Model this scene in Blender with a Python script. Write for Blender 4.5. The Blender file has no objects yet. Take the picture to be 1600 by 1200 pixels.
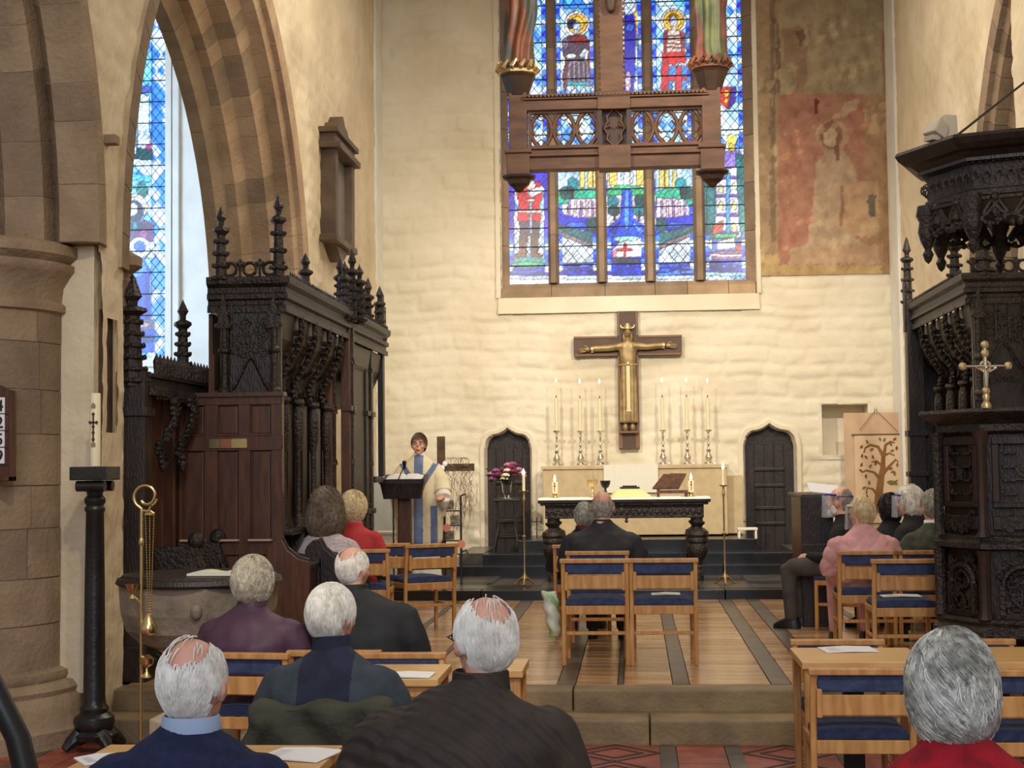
import bpy, bmesh, math, random
import numpy as np
from mathutils import Vector, Matrix
random.seed(7); rng = np.random.default_rng(7)
PI = math.pi
sc = bpy.context.scene
COL = sc.collection
# ------------------------------------------------------------------ camera, world, light, exposure
FPX, CZ = 2400.0, 1.64
psi = math.atan(190/FPX); th = math.atan(130/FPX*math.cos(psi)); ro = math.radians(0.65)
cf = Vector((-math.sin(psi)*math.cos(th), math.cos(psi)*math.cos(th), math.sin(th)))
_r0 = Vector((math.cos(psi), math.sin(psi), 0)); _u0 = _r0.cross(cf)
cr = _r0*math.cos(ro) - _u0*math.sin(ro); cu = _u0*math.cos(ro) + _r0*math.sin(ro)
cam = bpy.data.objects.new('camera', bpy.data.cameras.new('camera')); COL.objects.link(cam)
cam.matrix_world = Matrix(((cr.x, cu.x, -cf.x, 0), (cr.y, cu.y, -cf.y, 0), (cr.z, cu.z, -cf.z, CZ), (0, 0, 0, 1)))
cam.data.sensor_width = 36; cam.data.lens = 54; cam.data.clip_end = 200
sc.camera = cam
def ray(px, py): return cf + cr*((px-800)/FPX) + cu*((600-py)/FPX)
def P(px, py, Y):
    d = ray(px, py); return Vector((0, 0, CZ)) + d*(Y/d.y)
def PXp(px, py, X):
    d = ray(px, py); return Vector((0, 0, CZ)) + d*(X/d.x)
def PZp(px, py, z):
    d = ray(px, py); return Vector((0, 0, CZ)) + d*((z-CZ)/d.z)
def C(r, g, b): return tuple((((c/255)+.055)/1.055)**2.4 if c > 10 else c/255/12.92 for c in (r, g, b))
w = bpy.data.worlds.new('world'); sc.world = w; w.use_nodes = True
w.node_tree.nodes['Background'].inputs[0].default_value = (*C(255, 242, 224), 1)
w.node_tree.nodes['Background'].inputs[1].default_value = 0.36
sc.view_settings.view_transform = 'Standard'; sc.view_settings.look = 'None'
sc.view_settings.exposure = 0.08; sc.view_settings.gamma = 1
def light(kind, name, loc, target, power, col, size=.3, size_y=None, angle=60, blend=.6):
    l = bpy.data.lights.new(name, kind); l.energy = power; l.color = col
    if kind == 'AREA':
        l.size = size
        if size_y: l.shape = 'RECTANGLE'; l.size_y = size_y
    else: l.shadow_soft_size = size
    if kind == 'SPOT': l.spot_size = math.radians(angle); l.spot_blend = blend
    o = bpy.data.objects.new(name, l); COL.objects.link(o); o.location = loc
    o.rotation_euler = (Vector(target)-Vector(loc)).to_track_quat('-Z', 'Y').to_euler()
    return o
WARM = C(255, 243, 224); COOL = C(212, 228, 255)
light('SPOT', 'spot_lamp', (-2.4, 12.2, 5.6), (.7, 20, 2.2), 1050, WARM, .05, angle=62, blend=.9)
light('SPOT', 'spot_lamp', (2.6, 12.0, 5.6), (-.3, 20, 2.2), 1050, WARM, .05, angle=62, blend=.9)
light('SPOT', 'spot_lamp', (2.6, 8.5, 6.2), (-3.3, 14.5, 3.9), 620, WARM, .12, angle=60, blend=.9)
light('SPOT', 'spot_lamp', (-2.2, 8.5, 6.2), (3.6, 13.2, 3.6), 620, WARM, .12, angle=60, blend=.9)
light('AREA', 'chancel_ceiling_light', (0, 14.5, 8.0), (0, 14.5, 0), 260, WARM, 3.0, 5.0)
light('AREA', 'west_window_light', (0, -5, 5.5), (0, 9, 1.0), 420, COOL, 4.0, 4.0)
light('SPOT', 'nave_lamp', (-.5, 2.6, 6.6), (-3.9, 8.9, 1.6), 480, WARM, .15, angle=75, blend=.9)
light('SPOT', 'nave_lamp', (1.0, 2.4, 6.6), (1.0, 8.6, .6), 620, WARM, .15, angle=75, blend=.9)
light('AREA', 'aisle_daylight', (-8.8, 15.5, 4.5), (-5.5, 19.5, 3.0), 420, C(200, 225, 255), 2.5, 3.5)

# ------------------------------------------------------------------ materials
MATS = {}
def mat(name, c1, c2=None, scale=6, rough=.6, metal=0, bump=0, bscale=40, emit=0, stretch=(1, 1, 1), lo=.35, hi=.65, bkind='noise', vcol=False, trans=0, bstretch=None, coat=0, detail=4, vmul=False):
    if name in MATS: return MATS[name]
    m = bpy.data.materials.new(name); m.use_nodes = True; nt = m.node_tree; N = nt.nodes; L = nt.links
    b = N['Principled BSDF']; b.inputs['Roughness'].default_value = rough; b.inputs['Metallic'].default_value = metal
    tc = N.new('ShaderNodeTexCoord'); mp = N.new('ShaderNodeMapping'); mp.inputs['Scale'].default_value = stretch
    L.new(tc.outputs['Object'], mp.inputs['Vector'])
    src = None
    if c2 is not None:
        n = N.new('ShaderNodeTexNoise'); n.inputs['Scale'].default_value = scale; n.inputs['Detail'].default_value = detail
        L.new(mp.outputs[0], n.inputs['Vector'])
        r = N.new('ShaderNodeValToRGB'); r.color_ramp.elements[0].position = lo; r.color_ramp.elements[1].position = hi
        r.color_ramp.elements[0].color = (*c1, 1); r.color_ramp.elements[1].color = (*c2, 1)
        L.new(n.outputs['Fac'], r.inputs[0]); src = r.outputs[0]
    if vcol:
        a = N.new('ShaderNodeAttribute'); a.attribute_name = 'Col'
        if src is not None:
            mx = N.new('ShaderNodeMix'); mx.data_type = 'RGBA'; mx.blend_type = 'MULTIPLY'; mx.inputs[0].default_value = 1
            L.new(a.outputs['Color'], mx.inputs[6]); L.new(src, mx.inputs[7]); src = mx.outputs[2]
        else: src = a.outputs['Color']
    if src is not None:
        L.new(src, b.inputs['Base Color'])
        if emit: L.new(src, b.inputs['Emission Color'])
    else:
        b.inputs['Base Color'].default_value = (*c1, 1); b.inputs['Emission Color'].default_value = (*c1, 1)
    if emit: b.inputs['Emission Strength'].default_value = emit
    if trans: b.inputs['Transmission Weight'].default_value = trans; b.inputs['IOR'].default_value = 1.3
    if coat: b.inputs['Coat Weight'].default_value = coat; b.inputs['Coat Roughness'].default_value = .12
    if bump:
        mb = mp
        if bstretch:
            mb = N.new('ShaderNodeMapping'); mb.inputs['Scale'].default_value = bstretch; L.new(tc.outputs['Object'], mb.inputs['Vector'])
        if bkind == 'noise':
            t = N.new('ShaderNodeTexNoise'); t.inputs['Scale'].default_value = bscale; t.inputs['Detail'].default_value = 5; out = t.outputs['Fac']
        elif bkind == 'wave':
            t = N.new('ShaderNodeTexWave'); t.inputs['Scale'].default_value = bscale; t.inputs['Distortion'].default_value = 1.5; t.bands_direction = 'DIAGONAL'; out = t.outputs['Fac']
        else:
            t = N.new('ShaderNodeTexVoronoi'); t.inputs['Scale'].default_value = bscale; out = t.outputs['Distance']
        L.new(mb.outputs[0], t.inputs['Vector'])
        bp = N.new('ShaderNodeBump'); bp.inputs['Strength'].default_value = min(1, bump); bp.inputs['Distance'].default_value = .02
        L.new(out, bp.inputs['Height']); L.new(bp.outputs[0], b.inputs['Normal'])
    MATS[name] = m; return m
M_white = mat('whitewash', C(235, 226, 204), C(219, 208, 181), 1.2, .85, bump=.5, bscale=14)
M_side = mat('side_plaster', C(230, 215, 184), C(212, 195, 162), 1.6, .85, bump=.9, bscale=9, bstretch=(1, 1.6, 1))
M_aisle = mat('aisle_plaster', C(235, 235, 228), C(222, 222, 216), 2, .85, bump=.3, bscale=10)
M_stone = mat('sandstone', C(166, 143, 116), C(142, 121, 97), 3.5, .85, bump=.5, bscale=30)
M_stone2 = mat('dark_sandstone', C(146, 124, 100), C(128, 108, 88), 4, .85, bump=.5, bscale=30)
M_stoneL = mat('light_sandstone', C(192, 164, 130), C(168, 140, 110), 3.5, .85, bump=.5, bscale=30)
M_mortar = mat('lime_mortar', C(196, 174, 140), C(170, 148, 118), 5, .9)
M_step = mat('step_stone', C(150, 128, 92), C(112, 94, 68), 3, .6, bump=.3, bscale=40)
M_black = mat('black_marble', C(34, 33, 34), C(22, 21, 22), 5, .22)
M_greymarble = mat('grey_marble', C(92, 84, 76), C(66, 60, 56), 5, .25)
M_tile = mat('tan_tile', C(204, 166, 124), C(170, 128, 88), 3.0, .22, bump=.12, bscale=14, stretch=(1, 4, 1), coat=.2)
M_tile2 = mat('tan_tile_deep', C(190, 148, 104), C(158, 116, 76), 3.0, .22, bump=.12, bscale=14, stretch=(1, 4, 1), coat=.2)
M_tile3 = mat('tan_tile_pale', C(212, 176, 136), C(186, 146, 106), 3.0, .22, bump=.12, bscale=14, stretch=(1, 4, 1), coat=.2)
M_slate = mat('slate_band', C(98, 88, 78), C(76, 68, 62), 5, .35)
M_grout = mat('grout', C(70, 48, 32), C(54, 38, 26), 8, .8)
M_red = mat('red_tile', C(160, 84, 66), C(128, 62, 52), 5, .4, bump=.1)
M_redline = mat('dark_tile', C(74, 56, 52), C(60, 46, 44), 5, .4)
M_oak = mat('chair_oak', C(208, 156, 94), C(180, 126, 70), 5, .4, stretch=(6, 6, 1), bump=.1, bscale=20)
M_oakl = mat('table_oak', C(222, 180, 118), C(204, 156, 94), 4, .35, stretch=(1, 7, 1), bump=.05)
M_blue = mat('blue_fabric', C(62, 74, 108), C(48, 58, 90), 30, .95, bump=.3, bscale=250)
M_dark = mat('dark_oak', C(46, 33, 27), C(28, 20, 17), 4, .42, stretch=(4, 4, 1), bump=.3, bscale=24)
M_dark2 = mat('carved_oak', C(52, 40, 33), C(30, 23, 20), 8, .42, bump=.8, bscale=45)
M_mahog = mat('mahogany', C(92, 54, 32), C(66, 38, 23), 4, .38, stretch=(7, 7, 1), bump=.1)
M_mahog2 = mat('red_oak', C(96, 60, 36), C(66, 41, 26), 4, .42, stretch=(7, 7, 1))
M_rood = mat('rood_wood', C(122, 84, 54), C(94, 64, 40), 4, .5, stretch=(1, 4, 4), bump=.1)
M_roodd = mat('rood_wood_dark', C(80, 56, 38), C(62, 43, 30), 4, .5)
M_gilt = mat('gilding', C(216, 190, 136), None, rough=.35, metal=.7)
M_brass = mat('brass', C(222, 198, 140), None, rough=.25, metal=1)
M_silver = mat('silver', C(230, 226, 215), None, rough=.15, metal=1)
M_bronze = mat('bronze', C(176, 152, 108), C(140, 118, 80), 9, .45, .5)
M_iron = mat('black_iron', C(26, 25, 25), None, rough=.45)
M_column = mat('black_column', C(38, 36, 36), C(26, 25, 25), 8, .35, bump=.15)
M_wax = mat('candle_wax', C(240, 228, 190), None, rough=.5)
M_flame = mat('candle_flame', C(255, 214, 130), None, emit=9)
M_paper = mat('paper', C(238, 238, 240), None, rough=.8)
M_cloth = mat('white_linen', C(238, 232, 214), None, rough=.85)
M_frontal = mat('altar_frontal', C(210, 188, 148), C(196, 174, 134), 9, .8, bump=.2, bscale=120)
M_banner = mat('banner_cloth', C(206, 176, 146), C(192, 162, 132), 3, .9)
M_banner2 = mat('banner_panel', C(216, 190, 158), C(206, 178, 146), 3, .9)
M_tree = mat('tree_applique', C(140, 98, 56), C(122, 84, 46), 9, .9)
M_leafr = mat('red_leaf', C(132, 52, 34), None, rough=.9)
M_leafg = mat('olive_leaf', C(118, 104, 54), None, rough=.9)
M_skin = mat('skin', C(232, 186, 160), C(220, 168, 142), 14, .55)
M_skinr = mat('ruddy_skin', C(232, 180, 158), C(220, 162, 140), 14, .55)
M_glass = mat('clear_glass', (.95, .97, 1), None, rough=.05, trans=1)
M_lead = mat('lead_came', C(26, 28, 40), None, rough=.6)
M_vglow = mat('stained_glass', (1, 1, 1), (.82, .86, .95), 60, .3, vcol=True, emit=1.05, lo=.3, hi=.7)
M_vpaint = mat('wall_painting', (1, 1, 1), (.72, .70, .68), 6, .9, vcol=True, bump=.4, bscale=20)

# ------------------------------------------------------------------ mesh builder
class MB:
    def __init__(s): s.v = []; s.f = []; s.m = []; s.c = []
    def add(s, vs, fs, mi=0, T=None):
        o = len(s.v)
        s.v += [tuple(T @ Vector(v)) for v in vs] if T is not None else [tuple(v) for v in vs]
        s.f += [tuple(i+o for i in f) for f in fs]; s.m += [mi]*len(fs)
        return s
    def box(s, c, d, T=None, mi=0, top=1):
        x, y, z = (k/2 for k in d); t = top
        vs = [(c[0]+a*x*(t if e > 0 else 1), c[1]+b*y*(t if e > 0 else 1), c[2]+e*z) for e in (-1, 1) for a, b in ((-1, -1), (1, -1), (1, 1), (-1, 1))]
        return s.add(vs, [(3, 2, 1, 0), (4, 5, 6, 7), (0, 1, 5, 4), (1, 2, 6, 5), (2, 3, 7, 6), (3, 0, 4, 7)], mi, T)
    def bb(s, a, b, T=None, mi=0):
        return s.box([(p+q)/2 for p, q in zip(a, b)], [abs(q-p) for p, q in zip(a, b)], T, mi)
    def lathe(s, prof, c=(0, 0, 0), n=16, T=None, mi=0, sx=1, sy=1, ph=0):
        vs = []; fs = []; k = len(prof)
        for r, z in prof:
            for i in range(n):
                a = 2*PI*i/n+ph; vs.append((c[0]+sx*r*math.cos(a), c[1]+sy*r*math.sin(a), c[2]+z))
        for j in range(k-1):
            for i in range(n): fs.append((j*n+i, j*n+(i+1) % n, (j+1)*n+(i+1) % n, (j+1)*n+i))
        fs.append(tuple(range(n-1, -1, -1))); fs.append(tuple((k-1)*n+i for i in range(n)))
        return s.add(vs, fs, mi, T)
    def ell(s, c, r, n=12, m=8, T=None, mi=0):
        vs = [(c[0], c[1], c[2]-r[2])]; fs = []
        for j in range(1, m):
            a = -PI/2+PI*j/m
            for i in range(n):
                b = 2*PI*i/n; vs.append((c[0]+r[0]*math.cos(a)*math.cos(b), c[1]+r[1]*math.cos(a)*math.sin(b), c[2]+r[2]*math.sin(a)))
        vs.append((c[0], c[1], c[2]+r[2])); e = len(vs)-1
        for i in range(n):
            fs.append((0, 1+(i+1) % n, 1+i)); fs.append((e, e-n+i, e-n+(i+1) % n))
        for j in range(m-2):
            for i in range(n): fs.append((1+j*n+i, 1+j*n+(i+1) % n, 1+(j+1)*n+(i+1) % n, 1+(j+1)*n+i))
        return s.add(vs, fs, mi, T)
    def tube(s, pts, r, n=8, T=None, mi=0, closed=False, caps=True):
        pts = [Vector(p) for p in pts]; k = len(pts); rs = r if isinstance(r, (list, tuple)) else [r]*k
        vs = []; fs = []; up = None
        for j, p in enumerate(pts):
            if closed: d = pts[(j+1) % k]-pts[j-1]
            else: d = pts[min(j+1, k-1)]-pts[max(j-1, 0)]
            d.normalize()
            if up is None:
                up = Vector((0, 0, 1)) if abs(d.z) < .9 else Vector((1, 0, 0))
            a = d.cross(up)
            if a.length < 1e-5: a = d.cross(Vector((0, 1, 0)))
            a.normalize(); b = a.cross(d).normalized(); up = b
            for i in range(n):
                t = 2*PI*i/n+PI/n; vs.append(p+(a*math.cos(t)+b*math.sin(t))*rs[j])
        for j in range(k if closed else k-1):
            q = (j+1) % k
            for i in range(n): fs.append((j*n+i, j*n+(i+1) % n, q*n+(i+1) % n, q*n+i))
        if not closed and caps: fs.append(tuple(range(n-1, -1, -1))); fs.append(tuple((k-1)*n+i for i in range(n)))
        return s.add(vs, fs, mi, T)
    def prism(s, poly, f0, f1, mi=0, T=None):
        """poly: 2D points, f0/f1 map (a,b) -> 3D for the two faces"""
        n = len(poly); vs = [f0(*p) for p in poly]+[f1(*p) for p in poly]
        fs = [tuple(range(n-1, -1, -1)), tuple(range(n, 2*n))]+[(i, (i+1) % n, n+(i+1) % n, n+i) for i in range(n)]
        return s.add(vs, fs, mi, T)
    def xz(s, poly, y0, y1, mi=0, T=None): return s.prism(poly, lambda a, b: (a, y0, b), lambda a, b: (a, y1, b), mi, T)
    def yz(s, poly, x0, x1, mi=0, T=None): return s.prism(poly, lambda a, b: (x0, a, b), lambda a, b: (x1, a, b), mi, T)
    def xy(s, poly, z0, z1, mi=0, T=None): return s.prism(poly, lambda a, b: (a, b, z0), lambda a, b: (a, b, z1), mi, T)
    def loft(s, rings, n=16, mi=0, T=None):
        """rings: (x, y, z, rx, ry)"""
        vs = []; fs = []
        for (x, y, z, rx, ry) in rings:
            for i in range(n): a = 2*PI*i/n; vs.append((x+rx*math.cos(a), y+ry*math.sin(a), z))
        for j in range(len(rings)-1):
            for i in range(n): fs.append((j*n+i, j*n+(i+1) % n, (j+1)*n+(i+1) % n, (j+1)*n+i))
        fs.append(tuple(range(n-1, -1, -1))); fs.append(tuple((len(rings)-1)*n+i for i in range(n)))
        return s.add(vs, fs, mi, T)
    def mesh(s, name, mats, bevel=0, smooth=0, colors=None):
        me = bpy.data.meshes.new(name); me.from_pydata(s.v, [], s.f)
        for m in (mats if isinstance(mats, (list, tuple)) else [mats]): me.materials.append(m)
        me.polygons.foreach_set('material_index', s.m)
        if colors is not None:
            at = me.color_attributes.new('Col', 'FLOAT_COLOR', 'POINT')
            at.data.foreach_set('color', np.asarray(colors, dtype=np.float32).ravel())
        bm = bmesh.new(); bm.from_mesh(me)
        bmesh.ops.recalc_face_normals(bm, faces=bm.faces)
        if bevel:
            es = [e for e in bm.edges if len(e.link_faces) == 2 and e.calc_face_angle(0) > .5]
            bmesh.ops.bevel(bm, geom=es, offset=bevel, segments=2 if bevel > .004 else 1, affect='EDGES', profile=.6, clamp_overlap=True)
        bm.to_mesh(me); bm.free()
        if smooth:
            me.polygons.foreach_set('use_smooth', [True]*len(me.polygons))
            me.set_sharp_from_angle(angle=math.radians(smooth))
        return me
    def build(s, name, mats, parent=None, bevel=0, smooth=0, colors=None, kind=None, label=None, cat=None, group=None):
        o = bpy.data.objects.new(name, s.mesh(name, mats, bevel, smooth, colors)); COL.objects.link(o)
        if parent is not None: o.parent = parent
        return tag(o, label, cat, group, kind)
def tag(o, label=None, cat=None, group=None, kind=None):
    if label: o['label'] = label
    if cat: o['category'] = cat
    if group: o['group'] = group
    if kind: o['kind'] = kind
    return o
def thing(name, label=None, cat=None, loc=(0, 0, 0), rz=0, group=None, kind=None):
    o = bpy.data.objects.new(name, None); COL.objects.link(o); o.location = loc; o.rotation_euler = (0, 0, rz); o.empty_display_size = .1
    return tag(o, label, cat, group, kind)
def copy_tree(o, parent=None):
    c = o.copy(); COL.objects.link(c)
    if parent is not None: c.parent = parent
    for ch in [k for k in o.children]: copy_tree(ch, c)
    return c
def dup(o, loc, rz=0, label=None, group=None, scale=None):
    c = copy_tree(o); c.location = loc; c.rotation_euler = (0, 0, rz)
    if label: c['label'] = label
    if group: c['group'] = group
    if scale: c.scale = scale
    return c
def inst(me, name, parent, loc=(0, 0, 0), rz=0, scale=None):
    o = bpy.data.objects.new(name, me); COL.objects.link(o); o.parent = parent; o.location = loc; o.rotation_euler = (0, 0, rz)
    if scale: o.scale = scale
    return o
def Rm(axis, a): return Matrix.Rotation(a, 4, axis)
def Tm(*p): return Matrix.Translation(Vector(p))
def remesh(mb, name, mats, voxel, smooth_it=4, colorfn=None, parent=None, disp=None):
    """one continuous surface grown from overlapping closed shapes"""
    me0 = mb.mesh(name+'_src', mats); tmp = bpy.data.objects.new('tmp', me0); COL.objects.link(tmp)
    md = tmp.modifiers.new('r', 'REMESH'); md.mode = 'VOXEL'; md.voxel_size = voxel; md.adaptivity = 0
    if smooth_it:
        ms = tmp.modifiers.new('s', 'SMOOTH'); ms.iterations = smooth_it; ms.factor = .5
    dg = bpy.context.evaluated_depsgraph_get(); dg.update()
    me = bpy.data.meshes.new_from_object(tmp.evaluated_get(dg)); me.name = name
    bpy.data.objects.remove(tmp); bpy.data.meshes.remove(me0)
    me.materials.clear()
    for m in (mats if isinstance(mats, (list, tuple)) else [mats]): me.materials.append(m)
    n = len(me.vertices); co = np.empty(n*3, np.float32); me.vertices.foreach_get('co', co); co = co.reshape(-1, 3)
    if disp is not None:
        no = np.empty(n*3, np.float32); me.vertices.foreach_get('normal', no); no = no.reshape(-1, 3)
        co = co+no*disp(co)[:, None]; me.vertices.foreach_set('co', co.astype(np.float32).ravel()); me.update()
    if colorfn is not None:
        k = len(me.polygons); pc = np.empty(k*3, np.float32); me.polygons.foreach_get('center', pc); pc = pc.reshape(-1, 3)
        me.polygons.foreach_set('material_index', colorfn(pc).astype(np.int32))
    me.polygons.foreach_set('use_smooth', [True]*len(me.polygons))
    o = bpy.data.objects.new(name, me); COL.objects.link(o)
    if parent is not None: o.parent = parent
    return o
def snoise(p, f, seed=0):
    """cheap smooth noise from sines, p: (n,3) -> about -1..1"""
    r = np.random.default_rng(seed); o = np.zeros(len(p))
    for k in range(6):
        d = r.normal(size=3); d /= np.linalg.norm(d); o += np.sin(p@d*f*(1+.35*k)+r.uniform(0, 6.28))/(1+.25*k)
    return o/3.2

# ------------------------------------------------------------------ rubble heightfield walls
def rubble(U, V, seed, hmin=.13, hmax=.26, wmin=.22, wmax=.6, amp=.016):
    r = np.random.default_rng(seed)
    Vw = V+.03*np.sin(U*1.9+seed)+.014*np.sin(U*6.3+1.7*seed)
    v0, v1 = Vw.min()-.5, Vw.max()+.5; e = [v0]
    while e[-1] < v1: e.append(e[-1]+r.uniform(hmin, hmax))
    e = np.array(e); k = np.clip(np.searchsorted(e, Vw)-1, 0, len(e)-2)
    dv = np.minimum(Vw-e[k], e[k+1]-Vw); H = np.zeros_like(U)
    for j in np.unique(k):
        mk = k == j; u = U[mk]+.02*np.sin(V[mk]*9+j); ue = [u.min()-1]
        while ue[-1] < u.max()+.1: ue.append(ue[-1]+r.uniform(wmin, wmax))
        ue = np.array(ue); q = np.clip(np.searchsorted(ue, u)-1, 0, len(ue)-2)
        du = np.minimum(u-ue[q], ue[q+1]-u); d = np.minimum(du, dv[mk]); t = np.clip(d/.05, 0, 1); t = t*t*(3-2*t)
        lift = r.uniform(.25, 1.1, len(ue)); tilt = r.uniform(-.6, .6, len(ue))
        H[mk] = amp*t*(lift[q]+tilt[q]*(dv[mk]/.2))
    H += .006*np.sin(U*2.3+V*1.1+seed)+.005*np.sin(V*3.7-U*1.3)+.0025*np.sin(U*17+3*np.sin(V*13))+.0025*np.sin(V*23+2*np.sin(U*11))
    return H
def wall(name, o, eu, ev, n, lu, lv, step, mats, seed, hole=None, amp=.016, **kw):
    o, eu, ev, n = map(np.array, (o, eu, ev, n))
    nu, nv = int(lu/step)+1, int(lv/step)+1
    U, V = np.meshgrid(np.linspace(0, lu, nu), np.linspace(0, lv, nv))
    H = rubble(U, V, seed, amp=amp, **kw)
    vs = o+U[..., None]*eu+V[..., None]*ev+H[..., None]*n; vs = vs.reshape(-1, 3)
    idx = np.arange(nu*nv).reshape(nv, nu)
    q = np.stack([idx[:-1, :-1], idx[:-1, 1:], idx[1:, 1:], idx[1:, :-1]], -1).reshape(-1, 4)
    if hole is not None:
        c = vs[q].mean(1); q = q[~hole(c)]
    me = bpy.data.meshes.new(name); me.from_pydata(vs.tolist(), [], q.tolist()); me.materials.append(mats)
    me.polygons.foreach_set('use_smooth', [True]*len(me.polygons))
    ob = bpy.data.objects.new(name, me); COL.objects.link(ob); ob['kind'] = 'structure'; return ob
# ================================================================== SETTING
FZ = .27                                    # chancel floor height; nave floor is 0
# nave floor: tile bed, grey bands, red tiles
fl = MB().bb((-6.5, -1, -.2), (6.5, 9.18, -.012)).build('floor', M_grout, kind='structure')
def flat_tile(w, d, h=.014): 
    return MB().bb((-w/2, -d/2, -h), (w/2, d/2, 0))
rt = flat_tile(.178, .178).mesh('tile', M_red); rl = flat_tile(.05, .36).mesh('tile_strip', M_redline)
tw_mesh = {}
def tiles(parent, x0, x1, y0, y1, mats, wx, wy, z, limit, joined):
    nx = max(1, round((x1-x0)/wx)); ny = max(1, round((y1-y0)/wy)); a = (x1-x0)/nx; b = (y1-y0)/ny
    for j in range(ny):
        for i in range(nx):
            m = random.choice(mats); cx = x0+(i+.5)*a; cy = y0+(j+.5)*b; zz = z+random.uniform(-.0012, .0012)
            if cy < limit and abs(cx) < 2.6:
                k = (round(a, 3), round(b, 3), m.name)
                if k not in tw_mesh: tw_mesh[k] = flat_tile(a-.007, b-.007).mesh('tile', m)
                inst(tw_mesh[k], 'tile', parent, (cx, cy, zz))
            else:
                joined.bb((cx-a/2+.0035, cy-b/2+.0035, zz-.014), (cx+a/2-.0035, cy+b/2-.0035, zz), mi=mats.index(m))
jn = MB()
nb = [-6.4, -3.5, -2.2, -1.65, -1.05, -.44, .165, .54, 1.15, 1.75, 2.3, 2.9, 6.4]
for i, x in enumerate(nb[1:-1]): jn.bb((x-.045, 2, -.014), (x+.045, 9.17, .001), mi=2)
for i in range(len(nb)-1):
    a, b = nb[i]+.047, nb[i+1]-.047
    if i in (3, 5, 7, 9):     # diamond panels: large square tiles set on point between thin dark strips
        w_ = b-a; cx = (a+b)/2; y = 9.17
        jn.bb((a, 3.0, -.014), (b, 9.17, -.003), mi=0)
        k = 0
        while y-w_ > 3.5:
            yc = y-w_/2
            for sx, sy in ((1, 1), (1, -1), (-1, 1), (-1, -1)):
                T = Tm(cx+sx*w_/4, yc+sy*w_/4, 0) @ Rm('Z', -sx*sy*PI/4)
                jn.box((0, 0, -.006), (w_*.70, .02, .014), T, mi=1)
                jn.box((0, 0, -.006), (w_*.42, .02, .014), Tm(cx+sx*w_*.15, yc+sy*w_*.15, 0) @ Rm('Z', -sx*sy*PI/4), mi=1)
            y -= w_
    else: tiles(fl, a, b, 3.2, 9.17, [M_red, M_redline] if 0 else [M_red], .19, .19, 0, 0, jn)
jn.build('tile', [M_red, M_redline, M_slate], fl, kind='stuff')
# front tiles that read singly, beside the centre bands
# chancel steps
def slabs(name, x0, x1, y0, y1, z0, z1, cuts, m, bev=.006):
    root = thing(name, kind='structure')
    xs = [x0]+cuts+[x1]
    for a, b in zip(xs[:-1], xs[1:]): MB().bb((a+.003, y0, z0), (b-.003, y1, z1)).build('stone', m, root, bevel=bev)
    return root
slabs('chancel_step', -4.0, 4.0, 9.18, 9.66, -.1, .14, [-2.2, -.9, .065, 2.1], M_step, .015)
slabs('chancel_upper_step', -4.0, 4.0, 9.52, 9.75, -.1, FZ, [-2.6, -.4, 1.3], M_step, .015)
# chancel floor
cfl = MB().bb((-4, 9.74, 0), (4, 20, FZ-.012)).build('floor', M_grout, kind='structure')
jn = MB(); TM = [M_tile, M_tile2, M_tile3]
bands = [(-1.84, .05), (-1.41, .03), (-1.12, .12), (-.45, .11), (-.11, .03), (.27, .10), (.89, .12), (1.17, .12), (1.9, .05)]
for x, w_ in bands: jn.bb((x-w_/2, 9.75, FZ-.014), (x+w_/2, 15.84, FZ+.001), mi=3)
for yb in (9.86, 12.9): pass
xs = [-3.28]+[x for x, _ in bands]+[3.34]; ws = [0]+[w_ for _, w_ in bands]+[0]
for i in range(len(xs)-1):
    a = xs[i]+ws[i]/2+.003; b = xs[i+1]-ws[i+1]/2-.003
    tiles(cfl, a, b, 9.76, 15.84, TM, .62, .19, FZ, 12.2 if b < 1.6 and a > -1.5 else 11.3, jn)
jn.build('tile', TM+[M_slate], cfl, kind='stuff')
# black marble sanctuary steps
slabs('sanctuary_step', -3.3, 3.35, 15.85, 17.95, FZ-.1, FZ+.10, [-1.6, .9, 2.2], M_black, .006)
tt = MB()
for i in range(12):
    for j in range(4):
        x = -3.2+i*.55; y = 16.05+j*.47
        if (i+j) % 3: tt.bb((x, y, FZ+.09), (x+.53, y+.45, FZ+.103), mi=(i*j) % 2)
tt.build('paving_slab', [M_greymarble, mat('brown_marble', C(96, 78, 64), C(70, 58, 50), 4, .25)], bpy.data.objects['sanctuary_step'], kind='stuff')
slabs('sanctuary_second_step', -2.12, 2.15, 17.9, 18.4, FZ, FZ+.215, [-.5, 1.0], M_black)
slabs('sanctuary_third_step', -1.82, 1.85, 18.25, 18.75, FZ, FZ+.335, [-.9, .6], M_black)
slabs('altar_platform', -1.43, 1.45, 18.6, 20, FZ, .75, [-.2], M_black)
MB().bb((-3.3, 17.95, FZ), (-2.12, 20, FZ+.215)).bb((2.15, 17.95, FZ), (3.35, 20, FZ+.215)).bb((-2.12, 18.4, FZ), (-1.82, 20, FZ+.34)).bb((1.85, 18.4, FZ), (2.15, 20, FZ+.34)).build('sanctuary_floor', M_greymarble, kind='structure')
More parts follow.
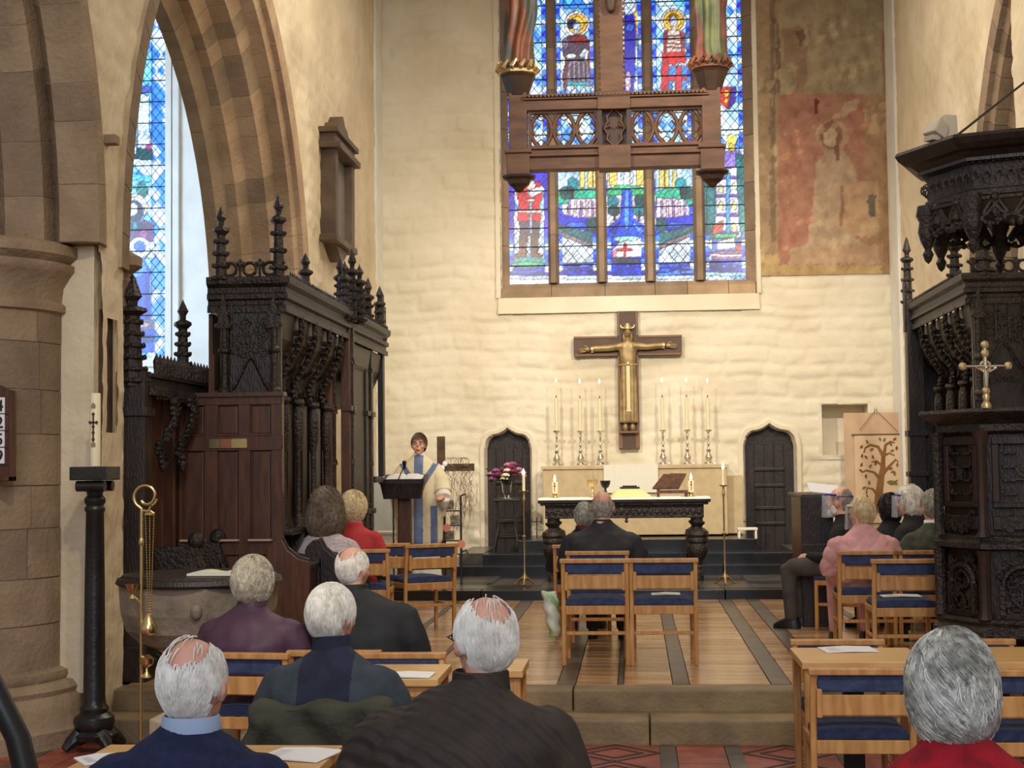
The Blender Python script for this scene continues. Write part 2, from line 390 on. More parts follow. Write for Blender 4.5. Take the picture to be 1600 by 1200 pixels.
# east wall (wall_back) with openings
WX0, WX1, WZ0 = -1.70, 1.60, 3.84
DOORS = {-1.645: (.285, .36, 1.87, 2.13), 1.735: (.315, .50, 1.88, 2.14)}   # centre x: half width, base z, shoulder z, tip z
def ogee(hw, zs, zt, n=10):
    """four-centred ogee head from right shoulder to left"""
    pts = []
    h = zt-zs
    for i in range(n+1):
        t = i/n; x = hw*(1-t)
        z = zs+h*.70*math.sqrt(max(0, 1-(1-min(1, t/.5))**2))+h*.30*max(0, (t-.5)/.5)**1.7
        pts.append((x, z))
    return pts+[(-x, z) for x, z in pts[-2::-1]]
def door_hole(c, cx, g=0):
    hw, zb, zs, zt = DOORS[cx]; x = c[:, 0]-cx; z = c[:, 2]
    pts = ogee(hw+g, zs, zt+g); px = np.array([p[0] for p in pts[::-1]]); pz = np.array([p[1] for p in pts[::-1]])
    top = np.interp(x, px, pz, left=-9, right=-9)
    return (np.abs(x) < hw+g) & (z < top)
def hole_back(c):
    x, z = c[:, 0], c[:, 2]
    h = (x > WX0) & (x < WX1) & (z > WZ0)
    for cx in DOORS: h |= door_hole(c, cx, .03)
    h |= (x > 2.40) & (x < 3.0) & (z > 1.74) & (z < 2.40)
    h |= (x > 1.66) & (x < 3.32) & (z > 4.10)
    return h
wall('wall_back', (-3.32, 20, FZ), (1, 0, 0), (0, 0, 1), (0, -1, 0), 6.7, 8.2, .03, M_white, 3, hole_back, amp=.024)
# niche
MB().bb((2.36, 20.4, 1.70), (3.04, 20.42, 2.44)).bb((2.36, 19.985, 1.70), (2.405, 20.4, 2.44)).bb((2.995, 19.985, 1.70), (3.04, 20.4, 2.44)).bb((2.35, 19.990, 2.395), (3.05, 20.4, 2.45)).bb((2.35, 19.990, 1.69), (3.05, 20.4, 1.745)).build('wall_niche', M_white, kind='structure')
# doorways: moulded ogee surrounds and dark ledged doors
for n_, cx in enumerate(DOORS):
    hw, zb, zs, zt = DOORS[cx]
    inn = [(hw, zb)]+ogee(hw, zs, zt)+[(-hw, zb)]
    def off(p, g): 
        x, z = p; return (cx+x+(g if x > .001 else -g if x < -.001 else 0)*min(1, abs(x)/(hw*.5)), z+g*max(0, (z-zs)/(zt-zs)) if z > zs else z)
    mb = MB(); prof = [(.0, 20.22), (.0, 20.03), (.028, 19.985), (.028, 19.965), (.075, 19.96), (.10, 19.985), (.10, 20.05)]
    vs = [(*off(p, g)[:1], y, off(p, g)[1]) for p in inn for g, y in prof]; k = len(prof)
    fs = [(i*k+j, i*k+j+1, (i+1)*k+j+1, (i+1)*k+j) for i in range(len(inn)-1) for j in range(k-1)]
    mb.add(vs, fs); mb.build('door_surround', M_white, kind='structure', smooth=40)
    d = thing(f'door_{n_+1}', kind='structure')
    MB().prism([(cx+x, z) for x, z in inn], lambda a, b: (a, 20.16, b), lambda a, b: (a, 20.21, b)).build('door_leaf', M_dark, d)
    for i in range(5):
        x0 = cx-hw+i*2*hw/5
        MB().bb((x0+.004, 20.15, zb), (x0+2*hw/5-.004, 20.165, zs+.02)).build('plank', M_dark, d, bevel=.003)
    for z in (zb+.35, zb+.55, zb+.84, zb+1.05):
        if z < zs: MB().bb((cx-hw*.62, 20.125, z), (cx+hw*.62, 20.16, z+.045)).build('door_rail', M_dark, d, bevel=.01)
# side walls
YC1, YC2, RI, RO, ZS = 13.2, 11.8, 2.85, 3.6, 2.95      # near centre, far centre, radii, springing
def arch_in(y, z, r):
    a = np.hypot(y-YC1, np.maximum(z-ZS, 0)) ; b = np.hypot(y-YC2, np.maximum(z-ZS, 0))
    up = (a < r) & (b < r)
    low = (z <= ZS) & (y > YC1-r) & (y < YC2+r)
    return np.where(z > ZS, up, low)
def hole_left(c):
    y, z = c[:, 1], c[:, 2]
    h = arch_in(y, z, 3.48)
    h |= (y > 9.37) & (y < 9.58) & (z > 1.9) & (z < 2.62)
    h |= (y < 9.29) & (z < 3.02)
    nv = np.hypot(y-6.2, np.maximum(z-3.05, 0)) < 3.06
    return h | (nv & (z > 3.0))
wall('wall_left', (-3.3, 8.86, 0), (0, 1, 0), (0, 0, 1), (1, 0, 0), 11.14, 8.5, .04, M_side, 11, hole_left, amp=.010)
MB().bb((-3.345, 9.385, 1.85), (-3.335, 9.62, 2.66)).build('wall_slot', mat('slot_stone', C(96, 76, 58), C(70, 54, 42), 6, .9), kind='structure')
MB().bb((-4.1, 9.36, 0), (-4.08, 10.3, 8)).build('pier_wall', M_side, kind='structure')
def hole_right(c):
    y, z = c[:, 1], c[:, 2]
    return arch_in(y, z, 3.48) & (y > 13.55)
wall('wall_right', (3.35, 5, 0), (0, 1, 0), (0, 0, 1), (-1, 0, 0), 15, 8.5, .045, M_side, 12, hole_right, amp=.010)
MB().bb((3.36, 13.53, .0), (4.1, 13.55, 7)).build('wall_reveal', M_side, kind='structure')
MB().bb((-3.31, 19.5, 1.2), (-3.27, 19.99, 8.5)).build('painted_daylight_left', M_aisle, kind='structure', bevel=.01); MB().bb((3.31, 19.35, .5), (3.37, 19.99, 8.5)).build('painted_daylight_right', M_aisle, kind='structure', bevel=.01)  # added pale strips: daylight on the wall corners put into their colour
MB().bb((-4.1, 9, 8.6), (4.1, 20.3, 8.7)).build('ceiling', M_side, kind='structure')
# voussoir orders
def voussoirs(root, prof, yc, zc, sgn, a0, a1, step, mats, mir=1, jit=.004):
    rm = sum(p[1] for p in prof)/len(prof); n = max(2, round((a1-a0)*rm/step)); k = len(prof)
    cuts = [a0+(a1-a0)*i/n for i in range(n+1)]
    for i in range(1, n): cuts[i] += random.uniform(-.25, .25)*(a1-a0)/n
    for i in range(n):
        g = .004/rm; d = random.uniform(0, jit); b0, b1 = cuts[i]+g, cuts[i+1]-g; vs = []; fs = []
        for t in range(3):
            a = b0+(b1-b0)*t/2
            for x, r in prof: vs.append((mir*x, yc+sgn*(r-d)*math.cos(a), zc+(r-d)*math.sin(a)))
        for t in range(2):
            for j in range(k): fs.append((t*k+j, t*k+(j+1) % k, (t+1)*k+(j+1) % k, (t+1)*k+j))
        fs += [tuple(range(k)), tuple(range(3*k-1, 2*k-1, -1))]
        MB().add(vs, fs).build('voussoir', random.choice(mats), root)
def jamb(root, prof, yc, sgn, z0, z1, step, mats, mir=1):
    n = max(2, round((z1-z0)/step)); k = len(prof)
    for i in range(n):
        a, b = z0+(z1-z0)*i/n+.004, z0+(z1-z0)*(i+1)/n-.004; d = random.uniform(0, .004)
        vs = [(mir*x, yc+sgn*(r-d), z) for z in (a, b) for x, r in prof]
        MB().add(vs, [(j, (j+1) % k, k+(j+1) % k, k+j) for j in range(k)]+[tuple(range(k)), tuple(range(2*k-1, k-1, -1))]).build('stone', random.choice(mats), root)
def mortar(root, prof, yc, zc, sgn, a0, a1, mir=1):
    pr = [(x, r+.006) for x, r in prof]; k = len(pr); vs = []; fs = []; n = 14
    for t in range(n+1):
        a = a0+(a1-a0)*t/n
        for x, r in pr: vs.append((mir*(x-.004), yc+sgn*r*math.cos(a), zc+r*math.sin(a)))
    for t in range(n):
        for j in range(k): fs.append((t*k+j, t*k+(j+1) % k, (t+1)*k+(j+1) % k, (t+1)*k+j))
    MB().add(vs, fs).build('mortar', M_mortar, root)
PR1 = [(-4.1, 2.85), (-3.98, 2.85), (-3.9, 2.98), (-3.9, 3.3), (-4.1, 3.3)]
PR2 = [(-3.9, 2.98), (-3.8, 2.98), (-3.72, 3.12), (-3.55, 3.14), (-3.48, 3.3), (-3.48, 3.6), (-3.9, 3.6)]
PR3 = [(-3.48, 3.3), (-3.36, 3.32), (-3.33, 3.41), (-3.28, 3.42), (-3.265, 3.6), (-3.48, 3.64)]
aa = math.acos(.7/3.3)
archL = thing('trim_1', kind='structure'); archR = thing('trim_2', kind='structure')
for pr, st, ms in ((PR1, .42, [M_stone]), (PR2, .23, [M_stone, M_stoneL, M_stoneL]), (PR3, .25, [M_stoneL, M_stoneL, M_stoneL])):
    voussoirs(archL, pr, YC2, ZS, 1, 0, aa+.05, st, ms); mortar(archL, pr, YC2, ZS, 1, 0, aa+.05)
    jamb(archL, pr, YC2, 1, FZ, ZS, .3, ms)
    voussoirs(archL, pr, YC1, ZS, -1, 0, aa+.05, st, ms if pr is not PR3 else [M_stone2]); mortar(archL, pr, YC1, ZS, -1, 0, aa+.05)
    voussoirs(archR, [(x-.05, r) for x, r in pr], YC2, ZS, 1, 0, 1.15, st, [M_stone2, M_stone], -1)
    jamb(archR, [(x-.05, r) for x, r in pr], YC2, 1, FZ, ZS, .3, [M_stone, M_stone2], -1)
jamb(archL, [(-3.9, 2.98), (-3.4, 2.98), (-3.34, 3.1), (-3.34, 3.5), (-3.9, 3.5)], YC1, -1, FZ, ZS, .34, [M_side, M_stoneL])
# capitals of the responds
MB().lathe([(.10, -.16), (.13, -.12), (.12, -.08), (.15, -.03), (.18, 0), (.18, .04), (.14, .08)], (-3.95, 14.68, 2.85), 16).build('respond_capital', M_aisle, archL, smooth=40)
MB().lathe([(.05, -2.5), (.05, -.16)], (-3.95, 14.64, 2.85), 12).build('respond_shaft', M_aisle, archL, smooth=40)
MB().lathe([(.07, -.22), (.13, -.1), (.10, -.05), (.17, 0), (.17, .06), (.1, .1)], (-3.42, 9.93, 3.0), 14).build('respond_capital', M_stone, archL, smooth=40)
# hood mould stop on the wall near the pillar
MB().bb((-3.38, 9.33, 3.70), (-3.22, 9.42, 3.76)).build('trim_3', M_stone, kind='structure', bevel=.01)
# round nave pillar with base and capital, nave arch rising from it
pil = thing('nave_pillar', 'round sandstone nave pillar with moulded base and capital at the left', 'pillar', (-4.17, 9.3, 0)); pil['kind'] = 'structure'
del pil['label']; del pil['category']
MB().lathe([(.608, .3), (.608, 2.8)], n=40).build('mortar_core', M_mortar, pil, smooth=40)
z = .42; row = 0
hs = [.30, .28, .30, .26, .31, .27, .29, .22]
for h in hs:
    n = 8; off_ = random.uniform(0, .8)
    for i in range(n):
        a0 = off_+2*PI*i/n+.006; a1 = off_+2*PI*(i+1)/n-.006; r = .62+random.uniform(-.003, .003); vs = []
        for rr in (r, .55):
            for zz in (z+.004, z+h-.004):
                for t in range(6): a = a0+(a1-a0)*t/5; vs.append((rr*math.cos(a), rr*math.sin(a), zz))
        fs = [(t, t+1, 7+t, 6+t) for t in range(5)]+[(12+t, 18+t, 19+t, 13+t) for t in range(5)]
        fs += [(t, 12+t, 13+t, t+1) for t in range(5)]+[(6+t, 7+t, 19+t, 18+t) for t in range(5)]+[(0, 6, 18, 12), (5, 17, 23, 11)]
        MB().add(vs, fs).build('stone', random.choice([M_stone, M_stone, M_stone2]), pil, smooth=30)
    z += h
MB().lathe([(.80, 0), (.80, .10), (.775, .12), (.76, .2), (.75, .27), (.72, .30), (.73, .33), (.70, .37), (.655, .375), (.67, .40), (.665, .43), (.62, .45)], n=40).build('pillar_base', M_stone, pil, smooth=50)
MB().lathe([(.62, 2.62), (.645, 2.63), (.645, 2.67), (.62, 2.69), (.63, 2.78), (.68, 2.86), (.70, 2.88), (.70, 2.92), (.67, 2.93), (.72, 2.97), (.72, 3.03), (.68, 3.05), (.5, 3.05)], n=40).build('capital', M_stone, pil, smooth=50)
MB().bb((-3.78, 9.30, .28), (-3.345, 9.9, 3.05)).build('pier_wall', M_stoneL if 0 else M_side, kind='structure')
navearch = thing('trim_4', kind='structure')
NP = [[(-3.27, 3.12), (-3.27, 2.98), (-3.36, 2.93), (-3.5, 2.93), (-3.58, 3.05), (-3.58, 3.2), (-3.3, 3.2)],
      [(-3.58, 2.88), (-3.66, 2.82), (-3.80, 2.82), (-3.88, 2.9), (-3.9, 3.2), (-3.58, 3.2)],
      [(-3.9, 2.80), (-3.97, 2.70), (-4.15, 2.70), (-4.22, 2.8), (-4.22, 3.1), (-3.9, 3.1)],
      [(-4.22, 2.70), (-4.3, 2.58), (-4.7, 2.58), (-4.8, 2.72), (-4.8, 3.0), (-4.22, 3.0)]]
for p in NP: voussoirs(navearch, p, 6.2, 3.05, 1, 0, .95, .36, [M_stone, M_stone2]); mortar(navearch, p, 6.2, 3.05, 1, 0, .95)
# north aisle: east wall with window, floor, north wall
AX0, AX1, AZ0 = -8.1, -6.17, 3.15
wall('wall_aisle_east', (-9.5, 20, 0), (1, 0, 0), (0, 0, 1), (0, -1, 0), 5.4, 8.5, .1, M_aisle, 5, lambda c: (c[:, 0] > AX0) & (c[:, 0] < AX1) & (c[:, 2] > AZ0) & (c[:, 2] < 8), amp=.006)
wall('wall_aisle_north', (-9.5, 4, 0), (0, 1, 0), (0, 0, 1), (1, 0, 0), 16, 8.5, .12, M_aisle, 6, None, amp=.006)
MB().bb((-9.5, 4, -.1), (-4.0, 20, 0)).build('floor', M_step, kind='structure')
fr = MB()
for x, d in ((AX1, .05), (AX1+.10, .05)): fr.bb((x-.03, 19.93, AZ0-.1), (x+.05, 20.2, 8))
fr.bb((AX1, 20.0, AZ0-.1), (AX1+.12, 20.25, 8)).bb((AX0-.1, 19.95, AZ0-.12), (AX1+.1, 20.25, AZ0))
fr.build('window_frame', M_aisle, kind='structure')
# ================================================================== STAINED GLASS
def proj_np(p):
    q = p-np.array([0, 0, CZ]); z = q@np.array(cf); return 800+FPX*(q@np.array(cr))/z, 600-FPX*(q@np.array(cu))/z
def inpoly(x, y, pts):
    r = np.zeros(x.shape, bool); j = len(pts)-1
    for i in range(len(pts)):
        xi, yi = pts[i]; xj, yj = pts[j]
        if yi != yj: r ^= ((yi > y) != (yj > y)) & (x < (xj-xi)*(y-yi)/(yj-yi)+xi)
        j = i
    return r
def E_(cx, cy, rx, ry, c): return ('e', (cx, cy, rx, ry), c)
def R_(x0, y0, x1, y1, c): return ('r', (x0, y0, x1, y1), c)
def G_(pts, c): return ('p', pts, c)
def paint(x, y, shapes, jit=6):
    col = np.ones(x.shape+(3,)); ident = np.zeros(x.shape, int)
    for i, (k, s, c) in enumerate(shapes):
        if k == 'e': m = ((x-s[0])/s[2])**2+((y-s[1])/s[3])**2 < 1
        elif k == 'r': m = (x > s[0]) & (x < s[2]) & (y > s[1]) & (y < s[3])
        else: m = inpoly(x, y, s)
        col[m] = np.array(C(*c)); ident[m] = i
    return col, ident
W = (236, 246, 255); SKY = (150, 208, 250); DB = (28, 34, 214); MB_ = (40, 96, 232); TEAL = (24, 132, 150); GRN = (40, 150, 110); DG = (26, 74, 82)
MAR = (112, 34, 58); RED = (206, 30, 44); GOLD = (250, 196, 60); MAUVE = (128, 104, 140); PUR = (66, 40, 170); BRN = (92, 62, 56); PALE = (206, 226, 246); CYAN = (70, 200, 236)
def cell_shade(x, y, w_=14.0, h_=17.0, seed=0):
    a = np.floor(x/w_+y/h_).astype(int); b = np.floor(x/w_-y/h_).astype(int)
    return (((a*73856093) ^ (b*19349663) ^ seed) & 1023)/1023.0
def sea(x0, x1, y0, y1):
    s = [R_(x0, y0, x1, y1, (34, 50, 196))]; r = random.Random(int(x0))
    for i in range(16):
        cx = r.uniform(x0, x1); cy = r.uniform(y0+3, y1-3)
        s.append(E_(cx, cy, r.uniform(5, 14), r.uniform(2, 3.5), r.choice([(40, 84, 230), (54, 40, 170), (28, 36, 160), (66, 118, 240)])))
    return s
def hills(cx, side):
    s = [R_(cx-31, 258, cx+31, 300, (176, 214, 250))]
    for dx in ((4, 16, 24) if side > 0 else (-24, -16, -4)):
        s += [R_(cx+dx-1, 262, cx+dx+6, 294, (246, 210, 110)), R_(cx+dx-1, 262, cx+dx+6, 266, W)]
    s += [G_([(cx-31, 300), (cx-10, 294), (cx+31, 296), (cx+31, 320), (cx-31, 320)], (40, 170, 140)), E_(cx-side*18, 302, 11, 10, DG), E_(cx-side*8, 288, 9, 10, TEAL), E_(cx-side*12, 298, 6, 6, (20, 60, 60)), R_(cx-side*9-1, 296, cx-side*9+2, 330, (50, 40, 50))]
    s += [G_([(cx-side*14, 312), (cx+side*30, 310), (cx+side*30, 340), (cx-side*20, 340)], (214, 190, 216))]
    for k in range(5): s.append(R_(cx-14*side+side*k*9-1.5, 314, cx-14*side+side*k*9+1.5, 340, [(150, 130, 200), (240, 224, 236)][k % 2]))
    s += [G_([(cx-31, 334 if side > 0 else 342), (cx, 340), (cx+31, 342 if side > 0 else 334), (cx+31, 360), (cx-31, 360)], (34, 44, 220)), E_(cx, 352, 20, 4, MB_), E_(cx+side*22, 352, 9, 12, DG)]
    a = -side
    s += [G_([(cx+a*31, 350), (cx-a*31, 384), (cx-a*31, 394), (cx+a*31, 364)], (40, 140, 100)), G_([(cx+a*31, 352), (cx-a*31, 366), (cx-a*31, 386), (cx+a*31, 358)], (30, 90, 100)), G_([(cx+a*31, 361), (cx-a*31, 385), (cx-a*31, 393), (cx+a*31, 367)], (110, 96, 110))]
    s += [G_([(cx+a*31, 367), (cx-a*31, 393), (cx-a*31, 413), (cx+a*31, 413)], PALE)]
    return s+sea(cx-31, cx+31, 411, 432)
def textband(cx): return [R_(cx-32, 431, cx+32, 437, (176, 204, 230)), R_(cx-32, 437, cx+32, 447, W)]
LIGHTS = [
 (796.5, 857, [R_(780, -30, 870, 700, SKY), R_(780, 258, 870, 300, (60, 50, 200)), R_(790, 300, 803, 420, PUR), R_(850, 300, 870, 420, (70, 60, 220)), R_(803, 330, 850, 400, PALE),
   G_([(804, 290), (822, 282), (846, 286), (848, 306), (843, 318), (845, 346), (808, 346), (810, 318)], RED), E_(814, 293, 11, 9, (226, 20, 30)), E_(829, 289, 7, 8, (240, 214, 206)), G_([(822, 300), (846, 290), (852, 298), (830, 309)], (196, 214, 240)),
   G_([(810, 346), (844, 346), (842, 368), (838, 398), (828, 398), (830, 368), (824, 368), (822, 398), (812, 398), (813, 368)], (66, 52, 70)), R_(811, 366, 822, 398, (84, 50, 44)), R_(829, 366, 840, 398, (84, 50, 44)), R_(827, 314, 831, 366, (150, 160, 190)), R_(822, 312, 836, 315, W), R_(808, 329, 846, 333, (240, 214, 214)),
   E_(813, 400, 10, 4, (100, 50, 40)), E_(838, 400, 9, 4, (100, 50, 40))]+sea(795, 860, 412, 432)+[E_(828, 408, 28, 6, (20, 130, 120)), E_(824, 414, 26, 4, GRN)]+textband(827)),
 (874, 932, [R_(860, -30, 940, 262, SKY), R_(880, -30, 930, 14, (80, 196, 240)), E_(901, 38, 20, 20, W), E_(901, 38, 15.5, 16, GOLD), E_(901, 38, 11, 11, (252, 214, 90)), E_(894, 38, 8, 8, (30, 34, 90)), E_(901, 42, 6, 8, (190, 206, 240)), R_(896, 46, 904, 56, (196, 206, 230)),
   G_([(880, 66), (888, 56), (902, 54), (915, 56), (922, 66), (923, 92), (916, 96), (884, 96), (879, 86)], (78, 58, 86)), G_([(890, 57), (912, 55), (918, 66), (905, 70), (892, 66)], (150, 26, 40)), E_(883, 68, 5, 9, (130, 110, 140)), E_(892, 88, 8, 4, W), G_([(905, 86), (912, 76), (922, 80), (924, 86), (906, 92)], (196, 226, 246)), R_(913, 84, 917, 104, W), G_([(920, 62), (930, 64), (931, 110), (922, 146), (918, 110)], (176, 52, 48)), G_([(884, 92), (896, 94), (890, 118), (882, 148), (878, 120)], MAR),
   G_([(888, 96), (918, 96), (922, 128), (884, 128)], (140, 122, 150)), R_(886, 128, 920, 135, (20, 160, 176)), R_(892, 134, 900, 150, PALE), R_(906, 134, 914, 150, PALE)]+[R_(x, 98, x+2.5, 127, (90, 74, 104)) for x in (892, 899, 906, 913)]+hills(903, 1)+textband(903)),
 (949.5, 1007.5, [R_(940, -30, 1020, 262, SKY), R_(975, 0, 988, 150, (60, 120, 240)), E_(994, 30, 17, 20, W), E_(996, 32, 12, 24, GOLD), E_(984, 10, 10, 16, PALE), G_([(977, 24), (990, 22), (994, 48), (992, 90), (990, 148), (974, 148), (975, 60)], (34, 26, 190)), E_(984, 44, 6, 6, (60, 110, 250)), E_(981, 128, 5, 16, (210, 190, 230)), R_(996, 60, 1007, 148, (90, 150, 246)),
   R_(948, 258, 1010, 300, W), R_(951, 262, 963, 290, (248, 214, 110)), R_(994, 262, 1006, 290, (248, 214, 110)), E_(979, 276, 10, 16, (190, 216, 250)), E_(979, 280, 5, 14, W), G_([(948, 296), (965, 290), (993, 290), (1010, 296), (1010, 312), (948, 312)], (60, 180, 120)), R_(948, 306, 1010, 350, (200, 200, 230)), E_(957, 316, 9, 10, TEAL), E_(959, 330, 10, 8, DG), E_(1000, 314, 9, 10, DG), E_(998, 330, 10, 9, TEAL), R_(958, 330, 961, 346, BRN), R_(997, 330, 1000, 346, BRN),
   G_([(972, 296), (987, 296), (988, 340), (1010, 356), (1010, 374), (948, 374), (948, 356), (969, 340)], (30, 70, 230)), G_([(976, 298), (982, 298), (983, 345), (978, 372), (974, 345)], (70, 130, 246)), G_([(985, 345), (1008, 362), (1000, 366)], (90, 150, 250)), G_([(970, 345), (950, 362), (960, 366)], (20, 40, 180))]+sea(948, 1010, 372, 432)+[E_(980, 374, 22, 5, (150, 220, 220)), G_([(958, 402), (955, 392), (966, 380), (980, 376), (990, 378), (1000, 372), (1006, 380), (1006, 402)], W), G_([(958, 402), (956, 394), (964, 388), (962, 402)], (240, 130, 170)), R_(974, 380, 978, 404, RED), R_(965, 389, 988, 393, RED), G_([(952, 402), (1000, 405), (996, 413), (960, 412)], (50, 50, 70))]+textband(979)),
 (1025, 1084, [R_(1015, -30, 1095, 262, SKY), R_(1028, -20, 1082, 10, (110, 200, 240)), E_(1052, 34, 20, 20, W), E_(1052, 33, 16, 16.5, GOLD), E_(1052, 33, 11, 11, (254, 222, 110)), E_(1052, 30, 7.5, 8, (160, 110, 40)), E_(1052, 34, 6, 8, (200, 206, 226)), R_(1048, 42, 1056, 50, (220, 206, 206)),
   G_([(1036, 54), (1044, 48), (1060, 48), (1070, 54), (1073, 82), (1036, 82)], (236, 214, 206)), G_([(1037, 48), (1043, 48), (1040, 88), (1036, 88)], (190, 30, 50)), G_([(1062, 48), (1067, 50), (1069, 82), (1064, 82)], (200, 60, 80))]+[R_(1040, y, 1066, y+1.6, (220, 120, 110)) for y in (56, 62, 68, 74)]+[E_(1073, 64, 5, 14, (100, 116, 160)), G_([(1036, 82), (1070, 82), (1072, 98), (1060, 104), (1040, 100)], (220, 20, 40)), G_([(1034, 82), (1040, 84), (1048, 120), (1042, 148), (1032, 140)], (204, 20, 50)), E_(1062, 103, 7, 6, PALE), R_(1044, 104, 1080, 150, (70, 150, 240)), R_(1044, 120, 1080, 127, (224, 20, 50)), R_(1056, 104, 1064, 150, (224, 30, 60)), R_(1050, 130, 1054, 150, PALE), R_(1072, 130, 1078, 150, PALE)]+hills(1055, -1)+textband(1055)),
 (1103, 1165, [R_(1095, -30, 1180, 700, (170, 214, 250)), G_([(1124, 136), (1146, 136), (1146, 158), (1136, 172), (1124, 160)], (206, 30, 30)), E_(1135, 146, 4, 6, GOLD), E_(1134, 158, 3, 5, GOLD), G_([(1142, 136), (1150, 136), (1148, 160), (1138, 172)], PUR), R_(1124, 204, 1156, 212, (206, 232, 246)), E_(1143, 220, 8, 10, (246, 232, 120)), E_(1143, 232, 5, 8, (250, 210, 70)), G_([(1132, 236), (1158, 236), (1160, 262), (1126, 262)], (130, 110, 200)),
   R_(1100, 262, 1170, 380, (24, 110, 120)), G_([(1148, 240), (1162, 244), (1164, 372), (1152, 376)], (16, 110, 118)), G_([(1104, 280), (1116, 284), (1116, 356), (1103, 370)], (24, 100, 110)), G_([(1118, 268), (1150, 262), (1154, 350), (1158, 372), (1118, 372)], (214, 222, 250))]+[R_(1119, y, 1154, y+5, (90, 60, 170)) for y in (276, 304, 334, 362)]+[R_(1134, 270, 1140, 372, (60, 160, 230)), E_(1126, 296, 4, 6, (240, 232, 180)), E_(1147, 292, 4, 6, (240, 232, 180)), E_(1126, 322, 4, 7, (250, 240, 160)), E_(1147, 322, 4, 7, (250, 240, 160)), E_(1147, 356, 4, 7, (250, 240, 160)), G_([(1114, 352), (1130, 344), (1128, 362), (1112, 368)], (176, 74, 60)), R_(1116, 366, 1150, 372, (60, 180, 120)),
   R_(1100, 374, 1168, 400, (70, 96, 190)), G_([(1104, 384), (1112, 372), (1112, 390)], (240, 236, 190)), G_([(1120, 378), (1146, 372), (1150, 388), (1120, 390)], W), G_([(1148, 382), (1164, 386), (1164, 392), (1150, 392)], (210, 50, 50)), G_([(1108, 394), (1164, 392), (1160, 406), (1112, 406)], (120, 80, 120)), R_(1110, 398, 1162, 401, W)]+sea(1101, 1167, 406, 430)+[R_(1100, 426, 1170, 432, (150, 196, 210)), R_(1100, 437, 1170, 447, W)]),
]
AISLE = [R_(100, -60, 300, 700, (120, 206, 246)), R_(236, -60, 300, 700, (60, 130, 246)), R_(200, 136, 236, 146, (84, 104, 190)), E_(212, 147, 4, 4, (230, 60, 90)), G_([(203, 150), (216, 146), (232, 150), (234, 226), (200, 226)], (214, 238, 252)), R_(205, 155, 214, 240, (150, 210, 246)), R_(194, 232, 238, 250, (30, 70, 76)), R_(206, 214, 212, 242, PALE), E_(232, 230, 5, 4, (190, 60, 130)), G_([(192, 268), (236, 276), (236, 286), (192, 280)], (90, 200, 230)), E_(222, 298, 9, 12, (40, 120, 110)),
  E_(210, 324, 20, 20, (250, 226, 180)), E_(210, 324, 15, 15, W), E_(210, 330, 14, 17, (34, 36, 60)), E_(207, 328, 8, 11, (230, 236, 246)), G_([(186, 350), (226, 344), (240, 350), (240, 378), (184, 378)], (90, 34, 90)), R_(192, 350, 226, 360, (30, 34, 60)), E_(210, 354, 4, 8, (20, 140, 150)), E_(198, 366, 6, 8, (150, 70, 140)), E_(224, 366, 6, 8, (140, 50, 110)),
  R_(176, 378, 242, 404, PALE), E_(217, 388, 17, 17, W), E_(218, 386, 9, 9, (30, 90, 220)), E_(192, 396, 14, 10, W), G_([(194, 408), (224, 404), (234, 420), (236, 500), (194, 500), (190, 420)], (30, 60, 220)), E_(212, 420, 17, 14, (50, 130, 246)), R_(206, 440, 216, 500, (40, 110, 240)), R_(226, 430, 232, 500, (20, 30, 150)), R_(204, 480, 216, 506, (90, 170, 250)), R_(176, 430, 194, 470, PALE), R_(176, 470, 196, 500, (60, 120, 80)),
  R_(176, 500, 242, 516, (90, 80, 110)), E_(220, 508, 14, 5, (170, 130, 140)), R_(170, 516, 242, 552, (30, 70, 220)), E_(186, 524, 10, 10, (70, 140, 250)), E_(230, 530, 12, 6, (20, 40, 110))]
